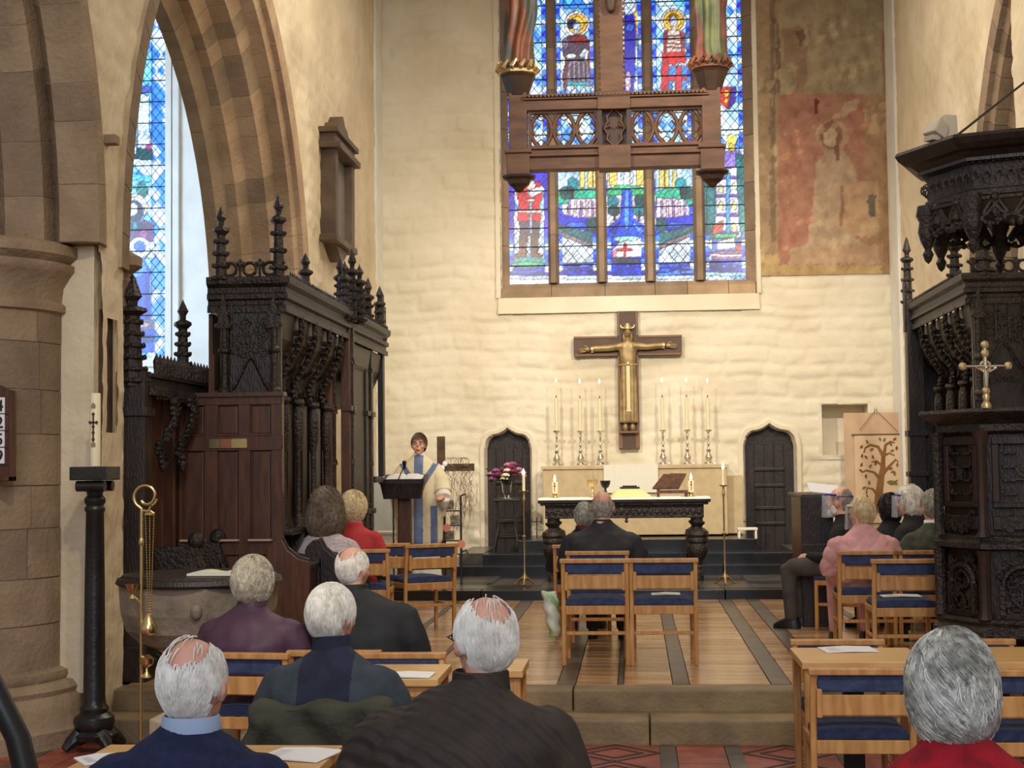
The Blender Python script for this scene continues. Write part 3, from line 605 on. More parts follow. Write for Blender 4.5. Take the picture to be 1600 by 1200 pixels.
def glass_light(parent, X0, X1, Z0, Z1, Y, shapes, step, bar, border=(.045), seed=0, bg=1):
    nz = int((Z1-Z0)/bar)+1
    lead = MB(); bars = MB()
    for k in range(nz):
        za = Z0+k*bar; zb = min(Z1, za+bar)
        if zb-za < .02: continue
        nx_ = max(2, int((X1-X0)/step)+1); nz_ = max(2, int((zb-za)/step)+1)
        X, Z = np.meshgrid(np.linspace(X0, X1, nx_), np.linspace(za+.004, zb-.004, nz_))
        pts = np.stack([X, np.full_like(X, Y), Z], -1).reshape(-1, 3)
        u, v = proj_np(pts*np.array([1, 20.0/Y*0+1, 1])); u = u.reshape(X.shape); v = v.reshape(X.shape)
        col, idn = paint(u, v, shapes)
        sh = cell_shade(u, v, seed=seed); sh2 = cell_shade(u*1.3, v*1.1, seed=seed+9)
        back = idn < bg
        # per-pane tint
        col = col*(.72+.5*sh2[..., None])
        wb = back & (sh > .62); col[wb] = col[wb]*.35+np.array(C(236, 248, 255))*.65
        db = back & (sh < .16); col[db] = np.array(C(66, 140, 246))
        # blue border strip with white squares
        e = np.minimum(X-X0, X1-X); bm_ = (e < border) & (v < 425)
        q = (np.floor(Z/.075).astype(int)) % 4
        bc = np.where((q == 0)[..., None], np.array(C(226, 244, 255)), np.where((q == 2)[..., None], np.array(C(30, 60, 240)), np.array(C(60, 130, 250))))
        bm_ &= back | (v < 150) | (v > 365); col[bm_] = bc[bm_]
        # dark painted outlines where the leaded shapes meet
        ed = np.zeros(idn.shape, bool); ed[:, 1:] |= idn[:, 1:] != idn[:, :-1]; ed[1:, :] |= idn[1:, :] != idn[:-1, :]
        wob = u+2.2*np.sin(v*.31+seed), v+2.0*np.sin(u*.37); cc = cell_shade(wob[0], wob[1], 11.0, 12.0, seed+3)
        e2 = np.zeros(idn.shape, bool); e2[:, 1:] |= cc[:, 1:] != cc[:, :-1]; e2[1:, :] |= cc[1:, :] != cc[:-1, :]; e2 &= ~back; col = col*np.where(back, 1, .70+.5*cc)[..., None]
        col[e2] *= .45
        ed |= (np.abs(e-border) < step*.5) & (v < 425) & back
        col[ed] *= .22
        n = X.size; idx = np.arange(n).reshape(X.shape)
        q4 = np.stack([idx[:-1, :-1], idx[:-1, 1:], idx[1:, 1:], idx[1:, :-1]], -1).reshape(-1, 4)
        me = bpy.data.meshes.new('glass_pane'); me.from_pydata(pts.tolist(), [], q4.tolist()); me.materials.append(M_vglow)
        at = me.color_attributes.new('Col', 'FLOAT_COLOR', 'POINT'); at.data.foreach_set('color', np.concatenate([col.reshape(-1, 3), np.ones((n, 1))], 1).astype(np.float32).ravel())
        inst(me, 'glass_pane', parent)
        bars.bb((X0, Y-.02, za-.006), (X1, Y-.004, za+.006))
    # diamond leads over the background
    pw, ph = .118, .145
    for sg in (1, -1):
        for k in range(-int((Z1-Z0)/ph)-8, int((Z1-Z0)/ph)+12):
            # line: (x-X0)/pw*ph*sg + z = Z0 + k*ph
            for t in np.arange(0, X1-X0, .03):
                xa, xb = X0+t, min(X1, X0+t+.03); z_a = Z0+k*ph-sg*(xa-X0)/pw*ph; z_b = Z0+k*ph-sg*(xb-X0)/pw*ph
                if min(z_a, z_b) < Z0 or max(z_a, z_b) > Z1: continue
                uu, vv = proj_np(np.array([[(xa+xb)/2, Y, (z_a+z_b)/2]])); _, i_ = paint(uu, vv, shapes)
                c_ = shapes[i_[0]][2]
                if i_[0] < bg or c_ == PALE:
                    lead.tube([(xa, Y-.004, z_a), (xb, Y-.004, z_b)], .0042, 3, caps=False)
    bars.build('saddle_bars', M_lead, parent, kind='stuff')
    if lead.v: lead.build('lead_lattice', M_lead, parent, kind='stuff')
win = thing('window_1', kind='structure'); GY = 20.12
for i, (a, b, sh) in enumerate(LIGHTS):
    X0 = P(a, 420, GY).x; X1 = P(b, 420, GY).x
    glass_light(win, X0, X1, 4.04, 7.98, GY, sh, .0125, .248, seed=i*7, bg=(2 if i in (1, 3) else 1))
    # tracery mullion to the right, sill and jambs in stone blocks
    if i < 4:
        X2 = P(LIGHTS[i+1][0], 420, GY).x; z = 4.04
        while z < 8:
            h = random.uniform(.5, .8); c = (X1+X2)/2; hw = (X2-X1)/2
            MB().xy([(X1+.0, GY+.05), (X1, GY-.0), (c-hw*.45, GY-.14), (c+hw*.45, GY-.14), (X2, GY), (X2, GY+.05)], z+.002, min(8, z+h)-.002).build('mullion_stone', M_stone2 if random.random() < .6 else M_stone, win)
            z += h
XL = P(796.5, 420, GY).x; XR = P(1165, 420, GY).x
xs = [-1.71, -1.05, -.35, .3, .72, 1.25, 1.60]
for a, b in zip(xs[:-1], xs[1:]): MB().yz([(19.97, 3.85), (GY+.05, 3.85), (GY+.05, 4.045), (GY-.02, 4.045), (19.97, 3.97)], a+.003, b-.003).build('sill_stone', random.choice([M_stone, M_stoneL]), win)
for (a, b, c) in ((XL-.0, XL-.06, -1.72), (XR, XR+.06, 1.63)):
    z = 4.0
    while z < 8:
        h = random.uniform(.4, .7); MB().xy([(a, GY+.05), (a, GY-.01), (b, GY-.06), (c, 19.975), (c, GY+.05)], z, min(8, z+h)-.006).build('jamb_stone', random.choice([M_stone2, M_stone]), win); z += h
MB().yz([(19.93, 3.64), (20.0, 3.64), (20.0, 3.85), (19.97, 3.85)], -1.75, 1.64).build('trim_5', M_white, kind='structure')
MB().bb((-3.4, 20.4, 3), (3.4, 20.42, 8.5)).build('wall_outer', M_stone2, kind='structure')
MB().bb((1.612, 19.955, 3.85), (1.668, 20.05, 8.2)).bb((-1.775, 19.955, 3.85), (-1.712, 20.05, 8.2)).build('trim_8', M_white, kind='structure', bevel=.006)
awin = thing('window_2', kind='structure')
glass_light(awin, AX0, AX1, AZ0, 7.98, 20.12, AISLE, .016, .29, border=.06, seed=77, bg=2)
# ================================================================== WALL PAINTING
def mural():
    X0, X1, Z0, Z1 = 1.66, 3.335, 4.07, 8.3; st = .022
    X, Z = np.meshgrid(np.arange(X0, X1, st), np.arange(Z0, Z1, st)); n = X.size
    H = rubble(X+5, Z, 31, amp=.004)
    pts = np.stack([X, 19.968-H, Z], -1).reshape(-1, 3)
    q = pts.copy(); q[:, 1] = 20; u, v = proj_np(q)
    nz = snoise(pts*np.array([1, 0, 1]), 22, 4); n2 = snoise(pts*np.array([1, 0, 1]), 60, 5); n3 = snoise(pts*np.array([1, 0, 1]), 7, 6)
    uu = u+nz*2.5; vv = v+n2*2.5
    base = (174, 156, 124)
    sh = [R_(1100, -400, 1500, 600, base), R_(1185, -400, 1216, 440, (176, 148, 116)), R_(1203, -400, 1211, 380, (142, 122, 98)), R_(1186, 400, 1400, 440, (196, 166, 116)), R_(1378, -400, 1400, 440, (164, 130, 94)),
          G_([(1222, 46), (1250, 42), (1262, 66), (1256, 150), (1240, 150), (1246, 104), (1226, 96)], (160, 132, 104)), G_([(1240, 50), (1256, 48), (1260, 74), (1250, 70)], (120, 96, 76)), R_(1213, 36, 1218, 148, (132, 110, 88)),
          R_(1216, 148, 1356, 415, (178, 130, 108)), R_(1350, 148, 1380, 415, (176, 140, 106)),
          E_(1300, 214, 26, 26, (184, 152, 122)), E_(1298, 212, 18, 22, (150, 108, 86)), G_([(1276, 256), (1290, 236), (1318, 236), (1336, 262), (1340, 290), (1334, 330), (1336, 372), (1362, 390), (1366, 413), (1236, 413), (1232, 392), (1262, 380), (1270, 320)], (190, 162, 134)), E_(1297, 216, 11, 15, (204, 180, 150)), G_([(1304, 214), (1310, 214), (1310, 252), (1304, 246)], (140, 104, 82)),
          G_([(1316, 292), (1340, 284), (1372, 286), (1374, 370), (1330, 370), (1318, 356)], (194, 160, 124)), R_(1356, 304, 1368, 338, (116, 104, 90)), R_(1312, 292, 1317, 352, (168, 124, 96)), G_([(1236, 398), (1300, 380), (1372, 384), (1372, 414), (1232, 414)], (196, 164, 132)), G_([(1298, 186), (1322, 160), (1340, 156), (1338, 170), (1318, 184)], (196, 168, 136)), R_(1272, 156, 1278, 180, (120, 60, 48))]
    col, idn = paint(uu, vv, sh)
    red = idn == 8
    m = red & (nz+.5*n2 > .55); col[m] = np.array(C(172, 116, 96)); m = red & (nz-.6*n3 < -.75); col[m] = np.array(C(206, 150, 118))
    m = red & (v < 240) & (u > 1320); col[m] = col[m]*.8+np.array(C(170, 110, 90))*.2
    m = (~red) & (n2+nz < -.75); col[m] *= .86
    m = (~red) & (nz+n3 > .8); col[m] = col[m]*.6+np.array(C(210, 190, 150))*.4
    m = (~red) & (v < 148) & (n3-.7*nz > .55); col[m] *= .84
    col = col*(1+.10*n3[:, None])
    idx = np.arange(n).reshape(X.shape); q4 = np.stack([idx[:-1, :-1], idx[:-1, 1:], idx[1:, 1:], idx[1:, :-1]], -1).reshape(-1, 4)
    me = bpy.data.meshes.new('wall_painting'); me.from_pydata(pts.tolist(), [], q4.tolist()); me.materials.append(M_vpaint)
    at = me.color_attributes.new('Col', 'FLOAT_COLOR', 'POINT'); at.data.foreach_set('color', np.concatenate([col, np.ones((n, 1))], 1).astype(np.float32).ravel())
    me.polygons.foreach_set('use_smooth', [True]*len(me.polygons))
    o = bpy.data.objects.new('wall_painting', me); COL.objects.link(o)
    tag(o, 'faded medieval wall painting of a kneeling haloed figure on red ground', 'painting')
mural()
# ================================================================== ROOD BEAM
def rood():
    Y = 12.0; pxm = 12.0/FPX
    q = lambda u, v, dy=0: P(u, v, Y+dy)
    x0, x1 = q(828, 200).x, q(1098, 200).x; zt, zb = 4.555, 3.97; xm0, xm1 = q(935, 200).x, q(985, 200).x
    r = thing('rood_beam', 'carved wooden rood beam hanging before the stained glass window', 'rood beam', ((x0+x1)/2, Y, zb))
    ox, oy, oz = r.location
    def L(m): 
        m.v = [(a-ox, b-oy, c-oz) for a, b, c in m.v]; return m
    L(MB().bb((x0-.05, Y-.07, 4.44), (x1+.05, Y+.07, 4.52)).bb((x0-.05, Y-.09, 4.52), (x1+.05, Y+.09, 4.535))).build('top_rail', M_rood, r, bevel=.006)
    dn = MB(); n = 46
    for i in range(n):
        x = x0-.04+(x1-x0+.08)*i/n; dn.bb((x, Y-.10, 4.537), (x+.021, Y+.10, 4.556))
    L(dn).build('dentil_band', M_rood, r, kind='stuff')
    L(MB().bb((x0-.04, Y-.075, 4.556), (x1+.04, Y+.075, 4.565))).build('top_cap', M_rood, r)
    L(MB().bb((x0-.06, Y-.06, zb), (x1+.06, Y+.06, zb+.10)).bb((x0-.06, Y-.085, zb+.10), (x1+.06, Y+.085, zb+.125)).bb((x0-.06, Y-.06, zb+.125), (x1+.06, Y+.06, zb+.16)).bb((x0-.06, Y-.08, zb+.16), (x1+.06, Y+.08, zb+.178))).build('bottom_rail', M_rood, r, bevel=.006)
    L(MB().bb((xm0, Y-.10, zb-.01), (xm1, Y+.10, zb+.17)).bb((xm0, Y-.09, 4.43), (xm1, Y+.09, 4.57))).build('centre_block', M_rood, r, bevel=.006)
    # pierced tracery panels
    z0, z1 = zb+.178, 4.44; zc = (z0+z1)/2; hh = (z1-z0)/2
    for a, b in ((x0, xm0), (xm1, x1)):
        m = MB(); w_ = (b-a)/3
        m.bb((a, Y-.035, z0), (b, Y+.035, z0+.018)).bb((a, Y-.035, z1-.018), (b, Y+.035, z1))
        for s in (a, b): m.bb((s-.012, Y-.04, z0), (s+.012, Y+.04, z1))
        for k in range(4):
            c = a+(k-.0)*w_-w_*.0
            for sg in (1, -1):
                if (k == 0 and sg < 0) or (k == 3 and sg > 0): continue
                pts = [(c+sg*w_*.5*(1-math.cos(t*PI)) if 0 else c+sg*w_*.46*math.sin(t*PI)**.8, Y, z0+(z1-z0)*t) for t in np.linspace(.0, 1, 13)]
                m.tube([(c+sg*(w_*.5-w_*.46*math.sin(t*PI)**.7), Y, z0+(z1-z0)*t) for t in np.linspace(0, 1, 13)], .017, 6)
            if k < 3:
                cc = a+(k+.5)*w_
                for sx in (1, -1):
                    for sz in (1, -1): m.tube([(cc+sx*w_*.40, Y, zc+sz*.005), (cc+sx*w_*.22, Y, zc+sz*.05), (cc+sx*w_*.10, Y, zc+sz*.025)], [.011, .009, .004], 5)
                    m.tube([(cc, Y, zc+sx*hh*.95), (cc+.03, Y, zc+sx*hh*.62), (cc, Y, zc+sx*hh*.5), (cc-.03, Y, zc+sx*hh*.62), (cc, Y, zc+sx*hh*.95)], .007, 5)
        L(m).build('tracery_panel', M_rood, r, kind='stuff')
    # centre panel with quatrefoil
    L(MB().bb((xm0, Y-.0, z0), (xm1, Y+.03, z1)).bb((xm0, Y-.07, z0), (xm0+.03, Y+.03, z1)).bb((xm1-.03, Y-.07, z0), (xm1, Y+.03, z1))).build('centre_panel', M_roodd, r)
    m = MB(); c = (xm0+xm1)/2
    for sz in (1, -1):
        m.tube([(c-.085, Y-.02, zc), (c-.05, Y-.02, zc+sz*.05), (c-.06, Y-.02, zc+sz*.09), (c, Y-.02, zc+sz*.15), (c+.06, Y-.02, zc+sz*.09), (c+.05, Y-.02, zc+sz*.05), (c+.085, Y-.02, zc)], .011, 6)
    for sx in (1, -1): m.tube([(c+sx*.08, Y-.02, zc), (c+sx*.03, Y-.02, zc+.02), (c+sx*.02, Y-.02, zc)], .008, 5)
    L(m).build('quatrefoil', M_rood, r)
    # end posts with moulded caps and pendants
    for s, (u0, u1) in enumerate(((796, 824), (1097, 1126))):
        a, b = q(u0, 200).x, q(u1, 200).x; c = (a+b)/2; w_ = (b-a)/2
        top = q(810, 120).z if s == 0 else q(1110, 112).z
        m = MB(); m.bb((c-w_, Y-w_, 4.13), (c+w_, Y+w_, top-.14)); L(m).build('post', M_rood, r, bevel=.008)
        L(MB().lathe([(w_*1.2, top-.16), (w_*1.35, top-.13), (w_*1.9, top-.02), (w_*2.1, top)], (c, Y, 0), 8, ph=PI/8)).build('post_capital', M_roodd, r)
        L(MB().bb((c-w_-.02, Y-w_-.02, 3.93), (c+w_+.02, Y+w_+.02, 4.10)).bb((c-w_-.035, Y-w_-.035, 4.10), (c+w_+.035, Y+w_+.035, 4.13))).build('post_base', M_rood, r, bevel=.008)
        L(MB().lathe([(.0, 3.80), (.03, 3.815), (.05, 3.84), (.085, 3.865), (.10, 3.90), (.135, 3.915), (.14, 3.93)], (c, Y, 0), 8, ph=PI/8)).build('pendant', M_roodd, r)
        # statues: draped lower halves, in view to the hips and continued above
        fig = thing('statue', ['carved statue in grey and copper robes on the left post', 'carved statue in green and red robes on the right post'][s], 'statue', (c, Y, top))
        body = [M_copper, M_greyrobe] if s == 0 else [M_greenrobe, M_redrobe]
        def disp(co, s=s):
            an = np.arctan2(co[:, 1], co[:, 0]); return .016*np.sin(an*7+co[:, 2]*(5 if s else -6)+np.sin(co[:, 2]*9))*np.clip(co[:, 2]*8, .4, 1)*np.clip((1.0-co[:, 2])*4, 0, 1)
        h = 1.15
        mb = MB().loft([(0, 0, .0, .13, .12), (.0, 0, .08, .125, .11), (.01, 0, .25, .11, .10), (.03 if s == 0 else 0, 0, .5, .12, .10), (.02, 0, .68, .13, .10), (.02, 0, .8, .15, .09), (.02, 0, .88, .16, .08), (.02, 0, .92, .06, .05)], 20)
        for sx in (-1, 1): mb.tube([(sx*.14+.02, 0, .86), (sx*.17+.02, -.02, .7), (sx*.05+.02, -.13, .66)], [.05, .045, .03], 10)
        remesh(mb, 'robe', body, .014, 2, lambda p: ((np.sin(np.arctan2(p[:, 1], p[:, 0])*2+p[:, 2]*4) > .1)).astype(int), fig, disp)
        hd = MB().ell((.02, 0, 1.03), (.06, .07, .085)).tube([(.02, 0, .9), (.02, 0, 1.0)], .035, 10).ell((.02, -.07, 1.02), (.012, .015, .015))
        remesh(hd, 'head', [M_carvskin], .009, 2, None, fig)
        MB().lathe([(.13, .0), (.155, .012), (.155, .035), (.12, .045)], n=10).build('plinth', M_gilt if s == 0 else M_copper, fig)
        lv = MB()
        for k in range(14):
            a_ = 2*PI*k/14; lv.tube([(.13*math.cos(a_), .13*math.sin(a_), .03), (.165*math.cos(a_), .165*math.sin(a_), .05), (.15*math.cos(a_+.2), .15*math.sin(a_+.2), .10), (.12*math.cos(a_+.3), .12*math.sin(a_+.3), .08)], [.02, .022, .015, .006], 5)
        lv.build('leaf_carving', M_gilt if s == 0 else M_copper, fig, kind='stuff')
    # the great cross shaft rising from the beam
    a, b = q(938, 100).x, q(974, 100).x
    cr_ = thing('rood_cross', 'plain brown rood cross shaft standing on the centre of the beam', 'cross', ((a+b)/2, Y, 4.572))
    MB().bb((-(b-a)/2, -.06, 0), ((b-a)/2, .06, 1.9)).bb((-.65, -.06, 1.3), (.65, .06, 1.5)).build('cross_shaft', M_rood, cr_, bevel=.008)
    m = MB()
    for sx in (-1, 1):
        for k in range(34): m.ell((sx*((b-a)/2+.002), -.05, .03+k*.042), (.014, .014, .014), 6, 4)
    m.build('crocketed_edge', M_rood, cr_, kind='stuff')
    remesh(MB().loft([(0, -.1, .62, .03, .03), (0, -.1, .7, .05, .045), (0, -.11, .85, .06, .05), (0, -.1, 1.0, .10, .06), (0, -.1, 1.2, .11, .06), (0, -.1, 1.36, .15, .05), (0, -.1, 1.42, .05, .04)], 14).ell((0, -.12, 1.5), (.055, .065, .08)).tube([(-.13, -.1, 1.36), (-.38, -.09, 1.40), (-.6, -.08, 1.42)], [.04, .03, .022], 8).tube([(.13, -.1, 1.36), (.38, -.09, 1.40), (.6, -.08, 1.42)], [.04, .03, .022], 8), 'corpus', [M_roodd], .016, 2, None, cr_)
M_copper = mat('copper_robe', C(150, 90, 56), C(104, 60, 40), 5, .45); M_greyrobe = mat('grey_robe', C(104, 104, 92), C(70, 70, 62), 5, .5)
M_greenrobe = mat('green_robe', C(112, 118, 72), C(60, 66, 44), 5, .5); M_redrobe = mat('russet_robe', C(150, 84, 62), C(74, 46, 40), 5, .5); M_carvskin = mat('carved_flesh', C(180, 140, 110), None, rough=.5)
rood()
# ================================================================== WALL CRUCIFIX
def crucifix():
    Y = 19.88; r = thing('wall_crucifix', 'large dark cross with crowned robed figure hung on the white wall', 'crucifix', (-.06, Y+.04, 2.75)); 
    def L(m): m.v = [(a+.06, b-Y-.04, c-2.75) for a, b, c in m.v]; return m
    cx = -.065
    M_cr = mat('cross_wood', C(94, 66, 46), C(74, 50, 36), 4, .5); M_ed = mat('cross_edge', C(126, 92, 62), None, rough=.5)
    L(MB().bb((cx-.135, Y, 1.85), (cx+.135, Y+.07, 3.64)).bb((-.765, Y+.001, 3.06), (.63, Y+.069, 3.32))).build('cross', M_cr, r, bevel=.006)
    m = MB()
    for z in (3.075, 3.305): m.bb((-.755, Y-.012, z-.012), (cx-.135, Y, z+.012)).bb((cx+.135, Y-.012, z-.012), (.62, Y, z+.012))
    for sx in (-1, 1): m.bb((cx+sx*.12-.012, Y-.012, 1.86), (cx+sx*.12+.012, Y, 3.06)).bb((cx+sx*.12-.012, Y-.012, 3.32), (cx+sx*.12+.012, Y, 3.63))
    L(m).build('border_moulding', M_ed, r, kind='stuff')
    rb = MB().loft([(cx, Y-.05, 2.19, .13, .05), (cx, Y-.05, 2.22, .128, .055), (cx, Y-.05, 2.5, .118, .055), (cx, Y-.05, 2.75, .105, .055), (cx, Y-.05, 2.93, .095, .055), (cx, Y-.05, 3.05, .105, .055), (cx, Y-.05, 3.17, .12, .05), (cx, Y-.05, 3.22, .09, .045), (cx, Y-.05, 3.255, .035, .035)], 18)
    for sx, ze in ((-1, 3.155), (1, 3.185)):
        xe = cx+sx*.475
        rb.tube([(cx+sx*.07, Y-.05, 3.185), (cx+sx*.25, Y-.05, 3.16 if sx < 0 else 3.17), (xe, Y-.045, ze)], [.055, .045, .04], 12)
    def disp(co): return .004*np.sin(co[:, 0]*150)*(co[:, 2] < .2)*(np.abs(co[:, 0]) < .2)
    remesh(L(rb), 'robe', [M_bronze], .011, 3, None, r, disp)
    hd = MB().ell((cx, Y-.075, 3.35), (.043, .05, .062)).tube([(cx, Y-.06, 3.22), (cx, Y-.065, 3.31)], .028, 10).ell((cx, Y-.125, 3.345), (.009, .013, .016)).tube([(cx-.04, Y-.06, 3.36), (cx-.052, Y-.06, 3.29), (cx-.045, Y-.06, 3.24)], [.016, .018, .01], 8).tube([(cx+.04, Y-.06, 3.36), (cx+.052, Y-.06, 3.29), (cx+.045, Y-.06, 3.24)], [.016, .018, .01], 8)
    for sx in (-1, 1): hd.ell((cx+sx*.017, Y-.117, 3.362), (.009, .01, .004))
    hd.ell((cx, Y-.117, 3.318), (.016, .01, .004))
    remesh(L(hd), 'head', [M_bronze], .005, 2, None, r)
    L(MB().lathe([(.04, 3.395), (.05, 3.40), (.052, 3.425), (.035, 3.45), (.03, 3.47), (.0, 3.48)], (cx, Y-.07, 0), 12).tube([(cx-.05, Y-.07, 3.41), (cx-.085, Y-.07, 3.43), (cx-.09, Y-.07, 3.46)], [.012, .009, .004], 6).tube([(cx+.05, Y-.07, 3.41), (cx+.085, Y-.07, 3.43), (cx+.09, Y-.07, 3.46)], [.012, .009, .004], 6)).build('crown', M_gilt, r, smooth=50)
    for sx, ze in ((-1, 3.145), (1, 3.18)):
        hm = MB(); xe = cx+sx*.475
        hm.ell((xe+sx*.05, Y-.05, ze), (.045, .014, .03))
        for k in range(4): hm.tube([(xe+sx*.07, Y-.05, ze-.024+k*.016), (xe+sx*(.12+(.02 if k in (1, 2) else 0)), Y-.05, ze-.03+k*.018), (xe+sx*(.14+(.02 if k in (1, 2) else 0)), Y-.053, ze-.03+k*.017)], [.008, .007, .005], 6)
        hm.tube([(xe+sx*.03, Y-.055, ze+.02), (xe+sx*.06, Y-.06, ze+.042), (xe+sx*.09, Y-.06, ze+.05)], [.009, .008, .005], 6)
        L(hm).build('hand', M_bronze, r, smooth=60)
        L(MB().tube([(xe-sx*.03, Y-.045, ze+.002), (xe-sx*.0, Y-.045, ze)], .044, 12)).build('cuff', M_gilt, r, smooth=60)
    L(MB().bb((cx-.025, Y-.118, 2.35), (cx+.025, Y-.10, 2.95)).bb((cx-.035, Y-.118, 2.33), (cx+.035, Y-.10, 2.36))).build('stole', M_gilt, r, bevel=.004)
    L(MB().tube([(cx+.105*math.cos(t), Y-.05-.06*math.sin(t), 2.94) for t in np.linspace(0, PI, 12)], .012, 6).ell((cx, Y-.118, 2.95), (.03, .015, .03))).build('girdle', M_gilt, r, smooth=50)
    for sx in (-1, 1): L(MB().ell((cx+sx*.045, Y-.06, 2.13), (.035, .04, .055))).build('foot', M_bronze, r, smooth=60)
    L(MB().bb((cx-.12, Y-.09, 2.06), (cx+.12, Y, 2.085)).bb((cx-.11, Y-.01, 1.87), (cx-.085, Y, 2.06)).bb((cx+.085, Y-.01, 1.87), (cx+.11, Y, 2.06))).build('footrest', M_ed, r)
crucifix()
# ================================================================== HIGH ALTAR
ha = thing('high_altar', 'long block altar with gold brocade frontal against the east wall', 'altar', (0, 19.65, .75))
def LA(m, o=(0, 19.65, .75)): m.v = [(a-o[0], b-o[1], c-o[2]) for a, b, c in m.v]; return m
LA(MB().bb((-1.16, 19.42, .77), (1.15, 19.92, 1.60))).build('altar_block', M_frontal, ha, bevel=.01)
LA(MB().bb((-1.18, 19.40, 1.60), (1.17, 19.93, 1.645))).build('altar_top', M_frontal, ha, bevel=.006)
LA(MB().bb((1.16, 19.62, .77), (1.36, 19.93, 1.50))).build('side_panel', M_frontal, ha, bevel=.008)
for x in (-.52, .62): LA(MB().bb((x-.004, 19.405, .78), (x+.004, 19.42, 1.6))).build('seam', M_frontal, ha)
cl = MB()
xs_ = np.linspace(-.39, .29, 28)
for k in range(27):
    a, b = xs_[k], xs_[k+1]; ya = 19.392+.004*math.sin(k*1.7); yb = 19.392+.004*math.sin((k+1)*1.7)
    cl.add([(a, ya, 1.30), (b, yb, 1.30), (b, 19.392, 1.652), (a, 19.392, 1.652), (a, 19.90, 1.653), (b, 19.90, 1.653)], [(0, 1, 2, 3), (3, 2, 5, 4)])
cl.build('altar_cloth', M_cloth, smooth=80, label='white linen cloth over the middle of the high altar', cat='cloth')
# six tall silver candlesticks
def candlestick():
    r = thing('silver_candlestick', 'x', 'candlestick')
    MB().lathe([(.055, 0), (.06, .008), (.055, .02), (.035, .035), (.045, .06), (.05, .09), (.035, .12), (.02, .15), (.028, .17), (.03, .19), (.014, .21), (.012, .26), (.022, .28), (.012, .30), (.01, .36), (.018, .385), (.012, .40), (.014, .43), (.045, .455), (.05, .47), (.02, .475)], n=14).build('stem', M_silver, r, smooth=40)
    for k in range(3):
        a = 2*PI*k/3; MB().tube([(.04*math.cos(a), .04*math.sin(a), .03), (.07*math.cos(a), .07*math.sin(a), .012), (.08*math.cos(a), .08*math.sin(a), -.0)], [.01, .01, .012], 6).build('foot', M_silver, r, smooth=50)
    MB().lathe([(.02, .475), (.022, .70), (.02, .92)], n=12).build('candle', M_wax, r, smooth=50)
    MB().lathe([(.006, .92), (.006, .955)], n=8).build('wick_holder', M_iron, r)
    MB().lathe([(.004, .955), (.005, 1.13)], n=6).build('taper', M_wax, r)
    MB().lathe([(.0, 1.13), (.009, 1.145), (.011, 1.16), (.004, 1.185), (0, 1.2)], n=8).build('flame', M_flame, r, smooth=60)
    return r
c0 = candlestick(); nm = ['outermost on the left', 'middle one of the left three', 'innermost on the left', 'innermost on the right', 'middle one of the right three', 'outermost on the right']
for i, (u, s) in enumerate(((870, 1), (907, .985), (938, .98), (1036, .98), (1074, .98), (1107, .97))):
    x = P(u, 700, 19.72).x; o = c0 if i == 0 else copy_tree(c0); o.location = (x, 19.72, 1.656); o.scale = (1, 1, s*.94)
    o['label'] = 'tall silver candlestick with lit candle on high altar, '+nm[i]; o['group'] = 'candlesticks on the high altar'
# ================================================================== NAVE ALTAR TABLE
at_ = thing('altar_table', 'dark carved oak altar table with bulbous legs', 'table', (-.12, 17.35, FZ+.10))
AZ = .91
MB().bb((-.955, -.35, AZ-.05), (.945, .35, AZ)).build('table_top', M_dark, at_, bevel=.012)
MB().bb((-.93, -.33, AZ-.075), (.92, .33, AZ-.05)).bb((-.88, -.29, AZ-.22), (.87, .29, AZ-.075)).build('frieze', M_dark2, at_, bevel=.008)
m = MB()
for i in range(26): m.ell((-.83+i*.066, -.295, AZ-.145), (.026, .012, .04), 8, 5)
m.build('frieze_carving', M_dark2, at_, kind='stuff')
leg = MB().lathe([(.06, .0), (.06, .12), (.045, .125), (.05, .15), (.035, .17), (.045, .20), (.075, .24), (.105, .30), (.115, .36), (.10, .41), (.115, .42), (.12, .45), (.11, .47), (.125, .50), (.115, .54), (.06, .57), (.05, .59), (.08, .62), (.085, .64), (.06, .65), (.06, .69)], n=20).mesh('leg', M_dark2, smooth=40)
for sx in (-1, 1):
    for sy in (-1, 1): inst(leg, 'leg', at_, (sx*.80, sy*.22, 0)); 
MB().bb((-.86, -.27, .05), (-.76, .27, .11)).bb((.76, -.27, .05), (.86, .27, .11)).bb((-.8, -.03, .05), (.8, .03, .11)).build('stretcher', M_dark, at_, bevel=.005)
MB().lathe([(.012, 0), (.02, .02), (.01, .04), (.018, .05)], (.02, -.29, AZ-.27), 8).build('pendant', M_dark, at_)
AT = FZ+.10+AZ
aclo = MB()
for k in range(30):
    a = -.95+k*.063; aclo.add([(a, 16.985+.002*math.sin(k), AT-.012), (a+.063, 16.985+.002*math.sin(k+1), AT-.012), (a+.063, 17.0, AT+.006), (a, 17.0, AT+.006), (a, 17.68, AT+.006), (a+.063, 17.68, AT+.006)], [(0, 1, 2, 3), (3, 2, 5, 4)])
aclo.v = [(a-.12+.0, b, c) for a, b, c in aclo.v]
aclo.build('altar_linen', M_cloth, smooth=60, label='thin white linen laid on the dark altar table', cat='cloth')
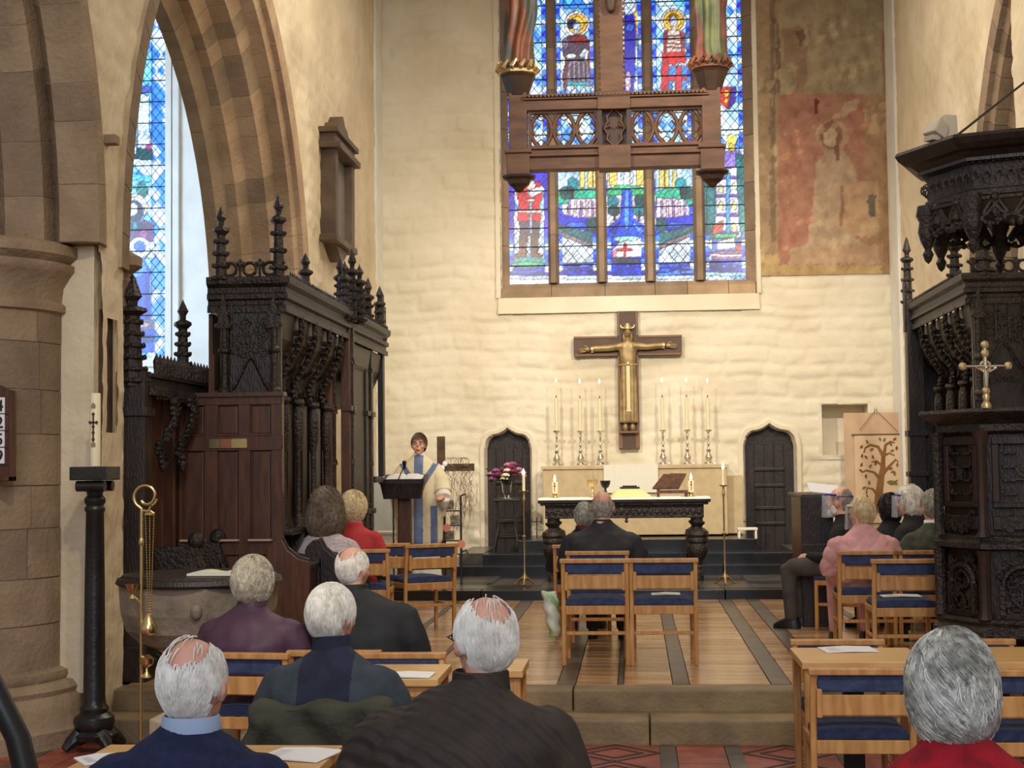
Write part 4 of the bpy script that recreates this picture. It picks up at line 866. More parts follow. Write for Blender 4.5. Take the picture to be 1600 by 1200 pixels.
def pcandle(lab, u):
    r = thing('pillar_candle', lab, 'candle', (P(u, 770, 17.25).x, 17.25, AT+.007), group='pillar candles on the altar table')
    MB().lathe([(.045, 0), (.05, .006), (.025, .012), (.02, .03), (.05, .045), (.055, .05), (.03, .052)], n=12).build('holder', M_brass, r, smooth=40)
    MB().lathe([(.034, .052), (.034, .175), (.03, .18)], n=16).build('candle', M_wax, r, smooth=50)
    MB().tube([(0, -.035, .07), (0, -.036, .155)], .005, 5).tube([(-.015, -.034, .135), (.015, -.034, .135)], .005, 5).ell((0, -.035, .165), (.01, .003, .01)).build('red_cross_motif', mat('red_wax', C(170, 30, 30), None), r)
    MB().lathe([(.0, .18), (.012, .195), (.015, .21), (.006, .245), (0, .265)], n=8).build('flame', M_flame, r, smooth=60)
pcandle('lit white pillar candle with red motif, left end of altar table', 867); pcandle('lit white pillar candle with red motif, right of the missal stand', 1080)
# chalices
def chalice(name, lab, u, m_, s=1.0, Y=17.3):
    r = thing(name, lab, 'chalice', (P(u, 770, Y).x, Y, AT+.007)); r.scale = (s, s, s)
    MB().lathe([(.045, 0), (.05, .006), (.02, .02), (.012, .05), (.022, .07), (.012, .09), (.015, .11)], n=14).build('stem', m_, r, smooth=40)
    MB().lathe([(.015, .11), (.04, .125), (.055, .16), (.06, .20), (.056, .20), (.05, .165), (.035, .135), (0, .125)], n=14).build('bowl', m_, r, smooth=40)
    return r
chalice('gold_chalice', 'gold chalice on altar table left of seated man\'s head', 926, M_gilt, 1.0)
chalice('black_chalice', 'small dark footed cup on altar beside gold chalice', 946, M_iron, .95, 17.08)
r = thing('veiled_paten', 'paten under pale cloth veil with dark lid on altar table', 'vessel', (P(984, 770, 17.3).x, 17.3, AT+.007))
MB().add([(-.26, -.14, 0), (.26, -.14, 0), (.26, .14, 0), (-.26, .14, 0), (-.11, -.08, .10), (.11, -.08, .10), (.11, .08, .10), (-.11, .08, .10)], [(0, 1, 5, 4), (1, 2, 6, 5), (2, 3, 7, 6), (3, 0, 4, 7), (4, 5, 6, 7), (3, 2, 1, 0)]).build('veil', mat('veil_cloth', C(220, 200, 140), None, rough=.8), r, bevel=.01)
MB().bb((-.11, -.09, .10), (.11, .09, .115)).bb((-.08, -.06, .115), (.08, .06, .13)).build('lid', M_iron, r)
r = thing('missal_stand', 'sloping brown wooden book stand on altar table', 'book stand', (P(1046, 770, 17.3).x, 17.3, AT+.007))
MB().bb((-.14, -.1, 0), (-.11, .14, .09)).bb((.17, -.1, 0), (.20, .14, .06)).bb((-.14, -.12, .04), (.20, -.09, .075)).build('frame', M_mahog2, r)
MB().add([(-.19, -.12, .085), (.10, -.12, .085), (.19, .12, .235), (-.06, .12, .235), (-.19, -.12, .105), (.10, -.12, .105), (.19, .12, .255), (-.06, .12, .255)], [(3, 2, 1, 0), (4, 5, 6, 7), (0, 1, 5, 4), (1, 2, 6, 5), (2, 3, 7, 6), (3, 0, 4, 7)]).build('rest', M_mahog2, r)
MB().add([(-.16, -.10, .108), (.08, -.10, .108), (.20, .11, .258), (.02, .11, .262)], [(0, 1, 2, 3)]).bb((-.165, -.13, .1), (.1, -.115, .125)).build('ledge', M_mahog2, r)
MB().bb((-.10, -.06, 0), (.12, .06, .008)).build('folded_linen', M_cloth, None, label='folded white linen on altar under the missal stand', cat='cloth').location = (P(1046, 770, 17.1).x, 17.1, AT+.007)
# standing brass candlesticks on the sanctuary step
def stand_candle(lab, u, v0, h, Y):
    b = P(u, v0, Y); r = thing('processional_candlestick', lab, 'candlestick', (b.x, Y, FZ+.105), group='tall floor candlesticks')
    for k in range(3):
        a = 2*PI*k/3+.5; MB().tube([(0, 0, .10), (.04*math.cos(a), .04*math.sin(a), .07), (.09*math.cos(a), .09*math.sin(a), .02), (.12*math.cos(a), .12*math.sin(a), .0)], [.012, .013, .01, .014], 6).build('foot', M_brass, r, smooth=60)
    MB().lathe([(.03, .05), (.035, .07), (.015, .10), (.009, .13), (.009, h*.5), (.022, h*.5+.01), (.022, h*.5+.02), (.009, h*.5+.03), (.009, h-.12), (.016, h-.1), (.016, h-.08), (.01, h-.05), (.012, h-.01), (.05, h), (.05, h+.008), (.015, h+.01)], n=12).build('shaft', M_brass, r, smooth=40)
    MB().lathe([(.016, h+.01), (.016, h+.17)], n=12).build('candle', M_wax, r, smooth=60)
    MB().lathe([(.0, h+.17), (.014, h+.185), (.016, h+.20), (.006, h+.235), (0, h+.25)], n=8).build('flame', M_flame, r, smooth=60)
stand_candle('tall brass floor candlestick left of the altar table', 820, 910, 1.0, 16.55)
stand_candle('tall brass floor candlestick right of the altar table', 1133, 910, 1.04, 16.55)
# credence stool, brackets
r = thing('credence_stool', 'small white stool on the steps right of the altar', 'stool', (P(1168, 840, 18.9).x, 18.95, .605))
MB().bb((-.12, -.1, .24), (.12, .1, .265)).build('seat', M_cloth, r)
for sx in (-1, 1):
    for sy in (-1, 1): MB().bb((sx*.1-.012, sy*.08-.012, 0), (sx*.1+.012, sy*.08+.012, .24)).build('leg', M_cloth, r)
for k, u in enumerate((838, 1153)):
    p = P(u, 815, 19.8); r = thing('iron_pricket', ['small iron pricket stand left of the high altar', 'small iron pricket stand right of the high altar'][k], 'candle stand', (p.x+(.0 if k else -.0), 19.8, p.z))
    if k == 0: r.location.x = -1.27
    else: r.location.x = 1.43
    MB().tube([(0, 0, -.38 if k == 0 else -.34), (0, 0, .05)], .006, 6).build('rod', M_iron, r)
    MB().tube([(-.06, 0, 0), (.06, 0, 0)], .006, 6).tube([(-.06, 0, -.02), (-.06, 0, .05)], .006, 6).tube([(.06, 0, -.02), (.06, 0, .05)], .006, 6).build('arm', M_iron, r)
    MB().lathe([(.07, 0), (.06, .02), (.02, .03)], (0, 0, -.38 if k == 0 else -.34), 10).build('foot', M_iron, r)
# flowers on a black pedestal
fx = P(792, 780, 19.0).x
r = thing('flower_stand', 'thin black stand holding the flower vase by the left door', 'stand', (fx, 19.0, FZ+.335))
MB().bb((-.16, -.12, .615), (.16, .12, .64)).build('top', M_iron, r, bevel=.006)
for sx in (-1, 1):
    for sy in (-1, 1): MB().tube([(sx*.13, sy*.09, .62), (sx*.10, sy*.07, .3), (sx*.16, sy*.11, .0)], .011, 6).build('leg', M_iron, r)
for z in (.2, .42): MB().tube([(-.11, -.08, z), (.11, -.08, z), (.11, .08, z), (-.11, .08, z)], .007, 6, closed=True).build('hoop', M_iron, r)
r = thing('flower_vase', 'glass vase of pink, crimson and white flowers', 'flowers', (fx, 19.0, FZ+.335+.642))
MB().lathe([(.055, 0), (.06, .006), (.03, .012), (.035, .04), (.055, .10), (.06, .16), (.075, .22), (.071, .22), (.055, .16), (.05, .10), (.03, .045), (0, .03)], n=16).build('vase', M_glass, r, smooth=50)
lm = MB()
for k in range(60):
    a = random.uniform(0, 2*PI); rr = random.uniform(.03, .22); z = .25+random.uniform(-.06, .14)
    x, y = rr*math.cos(a), rr*math.sin(a)*.6; lm.tube([(0, 0, .2), (x*.6, y*.6, z-.03), (x, y, z)], [.004, .003, .002], 3)
    T = Tm(x, y, z) @ Rm('Z', a) @ Rm('X', random.uniform(-1, 1)); lm.add([(0, -.015, 0), (.03, 0, .01), (.07, 0, -.01), (.03, .015, .01)], [(0, 1, 2), (0, 2, 3), (0, 1, 3)], 0, T)
lm.build('foliage', mat('foliage', C(50, 74, 40), C(30, 48, 28), 20, .6), r, kind='stuff')
FC = [mat('pink_petal', C(212, 140, 176), C(190, 104, 146), 30, .7), mat('crimson_petal', C(150, 44, 84), C(124, 30, 64), 30, .7), mat('white_petal', C(240, 226, 206), C(226, 206, 186), 30, .7), mat('mauve_petal', C(160, 100, 150), C(130, 70, 120), 30, .7)]
fmesh = []
for mm in FC:
    f = MB()
    for k in range(40):
        a = k*2.4; t = k/40; rr = .045*math.sqrt(t); z = .03*math.cos(t*1.5)
        f.ell((rr*math.cos(a), rr*math.sin(a), z), (.014, .014, .009), 6, 4)
    fmesh.append(f.mesh('bloom', mm, smooth=60))
for (x, z, c, y) in [(-.19, .30, 0, 0), (-.13, .34, 3, -.05), (-.10, .29, 1, -.1), (-.17, .24, 3, -.05), (-.05, .35, 1, .02), (.0, .28, 2, -.13), (.02, .34, 2, -.06), (.02, .41, 0, .0), (.08, .42, 3, 0), (.09, .33, 1, -.08), (.12, .28, 1, -.06), (.15, .35, 0, -.03), (.19, .31, 2, 0), (.20, .27, 0, 0), (-.02, .24, 2, -.1), (.06, .38, 1, -.05)]:
    inst(fmesh[c], 'bloom', r, (x, y, z))
# ================================================================== BANNER
bx0, bx1 = P(1319, 700, 19.6).x, 3.33; bz = 2.27
r = thing('cloth_banner', 'pinkish cloth banner with appliqué tree of life on the right wall end', 'banner', ((bx0+bx1)/2, 19.6, FZ)); r['label'] = 'pink cloth banner with tree of life by the right stalls'
cx, oy = (bx0+bx1)/2, 19.6
b = MB(); n = 24
for i in range(n):
    a, c = bx0-cx+(bx1-bx0)*i/n, bx0-cx+(bx1-bx0)*(i+1)/n; f = lambda k, z: .008*math.sin(k*.9)*(1 if z < 1 else .3)
    b.add([(a, f(i, 0), .5), (c, f(i+1, 0), .5), (c, f(i+1, 2)+.0, bz-FZ), (a, f(i, 2), bz-FZ)], [(0, 1, 2, 3)])
b.build('back_cloth', M_banner, r, smooth=80)
px0 = P(1331, 680, 19.55).x-cx; px1 = P(1409, 680, 19.55).x-cx; pz1 = P(1360, 679, 19.55).z-FZ
MB().bb((px0+.03, -.035, .62), (px1, -.028, pz1)).build('picture_panel', M_banner2, r)
MB().tube([(px0, -.035, pz1), (px1+.02, -.035, pz1)], .010, 8).build('hanging_rod', mat('rod_wood', C(110, 80, 56), None), r)
MB().tube([(px0+.10, -.03, pz1+.06), ((px0+px1)/2, -.02, pz1+.31)], .004, 4).tube([(px1-.04, -.03, pz1+.03), ((px0+px1)/2, -.02, pz1+.31)], .004, 4).build('cord', mat('rod_wood', C(110, 80, 56), None), r)
for s in (-.012, .012): MB().tube([((px0+px1)/2+s, .0, bz-FZ-.02), ((px0+px1)/2+s, 0, bz-FZ+.06)], .004, 4).build('hook', M_iron, r)
t = MB(); q = lambda u, v: (P(u, v, 19.55).x-cx, -.04, P(u, v, 19.55).z-FZ)
def br(pts, rs): t.tube([q(*p) for p in pts], [k*.0078 for k in rs], 6)
br([(1371, 800), (1374, 770), (1377, 745), (1380, 728)], [7, 6, 5, 4]); br([(1380, 735), (1380, 712), (1372, 698), (1360, 695), (1352, 700), (1350, 708)], [4, 3, 2.4, 2, 1.6, 1.2])
br([(1380, 722), (1382, 706), (1384, 695), (1392, 690), (1398, 692)], [3, 2.6, 2.2, 1.6, 1.1]); br([(1380, 740), (1392, 726), (1400, 718), (1404, 722)], [3, 2, 1.6, 1]); br([(1377, 750), (1366, 738), (1354, 735), (1347, 738)], [3, 2, 1.5, 1]); br([(1372, 775), (1364, 764), (1355, 762), (1354, 772)], [2.4, 1.8, 1.4, 1]); br([(1381, 712), (1390, 708), (1398, 712)], [2, 1.4, 1]); br([(1379, 728), (1369, 720), (1362, 722)], [2, 1.4, 1])
t.v = [(a, -.038+(b_+.038)*.18, c) for a, b_, c in t.v]
t.build('tree_applique', M_tree, r)
def leaf(u, v, a, m_, s=1): 
    p = q(u, v); T = Tm(p[0], -.045, p[2]) @ Rm('Y', a); L_ = .028*s
    return MB().xz([(0, -L_), (L_*.45, -L_*.2), (L_*.4, L_*.3), (0, L_), (-L_*.4, L_*.3), (-L_*.45, -L_*.2)], -.003, .003, T=T).build('leaf', m_, r)
for u, v, a, m_ in [(1346, 698, .8, 0), (1355, 690, -.5, 1), (1347, 712, .3, 0), (1353, 714, -.6, 0), (1362, 702, 1, 1), (1398, 686, .9, 0), (1392, 694, -.4, 1), (1401, 700, .2, 0), (1394, 704, 1.2, 1), (1375, 686, -.3, 2), (1382, 687, .5, 2), (1402, 726, .2, 1), (1392, 732, .9, 1), (1345, 735, -.9, 0), (1353, 744, .1, 0), (1360, 728, .6, 1), (1364, 714, -.2, 0), (1368, 724, .4, 0), (1358, 754, .2, 1), (1350, 762, 1, 1), (1355, 776, 0, 0), (1395, 737, 1.3, 2), (1398, 740, .3, 2), (1346, 726, .4, 0)]:
    leaf(u, v, a, [M_leafr, M_tree, M_leafg][m_])
p = q(1394, 754); MB().xz([(-.07, .01), (-.02, .03), (.03, .02), (.07, .035), (.055, 0), (.07, -.03), (.03, -.02), (-.02, -.028)], -.003, .003, T=Tm(p[0], -.045, p[2])).build('fish_applique', M_leafg, r)
# ================================================================== MEMORIAL TABLET on left wall
y0, y1 = 16.0, 17.1
r = thing('memorial_tablet', 'tall narrow wooden memorial tablet on the left chancel wall', 'tablet', (-3.28, (y0+y1)/2, 4.6))
def LT(m): m.v = [(a+3.28, b-(y0+y1)/2, c-4.6) for a, b, c in m.v]; return m
M_tab = mat('tablet_wood', C(112, 92, 72), C(88, 70, 54), 4, .6)
LT(MB().bb((-3.3, y0+.08, 4.2), (-3.21, y1-.08, 5.05))).build('panel', mat('tablet_slate', C(120, 112, 104), None), r)
for y in (y0, y1-.14): LT(MB().bb((-3.3, y, 4.12), (-3.12, y+.14, 5.05))).build('pilaster', M_tab, r, bevel=.01)
LT(MB().bb((-3.3, y0-.07, 5.05), (-3.06, y1+.07, 5.12)).bb((-3.3, y0-.02, 5.12), (-3.12, y1+.02, 5.22)).bb((-3.3, y0-.07, 5.22), (-3.08, y1+.07, 5.28)).yz([(y0+.15, 5.28), (y1-.15, 5.28), (y1-.3, 5.40), ((y0+y1)/2+.1, 5.43), ((y0+y1)/2, 5.52), ((y0+y1)/2-.1, 5.43), (y0+.3, 5.40)], -3.3, -3.14)).build('pediment', M_tab, r, bevel=.01)
LT(MB().bb((-3.3, y0-.05, 4.06), (-3.10, y1+.05, 4.13)).yz([(y0+.2, 4.06), (y1-.2, 4.06), (y1-.4, 3.95), ((y0+y1)/2, 3.9), (y0+.4, 3.95)], -3.3, -3.16)).build('base_shelf', M_tab, r, bevel=.01)
# ================================================================== CARVED STALLS
def pinnacle(parent, x, y, z0, z1, w_=.05, tiers=4, m_=None, o=(0, 0, 0), name='pinnacle', label=None):
    m = MB(); h = z1-z0; zs = z0+h*.62; X, Y, Z = x-o[0], y-o[1], -o[2]
    m.lathe([(w_*1.1, z0), (w_*.75, zs)], (X, Y, Z), 8)
    for k in range(tiers):
        z = z0+(zs-z0)*(k+.45)/tiers; r = w_*(1.75-.12*k)
        m.lathe([(r*.6, z-.02), (r, z-.008), (r*1.02, z+.014), (r*.6, z+.022)], (X, Y, Z), 4, ph=PI/4)
        for a in range(4): m.ell((X+r*.8*math.cos(a*PI/2), Y+r*.8*math.sin(a*PI/2), Z+z+.006), (.014, .014, .016), 6, 4)
    m.lathe([(w_*.75, zs), (w_*1.5, zs+.03), (w_*1.4, zs+.05), (w_*.5, zs+.07), (w_*.55, zs+.1), (w_*.95, zs+.13), (w_*.3, z1-.03), (.0, z1)], (X, Y, Z), 6)
    return m.build(name, m_ or M_dark2, parent, smooth=30)
def smoothpath(pts, n):
    P_ = [Vector(p) for p in pts]; P_ = [2*P_[0]-P_[1]]+P_+[2*P_[-1]-P_[-2]]; o = []
    for i in range(n):
        t = i/(n-1)*(len(pts)-1); k = min(int(t), len(pts)-2); t -= k; a, b, c, d = P_[k:k+4]
        o.append(.5*((2*b)+(c-a)*t+(2*a-5*b+4*c-d)*t*t+(3*b-a-3*c+d)*t**3))
    return [tuple(p) for p in o]
def cresting(parent, p0, p1, h, n, o, kind_='trefoil', m_=None):
    m = MB(); p0, p1 = Vector(p0)-Vector(o), Vector(p1)-Vector(o); d = (p1-p0)/n; u = d.normalized()
    for i in range(n):
        c = p0+d*(i+.5)
        if kind_ == 'trefoil':
            R = h*.32
            m.tube([c+u*(R*math.cos(t))+Vector((0, 0, R*1.15+R*math.sin(t))) for t in np.linspace(0, 2*PI, 11)[:-1]], h*.09, 5, closed=True)
            b = p0+d*i+Vector((0, 0, h*.55))
            m.tube([p0+d*i, b], h*.07, 5); m.ell(b, (h*.15, h*.12, h*.13), 6, 4); m.ell(b+Vector((0, 0, h*.24)), (h*.11,)*3, 6, 4); m.ell(b+u*h*.17+Vector((0, 0, h*.1)), (h*.11,)*3, 6, 4); m.ell(b-u*h*.17+Vector((0, 0, h*.1)), (h*.11,)*3, 6, 4)
        else:
            m.tube([c, c+Vector((0, 0, h*.6)), c+Vector((0, 0, h))], [h*.13, h*.17, .002], 5)
            m.tube([c-u*d.length*.5, c+Vector((0, 0, h*.35)), c+u*d.length*.5], h*.06, 4)
    m.build('cresting', m_ or M_dark2, parent, kind='stuff')
def cornice(parent, poly, z0, z1, o, name='cornice', out=.05):
    """stepped moulding extruded round an open polyline of the plan (list of (x,y)); outwards = left of travel"""
    prof = [(0, 0), (.018, .0), (.018, .18), (.0, .22), (.0, .34), (.03, .38), (.03, .5), (.012, .56), (.012, .7), (.045, .8), (.05, .9), (.05, 1.0), (-.08, 1.0)]
    P_ = [Vector((a, b)) for a, b in poly]; m = MB(); vs = []; k = len(prof)
    for i, p in enumerate(P_):
        d0 = (P_[i]-P_[i-1]).normalized() if i else (P_[1]-P_[0]).normalized(); d1 = (P_[i+1]-P_[i]).normalized() if i < len(P_)-1 else d0
        n0 = Vector((-d0.y, d0.x)); n1 = Vector((-d1.y, d1.x)); n = (n0+n1); n = n/max(.3, n.dot(n0))
        for a, b in prof: q = p+n*(a*out/.05); vs.append((q.x-o[0], q.y-o[1], z0+(z1-z0)*b-o[2]))
    fs = [(i*k+j, i*k+j+1, (i+1)*k+j+1, (i+1)*k+j) for i in range(len(P_)-1) for j in range(k-1)]+[tuple(range(k)), tuple((len(P_)-1)*k+j for j in range(k-1, -1, -1))]
    m.add(vs, fs); return m.build(name, M_dark2, parent)
def ogee_relief(m, cx, y, zc, w_, h, r=.012):
    for s in (-1, 1): m.tube([(cx+s*w_*(1-t)**.7*(1 if t < 1 else 0), y, zc+h*(t**1.5)) for t in np.linspace(0, 1, 10)], r, 5)
def carve_panel(m, x0, x1, y, z0, z1, seed, dens=1, ax='x', d=.02):
    r = random.Random(seed); n = int((x1-x0)*(z1-z0)*420*dens)
    for k in range(n):
        a = r.uniform(x0+.02, x1-.02); z = r.uniform(z0+.02, z1-.02); R = r.uniform(.012, .03); t = r.uniform(0, 6.3)
        f = (lambda u_, v_: (u_, y, v_)) if ax == 'x' else (lambda u_, v_: (y, u_, v_))
        m.tube([f(a+R*math.cos(t+q*1.1), z+R*math.sin(t+q*1.1)*1.2) for q in range(4)], [.008, .009, .007, .004], 4)
def stall(side, lab, Xf, Xb, Y0, Y1, ZT, Yribs, colX, endX):
    o = (side*(Xf+Xb)/2, (Y0+Y1)/2, FZ); r = thing('choir_stall', lab, 'choir stall', o)
    S = lambda a: side*a
    def L(m): m.v = [(a-o[0], b-o[1], c-o[2]) for a, b, c in m.v]; return m
    zc0 = ZT-.26
    # back panelling in boards
    n = int((Y1-Y0)/.29)
    for i in range(n):
        a = Y0+.05+(Y1-Y0-.05)*i/n; b = Y0+.05+(Y1-Y0-.05)*(i+1)/n
        L(MB().bb((S(Xb), a+.004, FZ), (S(Xb+.03), b-.004, zc0)).bb((S(Xb-.012), a+.004, 1.2), (S(Xb), a+.03, zc0-.3)).bb((S(Xb-.012), b-.03, 1.2), (S(Xb), b-.004, zc0-.3))).build('back_panel', M_mahog2 if side < 0 else M_dark, r)
    # canopy roof, cornice
    L(MB().bb((S(Xf+.01), Y0+.01, ZT-.03), (S(Xb+.03), Y1, ZT-.01))).build('canopy_roof', M_dark, r)
    pl = [(S(Xb+.02), Y0), (S(Xf), Y0), (S(Xf), Y1)]
    if side < 0: cornice(r, pl[::-1], zc0, ZT, o)
    else: cornice(r, pl, zc0, ZT, o)
    # move cornice so that the moulding faces outwards
    cresting(r, (S(Xf-.02), Y0+.08, ZT), (S(Xf-.02), Y1, ZT), .05, int((Y1-Y0)/.07), o, 'spike')
    cresting(r, (S(endX[0]), Y0-.02, ZT), (S(endX[1]), Y0-.02, ZT), .15, 3 if side < 0 else 4, o)
    # cove vault behind the ribs, ribs, columns
    cv = MB(); pr = [(Xf+.03, zc0), (Xf+.05, zc0-.18), (Xf+.14, zc0-.36), (Xf+.30, zc0-.5), (Xb, zc0-.56)]
    for i in range(len(pr)-1): cv.add([(S(pr[i][0]), Y0+.05, pr[i][1]), (S(pr[i][0]), Y1-.05, pr[i][1]), (S(pr[i+1][0]), Y1-.05, pr[i+1][1]), (S(pr[i+1][0]), Y0+.05, pr[i+1][1])], [(0, 1, 2, 3)])
    carve = L(cv).build('canopy_vault', M_dark, r)
    for k, y in enumerate(Yribs):
        m = MB(); pts = [(S(Xf-.0), y, zc0+.02), (S(Xf+.0), y+.02, zc0-.12), (S(Xf+.03), y, zc0-.25), (S(Xf+.10), y-.03, zc0-.38), (S(Xf+.15), y-.08, zc0-.48), (S(Xf+.12), y-.12, zc0-.58)]
        pts = smoothpath(pts, 14); m.tube(pts, .022, 6); m.tube([(a+S(.05), b+.0, c+.02) for a, b, c in pts], .012, 5)
        for q in range(2, 14):
            a, b, c = pts[q]; j = random.uniform; m.ell((a+j(-.01, .01), b-.03, c), (j(.018, .03), j(.02, .035), j(.018, .03)), 6, 4); m.ell((a+S(.035), b+j(-.02, .04), c-.02), (.02, .022, .024), 6, 4)
            m.tube([(a, b, c), (a-S(.025), b-.03, c+.02), (a-S(.02), b-.05, c+.045)], [.012, .009, .004], 4)
        L(m).build('canopy_rib', M_dark2, r, smooth=50)
        x = colX; z0, z1 = 1.18, zc0-.60; yy = y-.12
        m = MB().lathe([(.05, z1), (.055, z1-.03), (.03, z1-.06), (.045, z1-.1), (.05, z1-.2), (.045, z1-.33), (.02, z1-.43), (.024, z1-.45), (.02, z1-.47), (.018, z0+.12), (.03, z0+.1), (.035, z0+.02), (.045, z0)][::-1], (S(x), yy, 0), 10)
        L(m).build('column', M_dark2, r, smooth=40)
        # seat division and arm rest
        L(MB().xz([(S(Xf-.05), 1.16), (S(Xb), 1.16), (S(Xb), FZ), (S(Xf+.12), FZ), (S(Xf+.12), .72), (S(Xf+.0), .80), (S(Xf+.03), 1.0)], yy-.03, yy+.03)).build('seat_division', M_dark2, r, bevel=.008)
    L(MB().bb((S(Xf+.02), Y0+.1, .70), (S(Xb), Y1-1.6, .74)).bb((S(Xf+.1), Y0+.1, FZ), (S(Xf+.13), Y1-1.6, .70))).build('seat', M_dark, r)
    L(MB().bb((S(Xf-.04), Y0+.02, 1.16), (S(Xf+.08), Y1-1.6, 1.20))).build('arm_rail', M_dark, r, bevel=.01)
    # carved end screen facing down the church
    e0, e1 = endX; yb = Y0
    L(MB().bb((S(e0), yb, FZ), (S(e1), yb+.05, zc0))).build('end_board', M_dark, r)
    for x in (e0+.035, e1-.035):
        m = MB(); m.bb((S(x)-.03, yb-.05, 2.15), (S(x)+.03, yb, zc0)).lathe([(.05, 2.2), (.05, 2.22), (.032, 2.24), (.028, 2.48), (.045, 2.5), (.045, 2.52), (.025, 2.54), (.025, zc0)], (S(x), yb-.05, 0), 8)
        m.xz([(S(x)-.05, zc0-.12), (S(x)+.05, zc0-.12), (S(x), zc0+.16)], yb-.08, yb-.05)
        for s in (-1, 1):
            for q in range(3): m.ell((S(x)+s*(.05-.014*q), yb-.07, zc0-.1+q*.08), (.018, .018, .018), 6, 4)
        L(m).build('buttress', M_dark2, r, smooth=30)
    m = MB(); cx = S((e0+e1)/2); w_ = abs(e1-e0)/2-.08
    ogee_relief(m, cx, yb-.01, zc0-.56, w_, .24, .015); carve_panel(m, cx-w_, cx+w_, yb-.01, zc0-.34, zc0-.04, 5+side, 1.6); carve_panel(m, cx-w_*.9, cx+w_*.9, yb-.01, zc0-.66, zc0-.60, 9, 3)
    for q in np.linspace(-w_, w_, 4): m.bb((cx+q-.008, yb-.02, zc0-.30), (cx+q+.008, yb, zc0-.0))
    L(m).build('tracery_carving', M_dark2, r, kind='stuff')
    return r, L, o
sL, LL, oL = stall(-1, 'dark carved choir stall canopy with pinnacles along the left chancel wall', 2.53, 3.08, 11.0, 15.6, 3.05, [11.55, 12.05, 12.62, 13.15], 2.64, (2.56, 3.0))
pinnacle(sL, -2.57, 10.98, 3.05, 3.66, .042, 3, o=oL); pinnacle(sL, -3.0, 10.99, 3.0, 3.58, .045, 4, o=oL); pinnacle(sL, -3.0, 13.9, 3.05, 3.64, .05, 2, o=oL)
for x, y, z in ((-2.5, 13.55, 3.62), (-2.62, 13.6, 3.55), (-2.47, 13.75, 3.50), (-2.53, 13.35, 3.48)): pinnacle(sL, x, y, 2.95, z, .042, 5, o=oL)
for x, y, z in ((-2.60, 14.95, 3.53), (-2.56, 15.4, 3.50), (-2.66, 15.1, 3.45)): pinnacle(sL, x, y, 2.9, z, .042, 4, o=oL)
for y0_, y1_, m_, x in ((13.45, 13.65, M_mahog2, -2.53), (13.28, 13.44, M_mahog2, -2.66), (14.7, 15.1, M_dark, -2.60)):
    LL(MB().bb((x-.06, y0_, FZ), (x+.02, y1_, 3.0)).bb((x-.05, y0_-.02, 2.15), (x+.04, y1_+.02, 2.2)).bb((x-.05, y0_-.02, 1.2), (x+.04, y1_+.02, 1.25))).build('canopy_post', m_, sL, bevel=.006)
    m = MB()
    m.bb((x+.02, (y0_+y1_)/2-.025, .6), (x+.04, (y0_+y1_)/2+.025, 2.9))
    for z in (1.25, 1.7, 2.15, 2.6): m.box((x+.035, (y0_+y1_)/2, z), (.04, .07, .05), top=.6)
    LL(m).build('post_buttress', M_dark2, sL)
LL(MB().bb((-2.60, 15.48, 1.56), (-2.545, 15.60, 3.42)).bb((-2.62, 15.46, 3.0), (-2.53, 15.62, 3.3))).build('far_post', M_dark, sL, bevel=.006)
LL(MB().bb((-2.61, 15.1, 1.50), (-2.56, 15.55, 1.56)).bb((-2.62, 13.65, FZ), (-2.60, 14.7, 2.9))).build('far_rail', M_dark, sL)
# six-panelled screen end
pe = thing('panelled_screen', 'reddish-brown panelled wooden screen with small brass plates behind the font', 'screen', (-2.9, 10.93, FZ))
def LP(m): m.v = [(a+2.9, b-10.93, c-FZ) for a, b, c in m.v]; return m
LP(MB().bb((-3.29, 10.93, FZ), (-2.53, 10.97, 2.17))).build('board', M_mahog, pe)
for a, b in ((-3.29, -3.26), (-3.10, -3.0), (-2.85, -2.76), (-2.61, -2.53)): LP(MB().bb((a, 10.90, FZ), (b, 10.93, 2.17))).build('stile', M_mahog, pe, bevel=.003)
for a, b in ((2.11, 2.18), (1.78, 1.89), (1.03, 1.13), (FZ, .45)): LP(MB().bb((-3.29, 10.895, a), (-2.53, 10.925, b))).build('rail', M_mahog, pe, bevel=.003)
for a, b in ((-3.25, -3.11), (-2.99, -2.86), (-2.75, -2.62)):
    for c, d in ((1.90, 2.10), (1.14, 1.77), (.47, 1.02)): LP(MB().bb((a, 10.915, c), (b, 10.93, d))).build('panel', M_mahog, pe, bevel=.01)
    LP(MB().bb((a-.02, 10.86, 1.13), (b+.02, 10.90, 1.145))).build('ledge', mat('ledge_highlight', C(190, 150, 130), None, rough=.3), pe)  # highlight along the ledge put into its pale colour
    LP(MB().bb((a-.01, 10.885, 1.888), (b+.01, 10.90, 1.90))).build('ledge', M_mahog2, pe)
LP(MB().bb((-3.33, 10.87, 2.17), (-2.51, 10.98, 2.20))).build('top_rail', M_mahog, pe)
for a, b, m_ in ((-3.06, -2.98, M_brass), (-2.98, -2.90, mat('copper_plate', C(190, 130, 100), None, rough=.3, metal=.8)), (-2.90, -2.78, M_brass)): LP(MB().bb((a, 10.885, 1.80), (b-.003, 10.895, 1.865))).build('brass_plate', m_, pe)
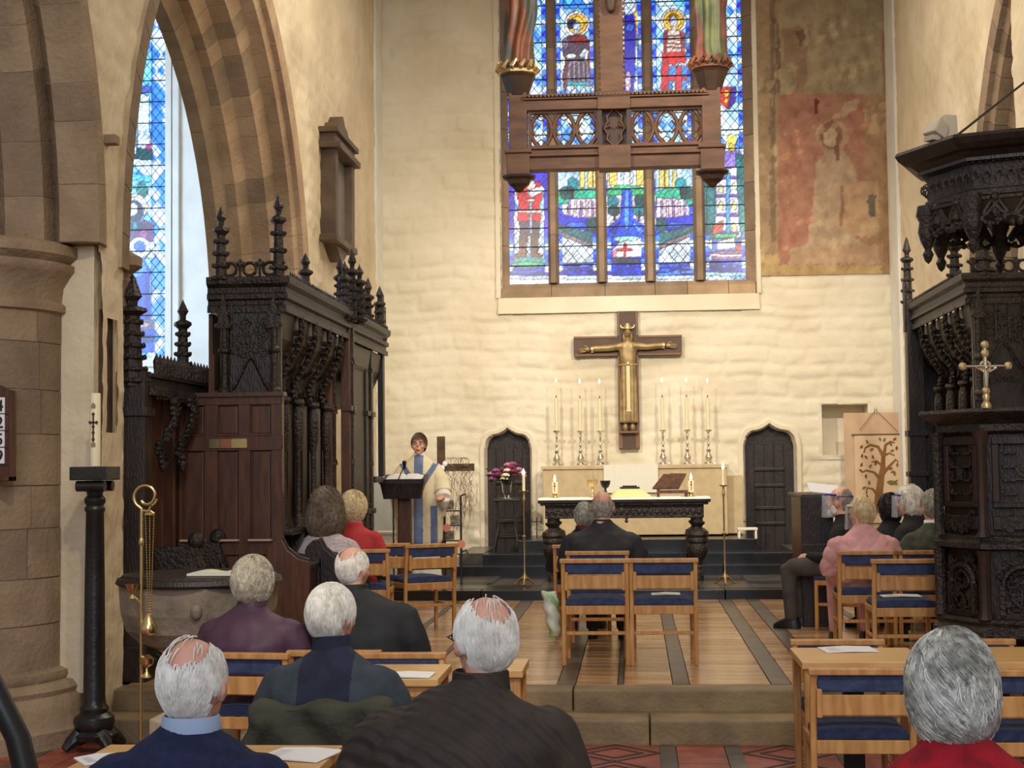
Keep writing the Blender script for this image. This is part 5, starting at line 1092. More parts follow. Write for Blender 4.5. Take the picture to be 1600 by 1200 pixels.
# low carved screen in the arch
sc_ = thing('low_carved_screen', 'lower dark carved screen with spiky cresting under the left arch', 'screen', (-3.27, 10.4, FZ))
def LS(m): m.v = [(a+3.27, b-10.4, c-FZ) for a, b, c in m.v]; return m
oS = (-3.27, 10.4, FZ)
LS(MB().bb((-3.36, 9.85, FZ), (-3.20, 10.0, 2.3)).bb((-3.38, 9.83, FZ), (-3.18, 10.02, .5)).bb((-3.38, 9.83, 2.0), (-3.18, 10.02, 2.06))).build('end_post', M_dark, sc_, bevel=.006)
pinnacle(sc_, -3.30, 9.9, 2.2, 2.95, .07, 6, o=oS); pinnacle(sc_, -3.24, 10.84, 2.3, 2.88, .045, 5, o=oS); pinnacle(sc_, -3.36, 10.0, 2.2, 2.7, .05, 4, o=oS)
LS(MB().bb((-3.30, 9.95, 2.14), (-3.16, 11.95, 2.20)).bb((-3.30, 9.95, 2.20), (-3.19, 11.95, 2.26)).bb((-3.30, 9.95, 2.26), (-3.17, 11.95, 2.29))).build('canopy_rail', M_dark2, sc_, bevel=.004)
cresting(sc_, (-3.18, 10.0, 2.29), (-3.18, 11.95, 2.29), .14, 24, oS, 'spike'); cresting(sc_, (-3.17, 10.0, 2.12), (-3.17, 11.95, 2.12), .05, 30, oS, 'spike')
for i in range(7):
    a = 10.0+i*.27; LS(MB().bb((-3.33, a, FZ), (-3.30, a+.26, 2.15))).build('board', M_mahog2, sc_)
    LS(MB().bb((-3.30, a+.255, FZ), (-3.285, a+.275, 2.14))).build('muntin', M_mahog2, sc_)
for y in (10.3, 10.75):
    m = MB(); pts = [(-3.15, y, 2.14), (-3.13, y, 2.02), (-3.17, y-.02, 1.90), (-3.22, y-.05, 1.80), (-3.20, y-.05, 1.70)]
    pts = smoothpath(pts, 14); m.tube(pts, .026, 6)
    for p in pts: j = random.uniform; m.ell((p[0]+j(-.02, .02), p[1]-.02, p[2]), (j(.02, .032), .026, j(.02, .03)), 6, 4); m.tube([p, (p[0]+.03, p[1]-.02, p[2]+.02), (p[0]+.045, p[1]-.02, p[2]+.045)], [.012, .01, .004], 4)
    m.lathe([(.0, 1.62), (.025, 1.65), (.035, 1.70), (.02, 1.73)], (-3.20, y-.05, 0), 8)
    LS(m).build('bracket', M_dark2, sc_, smooth=50)
for y in (10.35, 10.9): LS(MB().yz([(y-.03, .27), (y+.03, .27), (y+.03, 1.12), (y-.03, 1.12)], -3.28, -2.98).ell((-3.0, y, 1.16), (.06, .05, .06)).tube([(-3.0, y, 1.1), (-2.95, y, .95), (-3.0, y, .8)], .03, 6)).build('seat_arm', M_dark2, sc_, bevel=.0)
# choir desks with poppy-curved ends
for k, (xa, xb, y, s) in enumerate(((-2.54, -2.24, 10.45, 1), (-2.36, -2.07, 10.87, .98))):
    d = thing('choir_desk', ['nearer dark choir desk end with curved shoulder by left stalls', 'further dark choir desk end with pointed shoulder behind the first'][k], 'desk', (xa, y, FZ))
    w_ = xb-xa; h = .84*s
    MB().xz([(0, 0), (w_, 0), (w_, h-.10), (w_*.75, h-.08), (w_*.5, h-.02), (w_*.38, h+.05), (w_*.2, h+.04), (w_*.06, h), (0, h-.03)], 0, .05).build('end_panel', M_mahog if k == 0 else M_dark, d, bevel=.008)
    MB().tube([(w_*.38, .02, h+.055), (w_*.5, .02, h-.01), (w_*.75, .02, h-.075), (w_, .02, h-.095)], .014, 6).build('end_moulding', M_dark, d)
    MB().bb((w_-.04, .05, 0), (w_-.01, .38, h-.15)).build('front_board', M_dark, d)
    MB().add([(0, .05, h-.10), (w_, .05, h-.16), (w_, .4, h-.16), (0, .4, h-.10), (0, .05, h-.07), (w_, .05, h-.13), (w_, .4, h-.13), (0, .4, h-.07)], [(3, 2, 1, 0), (4, 5, 6, 7), (0, 1, 5, 4), (1, 2, 6, 5), (2, 3, 7, 6), (3, 0, 4, 7)]).build('book_slope', M_dark, d)
    MB().xz([(0, 0), (w_, 0), (w_, h-.10), (0, h-.03)], .35, .40).build('end_panel', M_dark, d)
# right stall
sR, LR, oR = stall(1, 'dark carved choir stall canopy with pinnacles along the right chancel wall', 2.80, 3.31, 13.1, 15.7, 3.22, [13.5, 14.0, 14.55, 15.1], 2.92, (2.84, 3.33))
pinnacle(sR, 2.94, 13.1, 3.2, 3.95, .06, 5, o=oR); pinnacle(sR, 2.80, 13.55, 3.22, 3.62, .045, 3, o=oR); pinnacle(sR, 2.77, 15.68, 3.2, 3.92, .045, 4, o=oR)
LR(MB().bb((2.74, 15.6, FZ), (2.90, 15.75, 3.25)).bb((2.72, 15.62, 2.95), (2.74, 15.7, 3.45)).bb((2.72, 15.58, 1.9), (2.92, 15.77, 1.96)).bb((2.72, 15.58, 1.5), (2.92, 15.77, 1.55))).build('far_post', M_dark, sR, bevel=.006)
LR(MB().bb((2.9, 15.70, FZ), (3.34, 15.74, 3.0))).build('far_board', M_dark, sR)
M_darkred = mat('dark_red_oak', C(62, 40, 30), C(42, 28, 22), 6, .4)
# ================================================================== PULPIT
pc = Vector((2.416, 9.617)); A0 = math.radians(-133.5)
def octo(r, k): a = A0+k*PI/4; return (pc.x+r*math.cos(a), pc.y+r*math.sin(a))
pu = thing('pulpit', 'dark carved octagonal wooden pulpit at the right chancel step', 'pulpit', (pc.x, pc.y, 0))
def LU(m, o=(pc.x, pc.y, 0)): m.v = [(a-o[0], b-o[1], c-o[2]) for a, b, c in m.v]; return m
def octring(prof, c=(pc.x, pc.y)): return MB().lathe(prof, (c[0], c[1], 0), 8, ph=A0)
LU(octring([(.30, -.0), (.30, .1), (.16, .14), (.14, .5), (.3, .58), (.5, .6)])).build('stem', M_dark, pu)
LU(octring([(.50, .60), (.62, .62), (.62, .65), (.59, .68), (.60, .70), (.58, .72)])).build('base_moulding', M_dark2, pu)
LU(octring([(.53, .66), (.53, 1.92)])).build('drum', M_dark, pu)
LU(octring([(.55, 1.12), (.60, 1.13), (.60, 1.16), (.57, 1.18), (.57, 1.20), (.55, 1.21)])).build('middle_rail', M_dark2, pu)
LU(octring([(.54, 1.80), (.57, 1.82), (.57, 1.86), (.60, 1.88), (.66, 1.915), (.68, 1.93), (.67, 1.95), (.50, 1.95)])).build('book_ledge', M_dark2, pu)
for k in range(8):
    x, y = octo(.565, k)
    LU(MB().lathe([(.03, .70), (.045, .72), (.035, .76), (.035, 1.08), (.045, 1.12)], (x, y, 0), 8).lathe([(.045, 1.20), (.03, 1.24), (.028, 1.5), (.032, 1.74), (.045, 1.80), (.05, 1.82)], (x, y, 0), 8)).build('corner_column', M_darkred if k in (0,) else M_dark2, pu, smooth=40)
def face_T(k, r=.545):
    a, b = Vector(octo(r, k)), Vector(octo(r, k+1)); d = b-a; ang = math.atan2(d.y, d.x); return Matrix.Translation((a.x-pc.x, a.y-pc.y, 0)) @ Rm('Z', ang), d.length
for k in range(8):
    T, l = face_T(k)
    def PB(a, b, name, m_, bev=.004, T=T): MB().bb(a, b, T).build(name, m_, pu, bevel=bev)
    for za, zb in ((1.24, 1.32), (1.74, 1.79), (1.37, 1.40)): PB((.05, -.02, za), (l-.05, .01, zb), 'panel_rail', M_dark)
    for a in (.05, l-.09): PB((a, -.018, 1.40), (a+.04, .01, 1.74), 'panel_stile', M_darkred if k in (0, 7) else M_dark)
    if k in (6, 7, 0, 1):
        m = MB(); cx = l/2
        for s in (-1, 1):
            for z_ in (1.45, 1.53, 1.61, 1.69): m.box((cx+s*.06, -.005, z_), (.07, .022, .012), T); m.box((cx+s*.1, -.005, z_+.03), (.012, .022, .05), T)
        m.box((cx, -.005, 1.57), (.05, .03, .08), T)
        m.build('strapwork', M_dark2, pu, kind='stuff')
        m = MB(); m.tube([(cx+.11*math.cos(t), -.02, .92+.11*math.sin(t)) for t in np.linspace(0, PI, 11)], .018, 6, T).tube([(cx+.07*math.cos(t), -.02, .92+.07*math.sin(t)) for t in np.linspace(0, PI, 9)], .008, 5, T)
        for s in (-1, 1): m.box((cx+s*.115, -.015, .83), (.03, .04, .18), T)
        q = MB(); carve_panel(q, .05, l-.05, -.01, .74, 1.10, 20+k, 1.6); m.add(q.v, q.f, 0, T)
        q = MB(); carve_panel(q, .06, l-.06, -.02, 1.22, 1.34, 30+k, 1.5); m.add(q.v, q.f, 0, T)
        q = MB(); carve_panel(q, .06, l-.06, -.0, 1.80, 1.92, 40+k, 1.5); m.add(q.v, q.f, 0, T)
        m.build('arcade_carving', M_dark2, pu, kind='stuff')
    PB((.04, -.015, .72), (l-.04, .01, .76), 'panel_rail', M_dark)
LU(MB().bb((2.95, 9.9, 0), (3.28, 10.15, 3.3))).build('back_board', M_dark, pu)
# sounding board
te = thing('sounding_board', 'dark carved octagonal sounding board above the pulpit', 'canopy', (pc.x, pc.y, 3.1))
oT = (pc.x, pc.y, 3.1)
LU(octring([(.60, 3.40), (.64, 3.41), (.64, 3.43), (.68, 3.46), (.72, 3.47), (.76, 3.50), (.78, 3.53), (.77, 3.55), (.4, 3.56)]), oT).build('cornice', M_dark, te)
LU(octring([(.58, 3.20), (.60, 3.21), (.60, 3.24), (.585, 3.25), (.585, 3.40)]), oT).build('frieze', M_dark2, te)
m = MB()
for k in range(8):
    a, b = Vector(octo(.61, k)), Vector(octo(.61, k+1)); d = (b-a); n_ = 12
    for i in range(n_): p = a+d*(i+.5)/n_; m.box((p.x, p.y, 3.415), (.018, .018, .03))
    for i in range(7): p = a+d*(i+.5)/7; m.tube([(p.x+.02*math.cos(t), p.y, 3.32+.03*math.sin(t)) for t in np.linspace(0, 4, 6)], .007, 4)
LU(m, oT).build('dentils', M_dark2, te, kind='stuff')
for k in range(8):
    a, b = Vector(octo(.60, k)), Vector(octo(.60, k+1)); d = b-a; m = MB(); at2 = lambda t, z_: (a.x+d.x*t, a.y+d.y*t, z_)
    for c in (.30, .70):
        for s in (-1, 1): m.tube([at2(c+s*(.03+.13*math.sin(t*1.2)), 3.18-.10*math.sin(t)) for t in np.linspace(0, PI, 9)], .016, 6)
        m.ell(at2(c, 3.10), (.03, .03, .035), 8, 5); m.ell(at2(c, 3.19), (.035, .03, .03), 8, 5)
    for q in np.linspace(.12, .88, 9): m.ell(at2(q, 3.05+.02*math.sin(q*20)), (.022, .022, .024), 6, 4)
    m.tube([at2(q, 3.06+.025*math.cos(q*4*PI)) for q in np.linspace(.04, .96, 14)], .012, 5)
    m.tube([at2(q, 3.19) for q in (.02, .98)], .016, 5)
    LU(m, oT).build('pierced_fringe', M_dark2, te, kind='stuff')
    x, y = octo(.59, k); LU(MB().lathe([(.0, 2.86), (.02, 2.88), (.035, 2.92), (.02, 2.95), (.045, 3.0), (.06, 3.06), (.05, 3.12), (.07, 3.16), (.06, 3.22)], (x, y, 0), 9), oT).build('pendant', M_dark2, te, smooth=40)
LU(octring([(.56, 3.18), (.56, 3.21)]), oT).build('soffit', M_dark, te)
p0 = P(1482, 222, 9.35); p1 = P(1640, 98, 10.2)
MB().tube([(p0.x-oT[0], p0.y-oT[1], p0.z-oT[2]), (p1.x-oT[0], p1.y-oT[1], p1.z-oT[2]), (3.36-oT[0], 10.8-oT[1], p1.z+.12-oT[2])], .008, 6).build('tie_rod', M_iron, te)
for k, (u, v, Y, rz, h) in enumerate(((1457, 228, 9.3, .5, .10), (1480, 216, 9.4, .1, .14))):
    p = P(u, v, Y); r = thing('cream_block', ['small tilted cream box on the sounding board edge', 'taller cream box on the sounding board beside the tilted one'][k], 'box', (p.x, Y, 3.565), rz)
    MB().box((0, 0, .03+h/2), (.10, .12, h), Rm('Y', .5 if k == 0 else .05), top=.8).build('body', mat('cream_metal', C(196, 182, 160), None), r, bevel=.01)
    MB().box((0, 0, .015), (.06, .08, .03)).build('base', mat('cream_metal', C(196, 182, 160), None), r)
# altar cross on pulpit ledge
p = P(1539, 637, 9.16)
r = thing('processional_cross', 'ornate silver and gilt crucifix standing on the pulpit ledge', 'cross', (p.x, 9.12, 1.95))
MB().lathe([(.028, 0), (.03, .02), (.016, .04), (.022, .07), (.012, .09)], n=12).build('foot', M_gilt, r, smooth=40)
MB().tube([(0, 0, .08), (0, 0, .36)], .012, 8).tube([(-.12, 0, .245), (.12, 0, .245)], .011, 8).build('cross', M_silver, r, smooth=50)
for x, z in ((-.13, .245), (.13, .245), (0, .37), (0, .32), (0, .1)): MB().lathe([(.0, -.026), (.018, -.018), (.024, 0), (.018, .018), (0, .026)], (x, 0, z), 8).build('boss', M_gilt, r, smooth=40)
MB().tube([(.03*math.cos(t), 0, .245+.03*math.sin(t)) for t in np.linspace(0, 2*PI, 13)[:-1]], .006, 6, closed=True).build('ring', M_gilt, r)
MB().loft([(0, -.016, .12, .008, .006), (0, -.018, .17, .012, .009), (0, -.018, .21, .016, .009)], 8).ell((0, -.02, .235), (.011, .011, .014), 8, 6).tube([(-.015, -.018, .21), (-.06, -.016, .235)], .006, 5).tube([(.015, -.018, .21), (.06, -.016, .235)], .006, 5).build('corpus', M_silver, r, smooth=50)
# ================================================================== LECTERN, MICROPHONE
lx = P(632, 740, 16.2).x
r = thing('lectern', 'dark wooden lectern with open book in front of the priest', 'lectern', (lx, 16.2, FZ+.105))
MB().bb((-.26, -.2, 0), (.26, .2, .06)).bb((-.18, -.14, .06), (.18, .14, .1)).build('base', M_mahog, r, bevel=.01)
MB().bb((-.07, -.05, .1), (.07, .05, .98)).build('stem', M_mahog, r, bevel=.012)
MB().add([(-.2, -.18, .94), (.2, -.18, .94), (.16, .16, 1.05), (-.16, .16, 1.05), (-.235, -.2, 1.12), (.235, -.2, 1.12), (.235, .2, 1.20), (-.235, .2, 1.20)], [(3, 2, 1, 0), (4, 5, 6, 7), (0, 1, 5, 4), (1, 2, 6, 5), (2, 3, 7, 6), (3, 0, 4, 7)]).build('desk_top', M_dark, r, bevel=.008)
MB().bb((-.24, -.215, 1.10), (.24, -.195, 1.15)).build('ledge', M_dark, r)
r2 = thing('open_book', 'open white-paged book on the lectern', 'book', (lx, 16.2, FZ+.105+1.145))
MB().xz([(-.20, .0), (-.01, -.0), (0, .02), (-.03, .035), (-.12, .035), (-.2, .012)], -.14, .14, T=Rm('X', .2)).xz([(.20, .0), (.01, -.0), (0, .02), (.03, .035), (.12, .035), (.2, .012)], -.14, .14, T=Rm('X', .2)).build('pages', M_paper, r2)
mx = P(613, 740, 15.9).x
r = thing('microphone_stand', 'thin black microphone stand left of the lectern', 'microphone', (mx, 15.95, FZ+.105))
for k in range(3): a = 2*PI*k/3+.5; MB().tube([(0, 0, .12), (.16*math.cos(a), .1*math.sin(a), .01)], .008, 6).build('leg', M_iron, r)
MB().tube([(0, 0, .1), (0, 0, 1.0)], .009, 8).build('pole', M_iron, r)
MB().tube([(0, 0, 1.0), (.02, .04, 1.08), (.09, .12, 1.27)], .006, 6).build('gooseneck', M_iron, r)
MB().lathe([(.012, -.04), (.016, .0), (.022, .02), (.022, .045), (.0, .06)], (.10, .13, 1.29), 10).build('microphone_head', M_iron, r, smooth=50)
# rough wooden cross with wire, behind the priest
Yc = 17.6; p = P(689, 682, Yc)
r = thing('rough_cross', 'rough brown wooden cross with tangled wire behind the priest', 'cross', (p.x, Yc, FZ+.11))
zt = p.z-FZ-.11; M_rc = mat('rough_wood', C(92, 68, 38), C(60, 42, 24), 8, .7, bump=.4)
MB().bb((-.045, -.03, 0), (.045, .03, zt)).build('upright', M_rc, r, bevel=.006)
za = P(712, 730, Yc).z-FZ-.11; MB().bb((-.30, -.04, za-.045), (.38, .04, za+.04)).build('arm', M_rc, r, bevel=.006)
m = MB(); rr = random.Random(3)
for k in range(26):
    x = rr.uniform(.02, .38); z = za; a = rr.uniform(0, 6); pts = []
    for q in range(9): pts.append((x+.05*math.sin(a+q*1.1)+.0, -.05+.03*math.cos(q+a), z-.02-q*rr.uniform(.04, .10))); 
    m.tube(pts, .0028, 3)
for k in range(10):
    x = rr.uniform(.04, .3); m.tube([(x+.05*math.cos(t+k), -.04+.04*math.sin(t*2), za+.06+.05*math.sin(t+k)) for t in np.linspace(0, 6, 9)], .0028, 3)
m.build('tangled_wire', mat('rusty_wire', C(130, 104, 84), None, rough=.6), r, kind='stuff')
for x, z in ((.02, za-.01), (.05, za+.04)): MB().ell((x, -.06, z), (.03, .02, .035), 8, 6).build('white_flower', M_paper, r)
# candle rack with cards
p = P(708, 860, 17.0)
r = thing('iron_card_rack', 'black iron rack with small cards and orange discs by the chair', 'rack', (p.x, 17.0, FZ+.105))
for s in (-1, 1): MB().tube([(s*.09, 0, 0), (s*.09, 0, .95)], .012, 6).tube([(s*.09, 0, .95), (s*.14, 0, .97), (s*.15, -.02, .93)], .009, 6).tube([(s*.09, 0, .33), (s*.15, 0, .35), (s*.16, 0, .31)], .009, 6).build('upright', M_iron, r)
for z in (.3, .45, .62, .78): MB().bb((-.09, -.05, z), (.09, .05, z+.012)).build('shelf', M_iron, r)
for x, z, w_ in ((-.03, .47, .05), (.03, .64, .05), (-.04, .80, .06)): MB().bb((x-w_, -.06, z), (x+w_, -.055, z+.10)).build('card', mat('card_grey', C(150, 140, 120), C(80, 74, 66), 20, .7), r)
for x, z in ((-.06, .60), (.10, .42)): MB().tube([(x, -.07, z), (x, -.062, z)], .045, 14).build('orange_disc', mat('orange_disc', C(222, 140, 110), None), r)
# pale block by the stall end
p = P(583, 745, 18.2)
MB().bb((-.20, -.3, 0), (.17, .3, 1.02)).build('stone_block', mat('grey_plaster', C(196, 200, 194), C(176, 180, 176), 3, .8), None, label='pale grey upright stone block behind the stalls', cat='block', bevel=.01).location = (p.x+.06, 18.3, FZ+.22)
p = P(604, 810, 17.4); r = thing('white_box', 'small white box left of the lectern', 'box', (p.x, 17.4, FZ+.105))
MB().bb((-.10, -.12, 0), (.10, .12, .52)).build('body', M_cloth, r, bevel=.008); MB().bb((-.11, -.13, .52), (.11, .13, .55)).build('lid', M_cloth, r, bevel=.006)
# ================================================================== LEFT FOREGROUND: candle column, board, stand, font
cxx = P(148, 900, 8.92).x
r = thing('candle_column', 'tall black carved wooden column on splayed feet beside the pillar', 'column', (cxx, 8.92, 0))
MB().lathe([(.075, .10), (.11, .13), (.12, .17), (.115, .20), (.08, .225), (.085, .25), (.07, .27), (.064, .30), (.058, 1.0), (.052, 1.40), (.06, 1.41), (.06, 1.425), (.05, 1.44), (.062, 1.46), (.062, 1.48), (.045, 1.50), (.05, 1.53)], n=20).build('shaft', M_column, r, smooth=40)
MB().bb((-.115, -.115, 1.59), (.115, .115, 1.67)).build('top_slab', M_column, r, bevel=.006)
for s in (-1, 1): MB().tube([(-.085, s*.07, 1.555), (.085, s*.07, 1.555)], .032, 10).build('volute', M_column, r, smooth=40)
MB().lathe([(.13, .07), (.14, .10), (.10, .13)], n=8, ph=PI/8).build('base_block', M_column, r)
for k in range(4):
    a = PI/4+k*PI/2; MB().tube([(.09*math.cos(a), .09*math.sin(a), .10), (.15*math.cos(a), .13*math.sin(a), .06), (.19*math.cos(a), .17*math.sin(a), .025)], [.05, .04, .025], 7).build('foot', M_column, r, smooth=50)
r = thing('paschal_candle', 'thick white paschal candle with dark cross motif on black column', 'candle', (cxx, 8.92, 1.672))
MB().lathe([(.032, 0), (.031, .43), (.026, .435)], n=18).build('candle', M_wax, r, smooth=50)
m = MB(); M_mot = mat('motif_red', C(92, 44, 40), None)
m.box((0, -.033, .23), (.009, .006, .17)).box((0, -.033, .26), (.045, .006, .009)); 
for x, z in ((0, .31), (0, .20), (-.02, .26), (.02, .26), (0, .16), (0, .235)): m.ell((x, -.034, z), (.010, .004, .010), 6, 4)
m.build('cross_motif', M_mot, r, kind='stuff')
for z in (.36, .13): MB().xz([(-.012, z-.015), (.012, z-.015), (.013, z+.004), (0, z+.018), (-.013, z+.004)], -.036, -.031).build('painted_leaf', mat('leaf_mark', C(150, 136, 96), None), r)
# hymn board
r = thing('hymn_board', 'brown wooden hymn board with white number cards hung on the pillar', 'hymn board', (-3.905, 8.72, 1.88))
xr = -.30+.595; hb = .29
MB().bb((-.30, 0, -.28), (.275, .02, .24)).xz([(-.30, .24), (.275, .24), (.2, .275), (-.2, .275)], 0, .02).build('board', M_mahog, r)
MB().bb((.265, -.015, -.29), (.295, .03, .24)).bb((-.3, -.015, -.29), (.295, .03, -.26)).build('frame', M_mahog, r, bevel=.004)
for i, ch in enumerate('4259'):
    z = .20-i*.098
    MB().bb((.175, -.008, z-.092), (.238, -.003, z)).build('number_card', M_paper, r)
    cu_ = bpy.data.curves.new('digit', 'FONT'); cu_.body = ch; cu_.size = .095; cu_.extrude = .001; cu_.align_x = 'CENTER'; cu_.offset = .0015
    t_ = bpy.data.objects.new('tmp', cu_); COL.objects.link(t_); dg = bpy.context.evaluated_depsgraph_get(); me = bpy.data.meshes.new_from_object(t_.evaluated_get(dg)); bpy.data.objects.remove(t_)
    me.materials.clear(); me.materials.append(M_iron); o_ = bpy.data.objects.new('digit', me); COL.objects.link(o_); o_.parent = r; o_.location = (.207, -.0095, z-.08); o_.rotation_euler = (PI/2, 0, 0)
    MB().bb((-.29, -.012, z-.097), (.28, 0, z-.092)).build('slat', M_mahog, r)
# thurible stand
tx = P(221, 900, 8.1).x
r = thing('thurible_stand', 'slender brass stand with curled crook and hanging censers', 'stand', (tx, 8.1, 0))
MB().tube([(0, 0, 0), (0, 0, 1.42)], .0085, 8).lathe([(.012, 1.24), (.016, 1.26), (.012, 1.28)], (0, 0, 0), 8).build('rod', M_brass, r, smooth=50)
MB().lathe([(.13, 0), (.12, .02), (.03, .04), (.015, .08)], n=16).build('base', M_brass, r, smooth=40)
sp = []
for t in np.linspace(-.9, 4.9, 30): R_c = .062*(1-.05*t if t < 3.8 else 1-.05*3.8-(t-3.8)*.35); sp.append((.02+R_c*math.cos(-t-2.0+PI*.0), 0, 1.50+R_c*math.sin(-t-2.0)))
sp = [(.018+.06*math.cos(t)*(1 if t > -1.0 else 1), 0, 1.50+.062*math.sin(t)) for t in np.linspace(-1.9, -1.9-2*PI*.62, 18)]
sp += [(.018+(.06-.035*q)*math.cos(-1.9-2*PI*.62-q*2.9), 0, 1.50+(.062-.036*q)*math.sin(-1.9-2*PI*.62-q*2.9)) for q in np.linspace(.1, 1, 10)]
MB().tube([(0, 0, 1.42)]+sp, .008, 7).tube([(.055, 0, 1.455), (.075, 0, 1.47), (.085, 0, 1.49)], .006, 6).build('crook', M_brass, r, smooth=60)
MB().tube([(.0, 0, 1.43), (.035, 0, 1.425), (.05, 0, 1.45)], .007, 6).lathe([(.028, 1.405), (.028, 1.415), (.006, 1.43)], (.045, 0, 0), 10).build('hook', M_brass, r)
m = MB()
for dx in (-.02, .0, .02):
    for k in range(38): m.ell((.045+dx*(1-k/60), (dx*.5)*(1-k/38), 1.40-k*.0142), (.0032, .0032, .0075), 5, 4)
m.build('chain', M_brass, r, kind='stuff')
MB().lathe([(.02, .76), (.042, .775), (.048, .80), (.036, .83), (.02, .86), (.008, .88), (.0, .885)], (.04, 0, 0), 12).build('censer', M_brass, r, smooth=40)
MB().lathe([(.03, .54), (.008, .57), (.006, .59), (.035, .61), (.04, .64), (.015, .66)], (.03, 0, 0), 12).build('incense_boat', M_brass, r, smooth=40)
MB().tube([(0, 0, .93), (-.04, 0, .97)], .005, 6).lathe([(.02, .96), (.008, .98), (.02, 1.0), (.036, 1.03), (.038, 1.035)], (-.05, 0, 0), 12).build('cup', M_brass, r, smooth=40)
# font
fo = thing('stone_font', 'weathered stone font with dark wooden cover in front of the screen', 'font', (-2.49, 8.66, 0))
M_font = mat('font_stone', C(150, 136, 118), C(118, 106, 92), 5, .8, bump=.5, bscale=24); M_fontw = mat('font_base_stone', C(216, 204, 178), C(196, 182, 154), 4, .8, bump=.2)
MB().lathe([(.20, .62), (.34, .67), (.41, .74), (.44, .84), (.45, .96), (.45, 1.0)], n=8, ph=.35).build('bowl', M_font, fo, bevel=.01)
MB().lathe([(.32, .0), (.32, .12), (.28, .15), (.28, .24), (.19, .28), (.17, .34), (.17, .56), (.22, .62), (.24, .63)], n=8, ph=.35).build('pedestal', M_fontw, fo, bevel=.01)
MB().lathe([(.46, 1.0), (.47, 1.01), (.46, 1.035), (.44, 1.04), (.43, 1.055), (0, 1.056)], n=32).build('cover', M_dark, fo, smooth=40)
MB().ell((.1, -.415, .87), (.035, .03, .045), 8, 6).build('carved_boss', M_font, fo, smooth=60)
bk = MB()
for k in range(12):
    a = -.15+.03*k; zz = lambda q: .012+.014*abs(math.sin((q)*.55)); bk.add([(a, -.08, zz(k)), (a+.03, -.08, zz(k+1)), (a+.03, .1, zz(k+1)), (a, .1, zz(k)), (a, -.08, .0), (a+.03, -.08, 0), (a+.03, .1, 0), (a, .1, 0)], [(0, 1, 2, 3), (0, 4, 5, 1), (7, 6, 5, 4), (2, 6, 7, 3)])
o_ = bk.build('open_booklet', mat('cream_paper', C(226, 226, 200), None), None, label='open cream booklet lying on the font cover', cat='book'); o_.location = (-2.33, 8.45, 1.058)
# step plinth blocks left of the font, seen by the column
MB().tube([(-.05, 0, 1.45), (.02, 0, 1.40), (.10, 0, 1.22), (.17, 0, .9), (.22, 0, .4), (.24, 0, .0)], .028, 8).build('frame_tube', M_iron, thing('walking_frame', 'black curved frame with grey clamp at the bottom left corner', 'walking frame', (0, 0, 0)), smooth=50)
wf = bpy.data.objects['walking_frame']; p = P(8, 1105, 3.4); wf.location = (p.x-.07, 3.4, 0); wf.scale = (1, 1, (p.z)/1.30)
MB().box((.0, -.03, 1.20), (.11, .03, .06), Rm('Y', .5)).build('clamp', M_silver, wf, bevel=.006)
MB().tube([(.24, 0, .02), (-.2, 0, .02)], .028, 8).build('base_tube', M_iron, wf, smooth=50)
# ================================================================== CHAIRS AND TABLES
def make_chair():
    r = thing('church_chair', 'x', 'chair')
    for s in (-1, 1):
        MB().yz([(-.215, 0), (-.18, 0), (-.19, .42), (-.235, .71), (-.265, .71), (-.225, .42)], s*.218-.014, s*.218+.014).build('leg', M_oak, r, bevel=.004)
        MB().bb((s*.205-.014, .17, 0), (s*.205+.014, .20, .41)).build('leg', M_oak, r, bevel=.004)
        MB().bb((s*.212-.01, -.2, .37), (s*.212+.01, .19, .41)).build('side_rail', M_oak, r, bevel=.003)
        MB().bb((s*.212-.008, -.2, .20), (s*.212+.008, .19, .225)).build('side_stretcher', M_oak, r, bevel=.003)
    MB().bb((-.24, -.275, .705), (.24, -.225, .735)).build('top_rail', M_oak, r, bevel=.006)
    MB().bb((-.20, -.255, .628), (.20, -.23, .705)).build('back_pad', M_blue, r, bevel=.01)
    m = MB().bb((-.205, -.278, .525), (.205, -.262, .620)).bb((-.205, -.278, .525), (.205, -.215, .537))
    m.build('book_box', M_oak, r, bevel=.003)
    for s in (-1, 1): MB().bb((s*.195-.012, -.28, .52), (s*.195+.012, -.21, .645)).build('box_end', M_oak, r, bevel=.003)
    MB().bb((-.205, .175, .35), (.205, .195, .41)).build('front_rail', M_oak, r, bevel=.003)
    MB().bb((-.205, -.21, .35), (.205, -.19, .41)).build('rear_rail', M_oak, r, bevel=.003)
    MB().bb((-.205, -.207, .21), (.205, -.19, .235)).build('rear_stretcher', M_oak, r, bevel=.003)
    MB().xz([(-.205, .41), (.205, .41), (.21, .43), (.19, .452), (.1, .462), (-.1, .462), (-.19, .452), (-.21, .43)], -.19, .21).build('seat_cushion', M_blue, r, bevel=.008, smooth=50)
    return r
ch0 = make_chair(); ch_used = False
def chair(u, v, Yb, rz=0, floor=FZ, lab='', group=None, flip=False):
    """u: middle of the top rail, Yb: depth of the back"""
    global ch_used
    x = P(u, v, Yb).x; d = .25
    ox, oy = x-d*math.sin(rz)*(1), Yb+d*math.cos(rz)
    if not ch_used: o = ch0; ch_used = True
    else: o = copy_tree(ch0)
    o.location = (ox, oy, floor); o.rotation_euler = (0, 0, rz); o['label'] = lab; o['group'] = 'oak chairs with blue pads'
    return o
def chair_at(x, y, rz, floor, lab):
    o = copy_tree(ch0); o.location = (x, y, floor); o.rotation_euler = (0, 0, rz); o['label'] = lab; o['group'] = 'oak chairs with blue pads'; return o
cA1 = chair(929, 870, 10.6, 0, FZ, 'empty oak chair with blue pads, left of the centre pair')
cA2 = chair(1036, 872, 10.6, 0, FZ, 'empty oak chair right of the centre pair, paper on its seat')
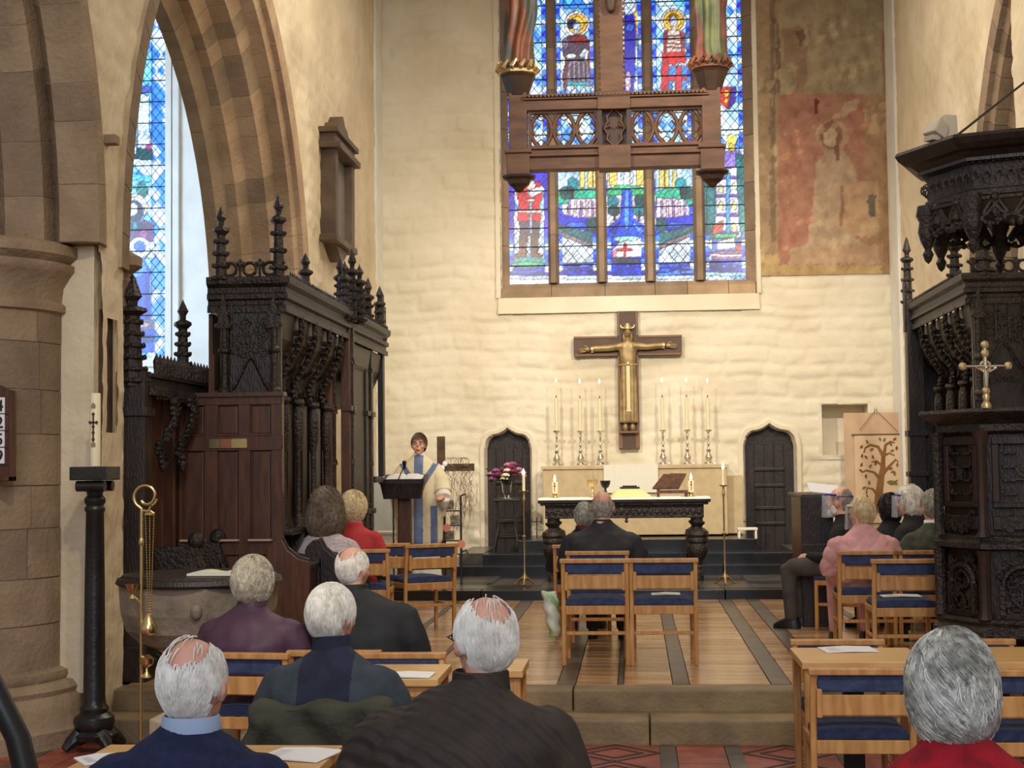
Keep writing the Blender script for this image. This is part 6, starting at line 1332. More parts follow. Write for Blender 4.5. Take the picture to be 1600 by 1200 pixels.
cB = chair(933, 857, 11.55, 0, FZ, 'oak chair under the balding man in dark jacket at centre')
cC1 = chair(1418, 872, 10.35, 0, FZ, 'empty oak chair in front of the pulpit with papers on seat')
cC2 = chair(1359, 860, 11.35, 0, FZ, 'oak chair under the person in pink quilted jacket')
cC3 = chair(1446, 862, 11.35, 0, FZ, 'oak chair under the man in green sweater')
cD1 = chair_at(P(1316, 850, 13.0).x+.02, 13.0, 1.15, FZ, 'oak chair under the bearded man at the piano')
cD2 = chair(1424, 848, 12.6, .5, FZ, 'oak chair under the white-haired woman in blue-banded visor')
cE1 = chair(674, 843, 12.8, .5, FZ, 'empty oak chair with pale seat by the iron card rack')
cE2 = chair(598, 846, 12.9, .5, FZ, 'empty oak chair second to the right of the red-jacketed woman')
cE3 = chair(562, 853, 12.05, .05, FZ, 'oak chair under the white-haired person in red')
cE4 = chair(505, 862, 11.3, .1, FZ, 'oak chair under the curly grey-haired woman')
cF1 = chair(380, 1000, 7.55, -.12, 0, 'oak chair under the person in purple coat')
cF2 = chair(522, 1002, 7.65, 0, 0, 'oak chair under the man in black jacket by the desks')
cF4 = chair(502, 1100, 5.75, 0, 0, 'oak chair draped with an olive coat')
cF5 = chair(1348, 1036, 6.95, 0, 0, 'empty oak chair tucked under the right oak table')
cF6 = chair(1308, 994, 8.08, PI, 0, 'oak chair behind the right table facing back, beside the steps')
cF7 = chair(1511, 996, 8.08, PI, 0, 'oak chair behind the far right table facing back')
cF8 = chair(1568, 1040, 6.9, 0, 0, 'oak chair partly hidden by the woman in the crimson cardigan')
cF3 = chair(622, 1032, 7.55, PI, 0, 'oak chair behind the small left table facing back')
cG = chair_at(-4.35, 13.2, -.3, 0, 'blue-padded chair in the aisle glimpsed behind the left pier')
def table(x0, x1, y0, y1, lab, z=.72):
    o = ((x0+x1)/2, (y0+y1)/2, 0); r = thing('oak_table', lab, 'table', o, group='small oak tables'); w_, d = (x1-x0)/2, (y1-y0)/2
    MB().bb((-w_, -d, z-.035), (w_, d, z)).build('table_top', M_oakl, r, bevel=.005)
    MB().bb((-w_+.03, -d+.02, z-.08), (w_-.03, -d+.04, z-.035)).build('apron', M_oak, r); MB().bb((-w_+.03, d-.04, z-.08), (w_-.03, d-.02, z-.035)).build('apron', M_oak, r)
    for sx in (-1, 1):
        for sy in (-1, 1): MB().bb((sx*(w_-.03)-.017, sy*(d-.035)-.017, 0), (sx*(w_-.03)+.017, sy*(d-.035)+.017, z-.035)).build('leg', M_oak, r, bevel=.004)
    MB().bb((-.05, d-.14, .03), (.05, d-.10, z-.05)).bb((-.15, d-.2, 0), (.15, d-.04, .03)).build('post', M_iron, r)
    return r
table(.76, 1.34, 7.28, 7.84, 'small oak table with service sheet at the right, nearest the steps')
table(1.36, 2.15, 7.27, 7.86, 'small oak table at the right edge behind the grey-haired woman')
table(-1.52, -.87, 6.72, 7.22, 'small oak table with white paper left of the brown-jacketed man')
table(-1.78, -.985, 4.62, 5.12, 'small oak table with white sheets by the navy-sweatered man')
table(-.82, -.52, 7.0, 7.42, 'oak table corner seen right of the brown-jacketed man\'s head')
def paper(u, v, z, w_, h, rz, lab, n='service_sheet', at=None):
    p = at or PZp(u, v, z); a, b = w_/2, h/2
    m = MB().add([(-a, -b, 0), (0, -b, .003), (a, -b, .001), (a, b, .002), (0, b, .004), (-a, b, .0), (-a, -b, .004), (0, -b, .009), (a, -b, .003), (a, b, .006), (0, b, .01), (-a, b, .004)], [(5, 4, 1, 0), (4, 3, 2, 1), (6, 7, 10, 11), (7, 8, 9, 10), (0, 1, 7, 6), (1, 2, 8, 7), (2, 3, 9, 8), (3, 4, 10, 9), (4, 5, 11, 10), (5, 0, 6, 11)])
    for k in range(5): m.bb((-a*.8, -b*.75+k*b*.28, .0075), (-a*.15, -b*.75+k*b*.28+.003, .0078), mi=1)
    o = m.build(n, [M_paper, mat('print_grey', C(150, 150, 155), None)], None, label=lab, cat='paper'); o.location = (p.x, p.y, z+.001); o.rotation_euler = (0, 0, rz)
paper(1325, 1016, .72, .26, .2, .1, 'white service sheet on the right oak table')
paper(634, 1056, .72, .24, .17, -.05, 'white service sheet on the left oak table by the brown jacket')
paper(468, 1181, .72, .22, .2, -.25, 'white service sheet on the table beside the navy sweater')
paper(158, 1188, .72, .14, .14, .6, 'white sheet left of the man in the navy sweater')
paper(1040, 938, FZ+.464, .2, .16, 0, 'white paper on the seat of the right centre chair', at=cA2.location+Vector((.02, .05, 0)))
paper(1420, 938, FZ+.464, .26, .16, 0, 'white papers on the seat in front of the pulpit', at=cC1.location+Vector((.0, .05, 0)))
# coat over the chair back
def coat_disp(co): return .012*np.sin(co[:, 0]*28+3*np.sin(co[:, 2]*9))+.008*np.sin(co[:, 0]*11-co[:, 2]*17)
mb = MB().bb((-.26, -.335, .12), (.26, -.285, .74)).bb((-.26, -.34, .70), (.26, -.18, .765)).bb((-.25, -.22, .40), (.25, -.18, .74))
mb.tube([(.22, -.33, .72), (.28, -.36, .5), (.27, -.34, .2)], [.04, .05, .05], 8).tube([(-.22, -.33, .72), (-.28, -.36, .5), (-.26, -.34, .2)], [.05, .05, .05], 8)
co_ = thing('olive_coat', 'dark olive coat draped over a chair back', 'coat', cF4.location)
remesh(mb, 'coat', [mat('olive_cloth', C(62, 64, 48), C(46, 48, 38), 6, .85, bump=.4, bscale=30)], .014, 6, None, co_, coat_disp)
# upright piano with music
px_ = P(1276, 850, 13.5).x
pi_ = thing('upright_piano', 'small dark upright piano with sheet music near the right stalls', 'piano', (px_, 13.7, FZ))
MB().bb((-.13, -.55, .0), (.08, .6, 1.08)).build('case', M_mahog, pi_, bevel=.01)
MB().bb((-.16, -.58, 1.08), (.11, .63, 1.11)).build('lid', M_dark, pi_, bevel=.006)
MB().bb((.08, -.53, .55), (.38, .58, .68)).build('key_bed', M_dark, pi_, bevel=.01)
MB().bb((-.17, -.585, .0), (.10, -.55, 1.1)).bb((-.17, -.60, .52), (.40, -.55, .70)).bb((.33, -.585, 0), (.38, -.55, .55)).build('side_panel', M_dark, pi_, bevel=.01)
kb = MB()
for k in range(40): kb.bb((.20, -.5+k*.026, .68), (.36, -.5+k*.026+.023, .695))
kb.build('keys', M_paper, pi_, kind='stuff')
p = P(1283, 785, 13.3)
MB().bb((-.13, -.11, -.003), (.13, .11, .003), Rm('X', 0)).bb((-.0015, -.1, .003), (.0015, .1, .005)).build('sheet_music', M_paper, None, label='large white sheet music tilted on the piano lid', cat='paper').matrix_world = Tm(p.x+.02, 13.28, FZ+1.155) @ Rm('X', .35) @ Rm('Y', .12)
# white carrier bag
p = P(862, 930, 12.1)
def bag_disp(co): return .006*np.sin(co[:, 2]*60+co[:, 0]*40)
bg = thing('carrier_bag', 'white and green plastic carrier bag hanging beside the centre chairs', 'bag', (p.x, 12.05, FZ))
remesh(MB().loft([(.02, 0, .04, .035, .05), (.02, 0, .10, .05, .07), (0, 0, .25, .06, .07), (-.01, 0, .36, .065, .05), (-.02, 0, .40, .06, .02)], 12), 'bag', [mat('white_plastic', C(222, 226, 214), C(196, 210, 186), 5, .35), mat('green_print', C(150, 190, 130), None, rough=.4)], .012, 2, lambda c: (np.sin(c[:, 2]*22+c[:, 0]*30) > .75).astype(int), bg, bag_disp)
# ================================================================== PEOPLE
HM = {k: mat('hair_'+k, C(*a), C(*b), 40, .55) for k, (a, b) in dict(white=((240, 235, 224), (204, 198, 188)), grey=((176, 172, 160), (120, 116, 106)), silver=((196, 194, 184), (120, 118, 112)), blond=((226, 206, 166), (196, 172, 130)), brown=((124, 108, 88), (84, 70, 56)), dark=((38, 30, 26), (24, 18, 16)), curl=((206, 198, 176), (150, 142, 124)), ginger=((96, 66, 48), (62, 42, 32))).items()}
M_eye = mat('eye_white', C(230, 226, 220), None, rough=.3); M_iris = mat('iris', C(50, 36, 28), None, rough=.3); M_lip = mat('lips', C(176, 96, 84), None, rough=.5)
M_shoe = mat('black_shoe', C(26, 24, 24), None, rough=.4)
def head_prims(mb, zc, y, s=1.0, tilt=0):
    T = Tm(0, y, zc) @ Rm('Z', tilt) @ Matrix.Scale(s, 4)
    mb.ell((0, -.012, .018), (.074, .092, .097), 18, 12, T).ell((0, .028, -.045), (.056, .058, .068), 16, 10, T).ell((0, .06, -.092), (.028, .026, .022), 10, 8, T)
    mb.tube([(0, .088, .02), (0, .104, -.012), (0, .098, -.022)], [.010, .013, .009], 8, T)
    mb.ell((0, .082, -.058), (.023, .012, .009), 10, 6, T)
    for sx in (-1, 1):
        mb.ell((sx*.076, .0, -.012), (.012, .018, .032), 10, 8, T).ell((sx*.082, -.008, -.006), (.009, .016, .026), 8, 6, T)
        mb.ell((sx*.045, .062, -.025), (.018, .02, .02), 8, 6, T); mb.ell((sx*.03, .082, .025), (.02, .010, .007), 8, 6, T)
    return T
def hand(mb, p, d, side, T=None):
    """palm and five bent fingers from wrist p along direction d"""
    d = Vector(d).normalized(); p = Vector(p); up = Vector((0, 0, 1)); sd = d.cross(up).normalized()*side; nn = sd.cross(d).normalized()*side
    mb.tube([p, p+d*.04, p+d*.085], [.026, .034, .030], 8, T)
    for k, (o_, l) in enumerate(((-.028, .062), (-.010, .074), (.009, .070), (.027, .054))):
        b = p+d*.08+sd*o_; mb.tube([b, b+d*l*.45-up*.006, b+d*l*.8-up*.02, b+d*l*.95-up*.038], [.0095, .0095, .0085, .007], 7, T)
    b = p+d*.03-sd*.028; mb.tube([b, b-sd*.025+d*.022, b-sd*.03+d*.05-up*.008], [.012, .011, .008], 7, T)
def hair_mesh(root, T, kind, m_, n, seed, length=.05, s=1.0):
    r = np.random.default_rng(seed); mb = MB(); R = np.array((.079, .098, .104)); c = np.array((0, -.012, .016))
    bc = np.array((.04, -.40, .92)); bc /= np.linalg.norm(bc); crown = np.array((.15, .45, .88) if kind == 'thin' else (.08, -.35, .92)); crown /= np.linalg.norm(crown); big = kind in ('bob', 'long', 'curly')
    vol = {'bob': .019, 'long': .024, 'curly': .024, 'short': .007}.get(kind, .0)
    def dens(d):
        x, y, z = d[..., 0], d[..., 1], d[..., 2]
        if big: k = ((z*.75-y*.9 > -.22) & (z > -.86)).astype(float)
        else: k = ((z*.75-y*.9 > -.25) & (z > -.60-.12*np.clip(-y, 0, 1)) & ~((np.abs(x) > .80) & (z < .05) & (y > -.38) & (y < .4))).astype(float)
        if kind == 'thin': q = (d@bc); k = k*(1-.99*np.clip((q-.62)/.16, 0, 1)); k = np.where((z > .5) & (y > .15), k*.06, k)
        if kind == 'bald': k = k*(1-.97*np.clip((z+.1*y-.02)/.25, 0, 1))
        if kind == 'receding': k = k*(1-np.clip((z+.7*y-.42)/.2, 0, 1))
        return k
    if kind in ('bob', 'long', 'curly', 'short'):
        A = np.linspace(0, 2*PI, 49); Bq = np.linspace(-1.25, PI/2, 26); a, b = np.meshgrid(A, Bq)
        d = np.stack([np.cos(b)*np.cos(a), np.cos(b)*np.sin(a), np.sin(b)], -1); fl = d.reshape(-1, 3)
        pts = c+d*(R+vol)+d*(snoise(fl, 7, seed).reshape(a.shape)[..., None]*(.003 if not big else .013))
        low = np.clip(-d[..., 2], 0, 1)
        if kind in ('bob', 'long'): pts[..., 2] -= low*(.02 if kind == 'bob' else .09); pts[..., :2] *= (1+low*(.12 if kind == 'bob' else .5))[..., None]
        idx = np.arange(a.size).reshape(a.shape); q = np.stack([idx[:-1, :-1], idx[:-1, 1:], idx[1:, 1:], idx[1:, :-1]], -1).reshape(-1, 4)
        q = q[dens(fl[q].mean(1)) > .5]; mb.add(pts.reshape(-1, 3).tolist(), q.tolist(), 0, T)
    cnt = tries = 0
    while cnt < n and tries < n*30:
        tries += 1; v = r.normal(size=3); v /= np.linalg.norm(v)
        if r.random() > dens(v[None])[0] or (kind == 'thin' and np.dot(v, crown) > .9): continue
        cnt += 1; clump = snoise(v[None], 9, seed+1)[0]; L_ = length*r.uniform(.7, 1.2); ns = 7; ph = r.uniform(0, 6.28)+clump*3; pp = []
        for k in range(ns):
            t = k/(ns-1); lift = 1+ (vol*.2+.0015)/.1 + .02*math.sin(t*3.1)+r.normal()*.002 + ((.11 if kind == 'bob' else .07)*clump*t if big else (.05*clump+.02)*t)
            low = max(0, -v[2]); ex = 1+low*({'bob': .12, 'long': .5}.get(kind, 0))
            pp.append(c+v*(R+vol)*lift*np.array((ex, ex, 1))+np.array((0, 0, -low*({'bob': .02, 'long': .09}.get(kind, 0)))))
            g = (v-crown)*1.0+np.array((0, 0, -.55)); 
            if kind == 'bob': g = v-np.array((-.25, .15, .95))+np.array((.35*clump, 0, -.3)); g = g+np.cross(g, v)*.7*math.sin(t*4.5+clump*3)
            g = g+np.array((math.sin(ph), math.cos(ph), 0))*(.35 if kind in ('curly', 'long') else .28)
            g = g-v*np.dot(g, v); g /= np.linalg.norm(g)+1e-6
            if kind in ('curly', 'long'): sd = np.cross(g, v); g = g+sd*1.1*math.sin(ph+t*9)
            v = v+g*(L_/.1/(ns-1)); v /= np.linalg.norm(v)
            if v[2] < -.88: break
        if len(pp) < 3: continue
        rad = .0021 if kind in ('curly', 'long') else .0014; m_n = len(pp)
        mb.tube(pp, [rad*(1.6-1.2*(i/(m_n-1))**2) for i in range(m_n)], 3, T, mi=1 if r.random() < .4 else 0, caps=False)
    m2 = mat(m_.name+'_lock', *[tuple(min(1, q*(1.55 if kind == 'bob' else 1.25)) for q in m_.node_tree.nodes['Color Ramp'].color_ramp.elements[k].color[:3]) for k in (0, 1)], 30, .5)
    return mb.build('hair', [m_, m2], root, smooth=60)
def eyes(root, T, glasses=False, brow=None):
    for sx in (-1, 1):
        MB().ell((sx*.031, .072, .004), (.013, .012, .009), 10, 8, T).build('eye', M_eye, root, smooth=60)
        MB().ell((sx*.031, .083, .004), (.006, .003, .006), 8, 6, T).build('iris', M_iris, root, smooth=60)
        if brow: MB().tube([(sx*.014, .094, .026), (sx*.032, .094, .031), (sx*.05, .082, .026)], [.004, .005, .003], 5, T).build('eyebrow', brow, root)
    MB().tube([(-.021, .092, -.058), (0, .098, -.056), (.021, .092, -.058)], [.003, .006, .003], 6, T).build('lips', M_lip, root)
def glasses_part(root, T):
    m = MB()
    for sx in (-1, 1):
        m.tube([(sx*.034+.022*math.cos(t), .10, .004+.017*math.sin(t)) for t in np.linspace(0, 2*PI, 15)[:-1]], .002, 5, T, closed=True)
        m.tube([(sx*.056, .10, .008), (sx*.082, .06, .008), (sx*.086, -.005, .004)], .002, 5, T)
    m.tube([(-.012, .10, .006), (.012, .10, .006)], .002, 5, T).build('glasses', M_iron, root)
M_visor = mat('visor_plastic', (.75, .8, .9), None, rough=.05); M_visor.node_tree.nodes['Principled BSDF'].inputs['Alpha'].default_value = .22; M_band = mat('blue_band', C(40, 40, 150), None, rough=.5)
def visor(root, T, bandm):
    n = 12; vs = []; fs = []
    for i in range(n+1):
        a = PI*(.06+.88*i/n); 
        for z, k in ((.055, 1), (-.12, 1.08)): vs.append((.098*k*math.cos(a), .02+.115*k*math.sin(a), z)); 
    m = MB().add(vs, [(2*i, 2*i+2, 2*i+3, 2*i+1) for i in range(n)], 0, T)
    o = m.build('visor', M_visor, root, smooth=80); md = o.modifiers.new('s', 'SOLIDIFY'); md.thickness = .0012
    MB().tube([(.093*math.cos(a), .004+.108*math.sin(a), .058) for a in np.linspace(-.1, PI+.1, 14)], .009, 6, T).tube([(.082*math.cos(a), -.01+.105*math.sin(a), .045) for a in np.linspace(PI, 2*PI, 12)], .004, 5, T).build('visor_band', bandm, root, smooth=60)
def seated(lab, u, v, Y, rz, floor, coat, hair=('short', 'white'), trousers=None, skin=None, head_turn=0, bulk=1.0, hs=1.0, nstr=700, hl=.05, collar=None, coat_bump=None, vis=None, glass=False, lean=0, shoulder=.0, face=False, voxel=.012, coatfn=None, xoff=0):
    top = P(u, v, Y); H = top.z-floor+.01
    r = thing('person', lab, 'person', (top.x, Y, floor), rz)
    hh = .118*hs; zc = H-hh; zs = H-.285*hs+shoulder; skin = skin or M_skin; tr = trousers or mat('dark_trousers', C(44, 42, 46), C(34, 32, 36), 9, .9)
    b = bulk; hy = .03; bx = xoff
    # continuous body
    body = MB(); T = head_prims(body, zc, hy, hs, head_turn)
    body.tube([(bx*.5, -.01, zs-.02), (0, .005, zs+.05), (0, .012, zc-.04)], [.062, .055, .055], 14)
    body.loft([(bx, -.03, .50, .15*b, .11), (bx, -.04, .62, .13*b, .10), (bx, -.03, (zs+.5)/2+.1, .16*b, .10), (bx*.8, -.02, zs-.05, .15*b, .08), (bx*.5, -.01, zs+.02, .07, .06)], 18)
    J = {}
    for s in (-1, 1):
        sh = (bx+s*.17*b, -.01, zs-.06); el = (bx+s*(.235*b+.01), .03, .5*zs+.16); wr = (bx+s*.10, .27, .60)
        body.tube([sh, el], [.045, .04], 10).tube([el, wr], [.036, .026], 10); hand(body, wr, (-s*.35, .8, -.15), s)
        hp, kn, an = (bx+s*.09, .0, .53), (s*.12, .44, .51), (s*.12, .42, .09)
        body.tube([hp, kn], [.085, .06], 12).tube([kn, an], [.055, .04], 12); J[s] = (sh, el, wr, hp, kn, an)
    remesh(body, 'body', [skin], voxel, 3, None, r)
    # trousers, shoes
    tm = MB()
    for s in (-1, 1):
        sh, el, wr, hp, kn, an = J[s]; tm.tube([hp, (kn[0], kn[1]-.03, kn[2])], [.10*b, .075], 12).tube([(kn[0], kn[1]-.03, kn[2]), kn, (an[0], an[1], .07)], [.074, .070, .055], 12)
    tm.loft([(bx, -.03, .46, .17*b, .14), (bx, -.02, .60, .16*b, .13)], 16)
    remesh(tm, 'trousers', [tr], .016, 3, None, r)
    for s in (-1, 1): MB().loft([(s*.12, .46, .0, .045, .12), (s*.12, .46, .035, .046, .12), (s*.12, .44, .07, .038, .085), (s*.12, .41, .10, .034, .045)], 14).build('shoe', M_shoe, r, smooth=50)
    # coat
    cm = MB()
    cm.loft([(bx, -.03, .44, .205*b, .155*b), (bx, -.04, .55, .20*b, .15*b), (bx, -.045, .66, .19*b, .14*b), (bx, -.04, (zs+.6)/2, .205*b, .14*b), (bx*.9, -.03, zs-.09, .215*b, .125*b), (bx*.8, -.02, zs-.02, .17*b, .10*b), (bx*.6, -.01, zs+.03, .10*b, .078), (bx*.3, .0, zs+.065, .068, .066), (bx*.2, .002, zs+.085, .066, .064)], 24)
    for s in (-1, 1):
        sh, el, wr, *_ = J[s]; cm.ell((bx+s*.165*b, -.015, zs-.065), (.068*b, .07*b, .06)); cm.tube([(bx+s*.17*b, -.01, zs-.07), ((sh[0]+el[0])/2+s*.012, .0, (sh[2]+el[2])/2), el, ((el[0]+wr[0])/2, (el[1]+wr[1])/2, (el[2]+wr[2])/2-.005), wr], [.070*b, .066*b, .058*b, .050, .042], 14)
    sd_ = int(u)
    def disp(co):
        f = .009*snoise(co*np.array([1, 1, .7]), 15, sd_)+.004*snoise(co, 34, sd_+1)+.004*np.sin(co[:, 2]*46+5*np.sin(co[:, 0]*9+sd_))*np.clip((zs-.12-co[:, 2])*4, 0, 1)
        if coat_bump: f = f+coat_bump(co)
        return f
    remesh(cm, 'coat', coat if isinstance(coat, list) else [coat], voxel, 5, coatfn, r, disp)
    if collar:
        cn, ch_ = collar; MB().lathe([(.066, zs+.04), (.079, zs+.045), (.075, zs+.058+ch_), (.069, zs+.062+ch_), (.064, zs+.05)], (bx*.2, .004, 0), 22, sy=.96).build('collar', cn, r, smooth=50)
    if hair: hair_mesh(r, T, hair[0], HM[hair[1]], nstr, int(u*7), hl)
    if vis: visor(r, T, vis)
    if face or vis: eyes(r, T, brow=HM[hair[1]] if hair else None)
    if glass: glasses_part(r, T)
    return r, T, zs
F_navy = mat('navy_wool', C(32, 40, 76), C(24, 30, 60), 30, .95, bump=.3, bscale=180); F_navy2 = mat('navy_fleece', C(34, 38, 62), C(26, 28, 48), 12, .95, bump=.2, bscale=90)
F_green = mat('teal_patch', C(56, 66, 74), C(48, 56, 64), 12, .95, bump=.2, bscale=90)
F_brown = mat('brown_quilt', C(64, 54, 47), C(46, 40, 36), 9, .8, bump=.4, bscale=11, bkind='wave'); F_black = mat('black_jacket', C(40, 42, 46), C(30, 32, 36), 9, .8)
F_purple = mat('purple_coat', C(88, 56, 76), C(66, 44, 64), 5, .6); F_check = mat('pale_check', C(216, 204, 204), C(180, 164, 172), 60, .9)
F_red = mat('red_jacket', C(200, 58, 62), C(170, 44, 48), 7, .8); F_crim = mat('crimson_knit', C(176, 20, 38), C(140, 14, 30), 20, .95, bump=.4, bscale=160)
F_pink = mat('pink_quilt', C(226, 172, 170), C(204, 148, 148), 8, .7); F_char = mat('charcoal_jacket', C(52, 52, 58), C(38, 38, 44), 9, .8)
F_olive = mat('green_sweater', C(76, 80, 66), C(58, 62, 52), 20, .95, bump=.3, bscale=160); F_blk = mat('black_clothes', C(26, 26, 28), None, rough=.9)
F_shirt = mat('pale_blue_shirt', C(160, 176, 206), None, rough=.9); F_bcol = mat('blue_collar', C(54, 74, 120), None, rough=.9); F_maroon = mat('maroon_scarf', C(110, 30, 44), None, rough=.9)
def diag(amp, f, k=1): return lambda co: amp*(np.abs(np.sin((co[:, 0]*k+co[:, 2])*f))**.4-.6)
def quilt(amp, f): return lambda co: amp*np.minimum(np.abs(np.sin((co[:, 0]+co[:, 2])*f)), np.abs(np.sin((co[:, 0]-co[:, 2])*f)))**.5
seated('bald-crowned man with white side hair in a navy sweater, bottom left', 298, 1003, 3.95, .0, 0, F_navy, ('thin', 'white'), hs=1.06, bulk=1.12, nstr=5200, hl=.04, collar=(F_shirt, .022), skin=M_skinr, voxel=.010, head_turn=-.15, shoulder=.02)
seated('white-haired man in brown quilted jacket, front centre', 757, 938, 4.1, .12, 0, F_brown, ('thin', 'white'), hs=1.02, bulk=1.22, nstr=6000, hl=.045, collar=(F_brown, .035), skin=M_skinr, voxel=.010, head_turn=.35, glass=True, coat_bump=lambda co: .013*np.abs(np.sin((np.abs(co[:, 0])*.9+co[:, 2]*.8)*38))**.6*np.clip((np.abs(co[:, 0])-.06)*8, 0, 1), xoff=-.06)
seated('white-haired man in navy fleece with teal shoulder patches', 517, 920, 6.05, .0, 0, [F_navy2, F_green], ('short', 'white'), hs=1.04, bulk=1.12, nstr=3200, hl=.05, collar=(F_navy2, .045), skin=M_skinr, head_turn=-.45, coatfn=lambda c: ((np.abs(c[:, 0]) > .105) & (c[:, 2] > .66)).astype(int))
seated('white-haired balding man in black jacket leaning by the desks', 549, 857, 8.0, -.15, 0, F_black, ('thin', 'white'), hs=1.0, bulk=1.25, nstr=2400, hl=.04, collar=(F_black, .03), skin=M_skinr, head_turn=-.25, xoff=.06)
seated('curly grey-haired person in a purple coat by the font', 393, 880, 7.95, -.1, 0, F_purple, ('curly', 'curl'), hs=1.0, bulk=1.15, nstr=1700, hl=.075, collar=(F_purple, .03))
seated('woman with long curly brown-grey hair in a pale checked top', 508, 770, 11.6, -.2, FZ, F_check, ('long', 'brown'), hs=1.2, bulk=1.1, nstr=1500, hl=.11)
seated('short-haired pale blond person in a red jacket', 551, 774, 12.35, -.1, FZ, F_red, ('curly', 'blond'), hs=1.02, bulk=1.0, nstr=900, hl=.045, collar=(mat('pink_scarf', C(190, 110, 120), None), .02))
seated('balding man in dark jacket seated before the altar', 941, 769, 11.9, -.05, FZ, F_char, ('bald', 'grey'), hs=1.08, bulk=1.25, nstr=700, hl=.02, collar=(mat('pale_collar', C(206, 190, 170), None), .015), skin=M_skinr)
seated('grey-haired person in maroon collar beyond the balding man', 913, 788, 12.7, .0, FZ, F_blk, ('short', 'grey'), hs=.98, nstr=500, collar=(F_maroon, .035), bulk=1.1)
seated('silver bobbed-haired woman in a crimson cardigan, bottom right', 1490, 1008, 3.62, .0, 0, F_crim, ('bob', 'silver'), hs=1.0, bulk=1.12, nstr=6500, hl=.10, collar=(F_crim, .02), voxel=.010, head_turn=-.1)
seated('bearded balding man in black at the piano wearing a visor', 1316, 763, 12.95, 1.15, FZ, F_blk, ('receding', 'grey'), trousers=mat('grey_trousers', C(84, 78, 72), C(66, 60, 56), 8, .9), hs=1.05, nstr=600, hl=.03, vis=M_band, skin=M_skinr, face=True)
seated('fair-haired person in a pink quilted jacket and clear visor', 1347, 780, 11.7, .1, FZ, F_pink, ('short', 'blond'), hs=1.0, nstr=900, hl=.05, vis=mat('white_band', C(220, 220, 224), None), head_turn=.5, coat_bump=quilt(.010, 26), collar=(F_pink, .02), bulk=1.08, trousers=F_pink)
seated('dark-haired person in black beyond the pink jacket', 1391, 776, 13.4, .1, FZ, F_blk, ('bob', 'dark'), hs=1.0, nstr=500, hl=.05)
seated('white-haired woman in black with a blue-banded visor', 1424, 764, 12.9, .9, FZ, F_blk, ('bob', 'white'), hs=1.02, nstr=700, hl=.06, vis=M_band)
seated('grey-haired man in green sweater with white collar by the pulpit', 1459, 769, 11.75, .15, FZ, F_olive, ('short', 'grey'), hs=1.05, nstr=700, hl=.025, collar=(M_paper, .022), bulk=1.05, skin=M_skinr)
# beard of the man at the piano, ear piece of the front woman
for o in [q for q in COL.objects if q.get('label', '').startswith('bearded')]:
    H = P(1316, 763, 12.95).z-FZ+.01; T = Tm(0, .03, H-.118*1.05) @ Matrix.Scale(1.05, 4)
    mb = MB().ell((0, .055, -.085), (.045, .045, .04), 12, 8, T).ell((.05, .03, -.06), (.014, .03, .04), 8, 6, T).ell((-.05, .03, -.06), (.014, .03, .04), 8, 6, T)
    mb.build('beard', HM['white'], o, smooth=60)
for o in [q for q in COL.objects if q.get('label', '').startswith('silver bobbed')]:
    H = P(1490, 1008, 3.62).z+.01; MB().bb((-.108, -.012, H-.155), (-.098, .012, H-.12)).build('hair_clip', M_paper, o, bevel=.003)
# chairs for the people whose own chairs are hidden by their backs
chair_at(P(298, 1003, 3.95).x, 3.98, 0, 0, 'oak chair under the man in the navy sweater')
chair_at(P(757, 938, 4.1).x, 4.12, .1, 0, 'oak chair under the man in the brown quilted jacket')
chair_at(P(1490, 1008, 3.62).x, 3.65, 0, 0, 'oak chair under the woman in the crimson cardigan')
chair_at(P(913, 788, 12.7).x-.02, 12.75, 0, FZ, 'oak chair beyond the balding man, under the maroon-collared person')
chair_at(P(1391, 776, 13.4).x, 13.4, .1, FZ, 'oak chair under the dark-haired person in black')
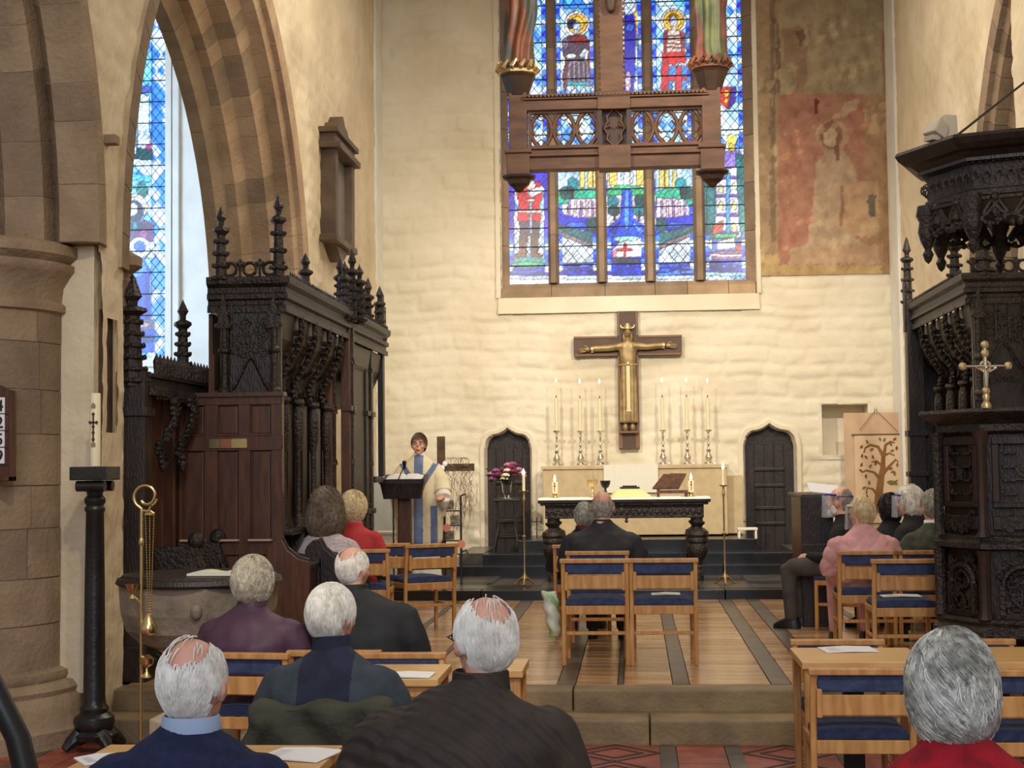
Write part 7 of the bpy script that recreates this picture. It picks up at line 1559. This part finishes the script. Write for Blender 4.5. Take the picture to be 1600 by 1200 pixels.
# ------------------------------------------------------------------ the priest
def priest():
    Y = 16.75; top = P(655, 678, Y); fl_ = FZ+.105; H = top.z-fl_+.0
    r = thing('person', 'priest in cream and blue chasuble standing at the lectern', 'person', (top.x, Y, fl_), PI+.05)
    k = H/1.70; body = MB(); zc = H-.118; T = head_prims(body, zc, .03, 1.0, -.05)
    zs = H-.285
    body.tube([(0, 0, zs-.03), (0, .01, zs+.05), (0, .02, zc-.04)], [.06, .052, .05], 12).loft([(0, 0, .88*k, .15, .10), (0, 0, 1.1*k, .14, .09), (0, 0, zs-.08, .17, .10), (0, 0, zs, .08, .06)], 16)
    for s in (-1, 1):
        body.tube([(s*.17, 0, zs-.06), (s*.24, .05, zs-.32)], [.045, .038], 10)
        wr = (s*.17, .26, zs-.30) if s > 0 else (s*.27, .20, zs-.42)
        body.tube([(s*.24, .05, zs-.32), wr], [.036, .026], 10); hand(body, wr, (-s*.2, .9, .1), s)
        body.tube([(s*.09, 0, .9*k), (s*.09, .01, .48*k), (s*.09, 0, .07)], [.085, .06, .042], 12).loft([(s*.09, .05, 0, .045, .12), (s*.09, .04, .06, .04, .09)], 12)
    remesh(body, 'body', [mat('fair_skin', C(226, 172, 144), C(214, 158, 130), 14, .55)], .008, 2, None, r)
    alb = MB().loft([(0, 0, .03, .24, .17), (0, 0, .10, .235, .165), (0, 0, .6, .19, .14), (0, 0, 1.0, .17, .13), (0, 0, zs-.05, .17, .10), (0, 0, zs+.02, .08, .07)], 24)
    for s in (-1, 1):
        wr = (s*.19, .24, zs-.30) if s > 0 else (s*.28, .19, zs-.43)
        alb.tube([(s*.17, 0, zs-.07), (s*.25, .04, zs-.32), wr], [.07, .08, .09], 12).tube([wr, (wr[0], wr[1]-.02, wr[2]-.10)], [.07, .035], 10)
    remesh(alb, 'alb', [mat('white_alb', C(232, 226, 212), C(216, 208, 192), 4, .85)], .013, 4, None, r, lambda co: .007*np.sin(np.arctan2(co[:, 1], co[:, 0])*11)*np.clip((1.0-co[:, 2])*2, 0, 1))
    ch = MB().loft([(0, .02, .40, .21, .175), (0, .02, .48, .25, .18), (0, .01, .75, .265, .17), (0, .01, zs-.42, .26, .165), (0, 0, zs-.25, .235, .155), (0, 0, zs-.12, .215, .135), (0, 0, zs-.03, .16, .11), (0, .0, zs+.03, .10, .08), (0, .005, zs+.06, .068, .062)], 28)
    for s in (-1, 1):
        ch.tube([(s*.15, 0, zs-.07), (s*.24, .04, zs-.24), (s*.26, .10, zs-.36)], [.075, .095, .10], 14).tube([(s*.24, .06, zs-.30), (s*.25, .05, zs-.62)], [.09, .03], 12)
    cre = mat('cream_chasuble', C(232, 220, 186), C(216, 202, 166), 5, .8); blu = mat('blue_orphrey', C(112, 128, 162), C(94, 110, 148), 9, .8)
    def cf_(c):
        x, y, z = c[:, 0], c[:, 1], c[:, 2]; ax = np.abs(x)
        st = (ax < .052) | ((np.abs(ax-(z-(zs-.34))*.62) < .035) & (z > zs-.34)) | ((ax > .13) & (ax < .20) & (z < .85) & (z > .45) & (y > 0) & (x < 0))
        return st.astype(int)
    remesh(ch, 'chasuble', [cre, blu], .011, 4, cf_, r, lambda co: .010*np.sin(np.arctan2(co[:, 1], co[:, 0])*9+1)*np.clip((zs-.25-co[:, 2])*3, 0, 1))
    MB().lathe([(.063, zs+.05), (.068, zs+.052), (.066, zs+.075), (.06, zs+.078)], (0, .008, 0), 20).build('collar', M_paper, r, smooth=50)
    hair_mesh(r, T, 'short', HM['ginger'], 900, 5, .05); eyes(r, T, brow=HM['ginger'])
priest()
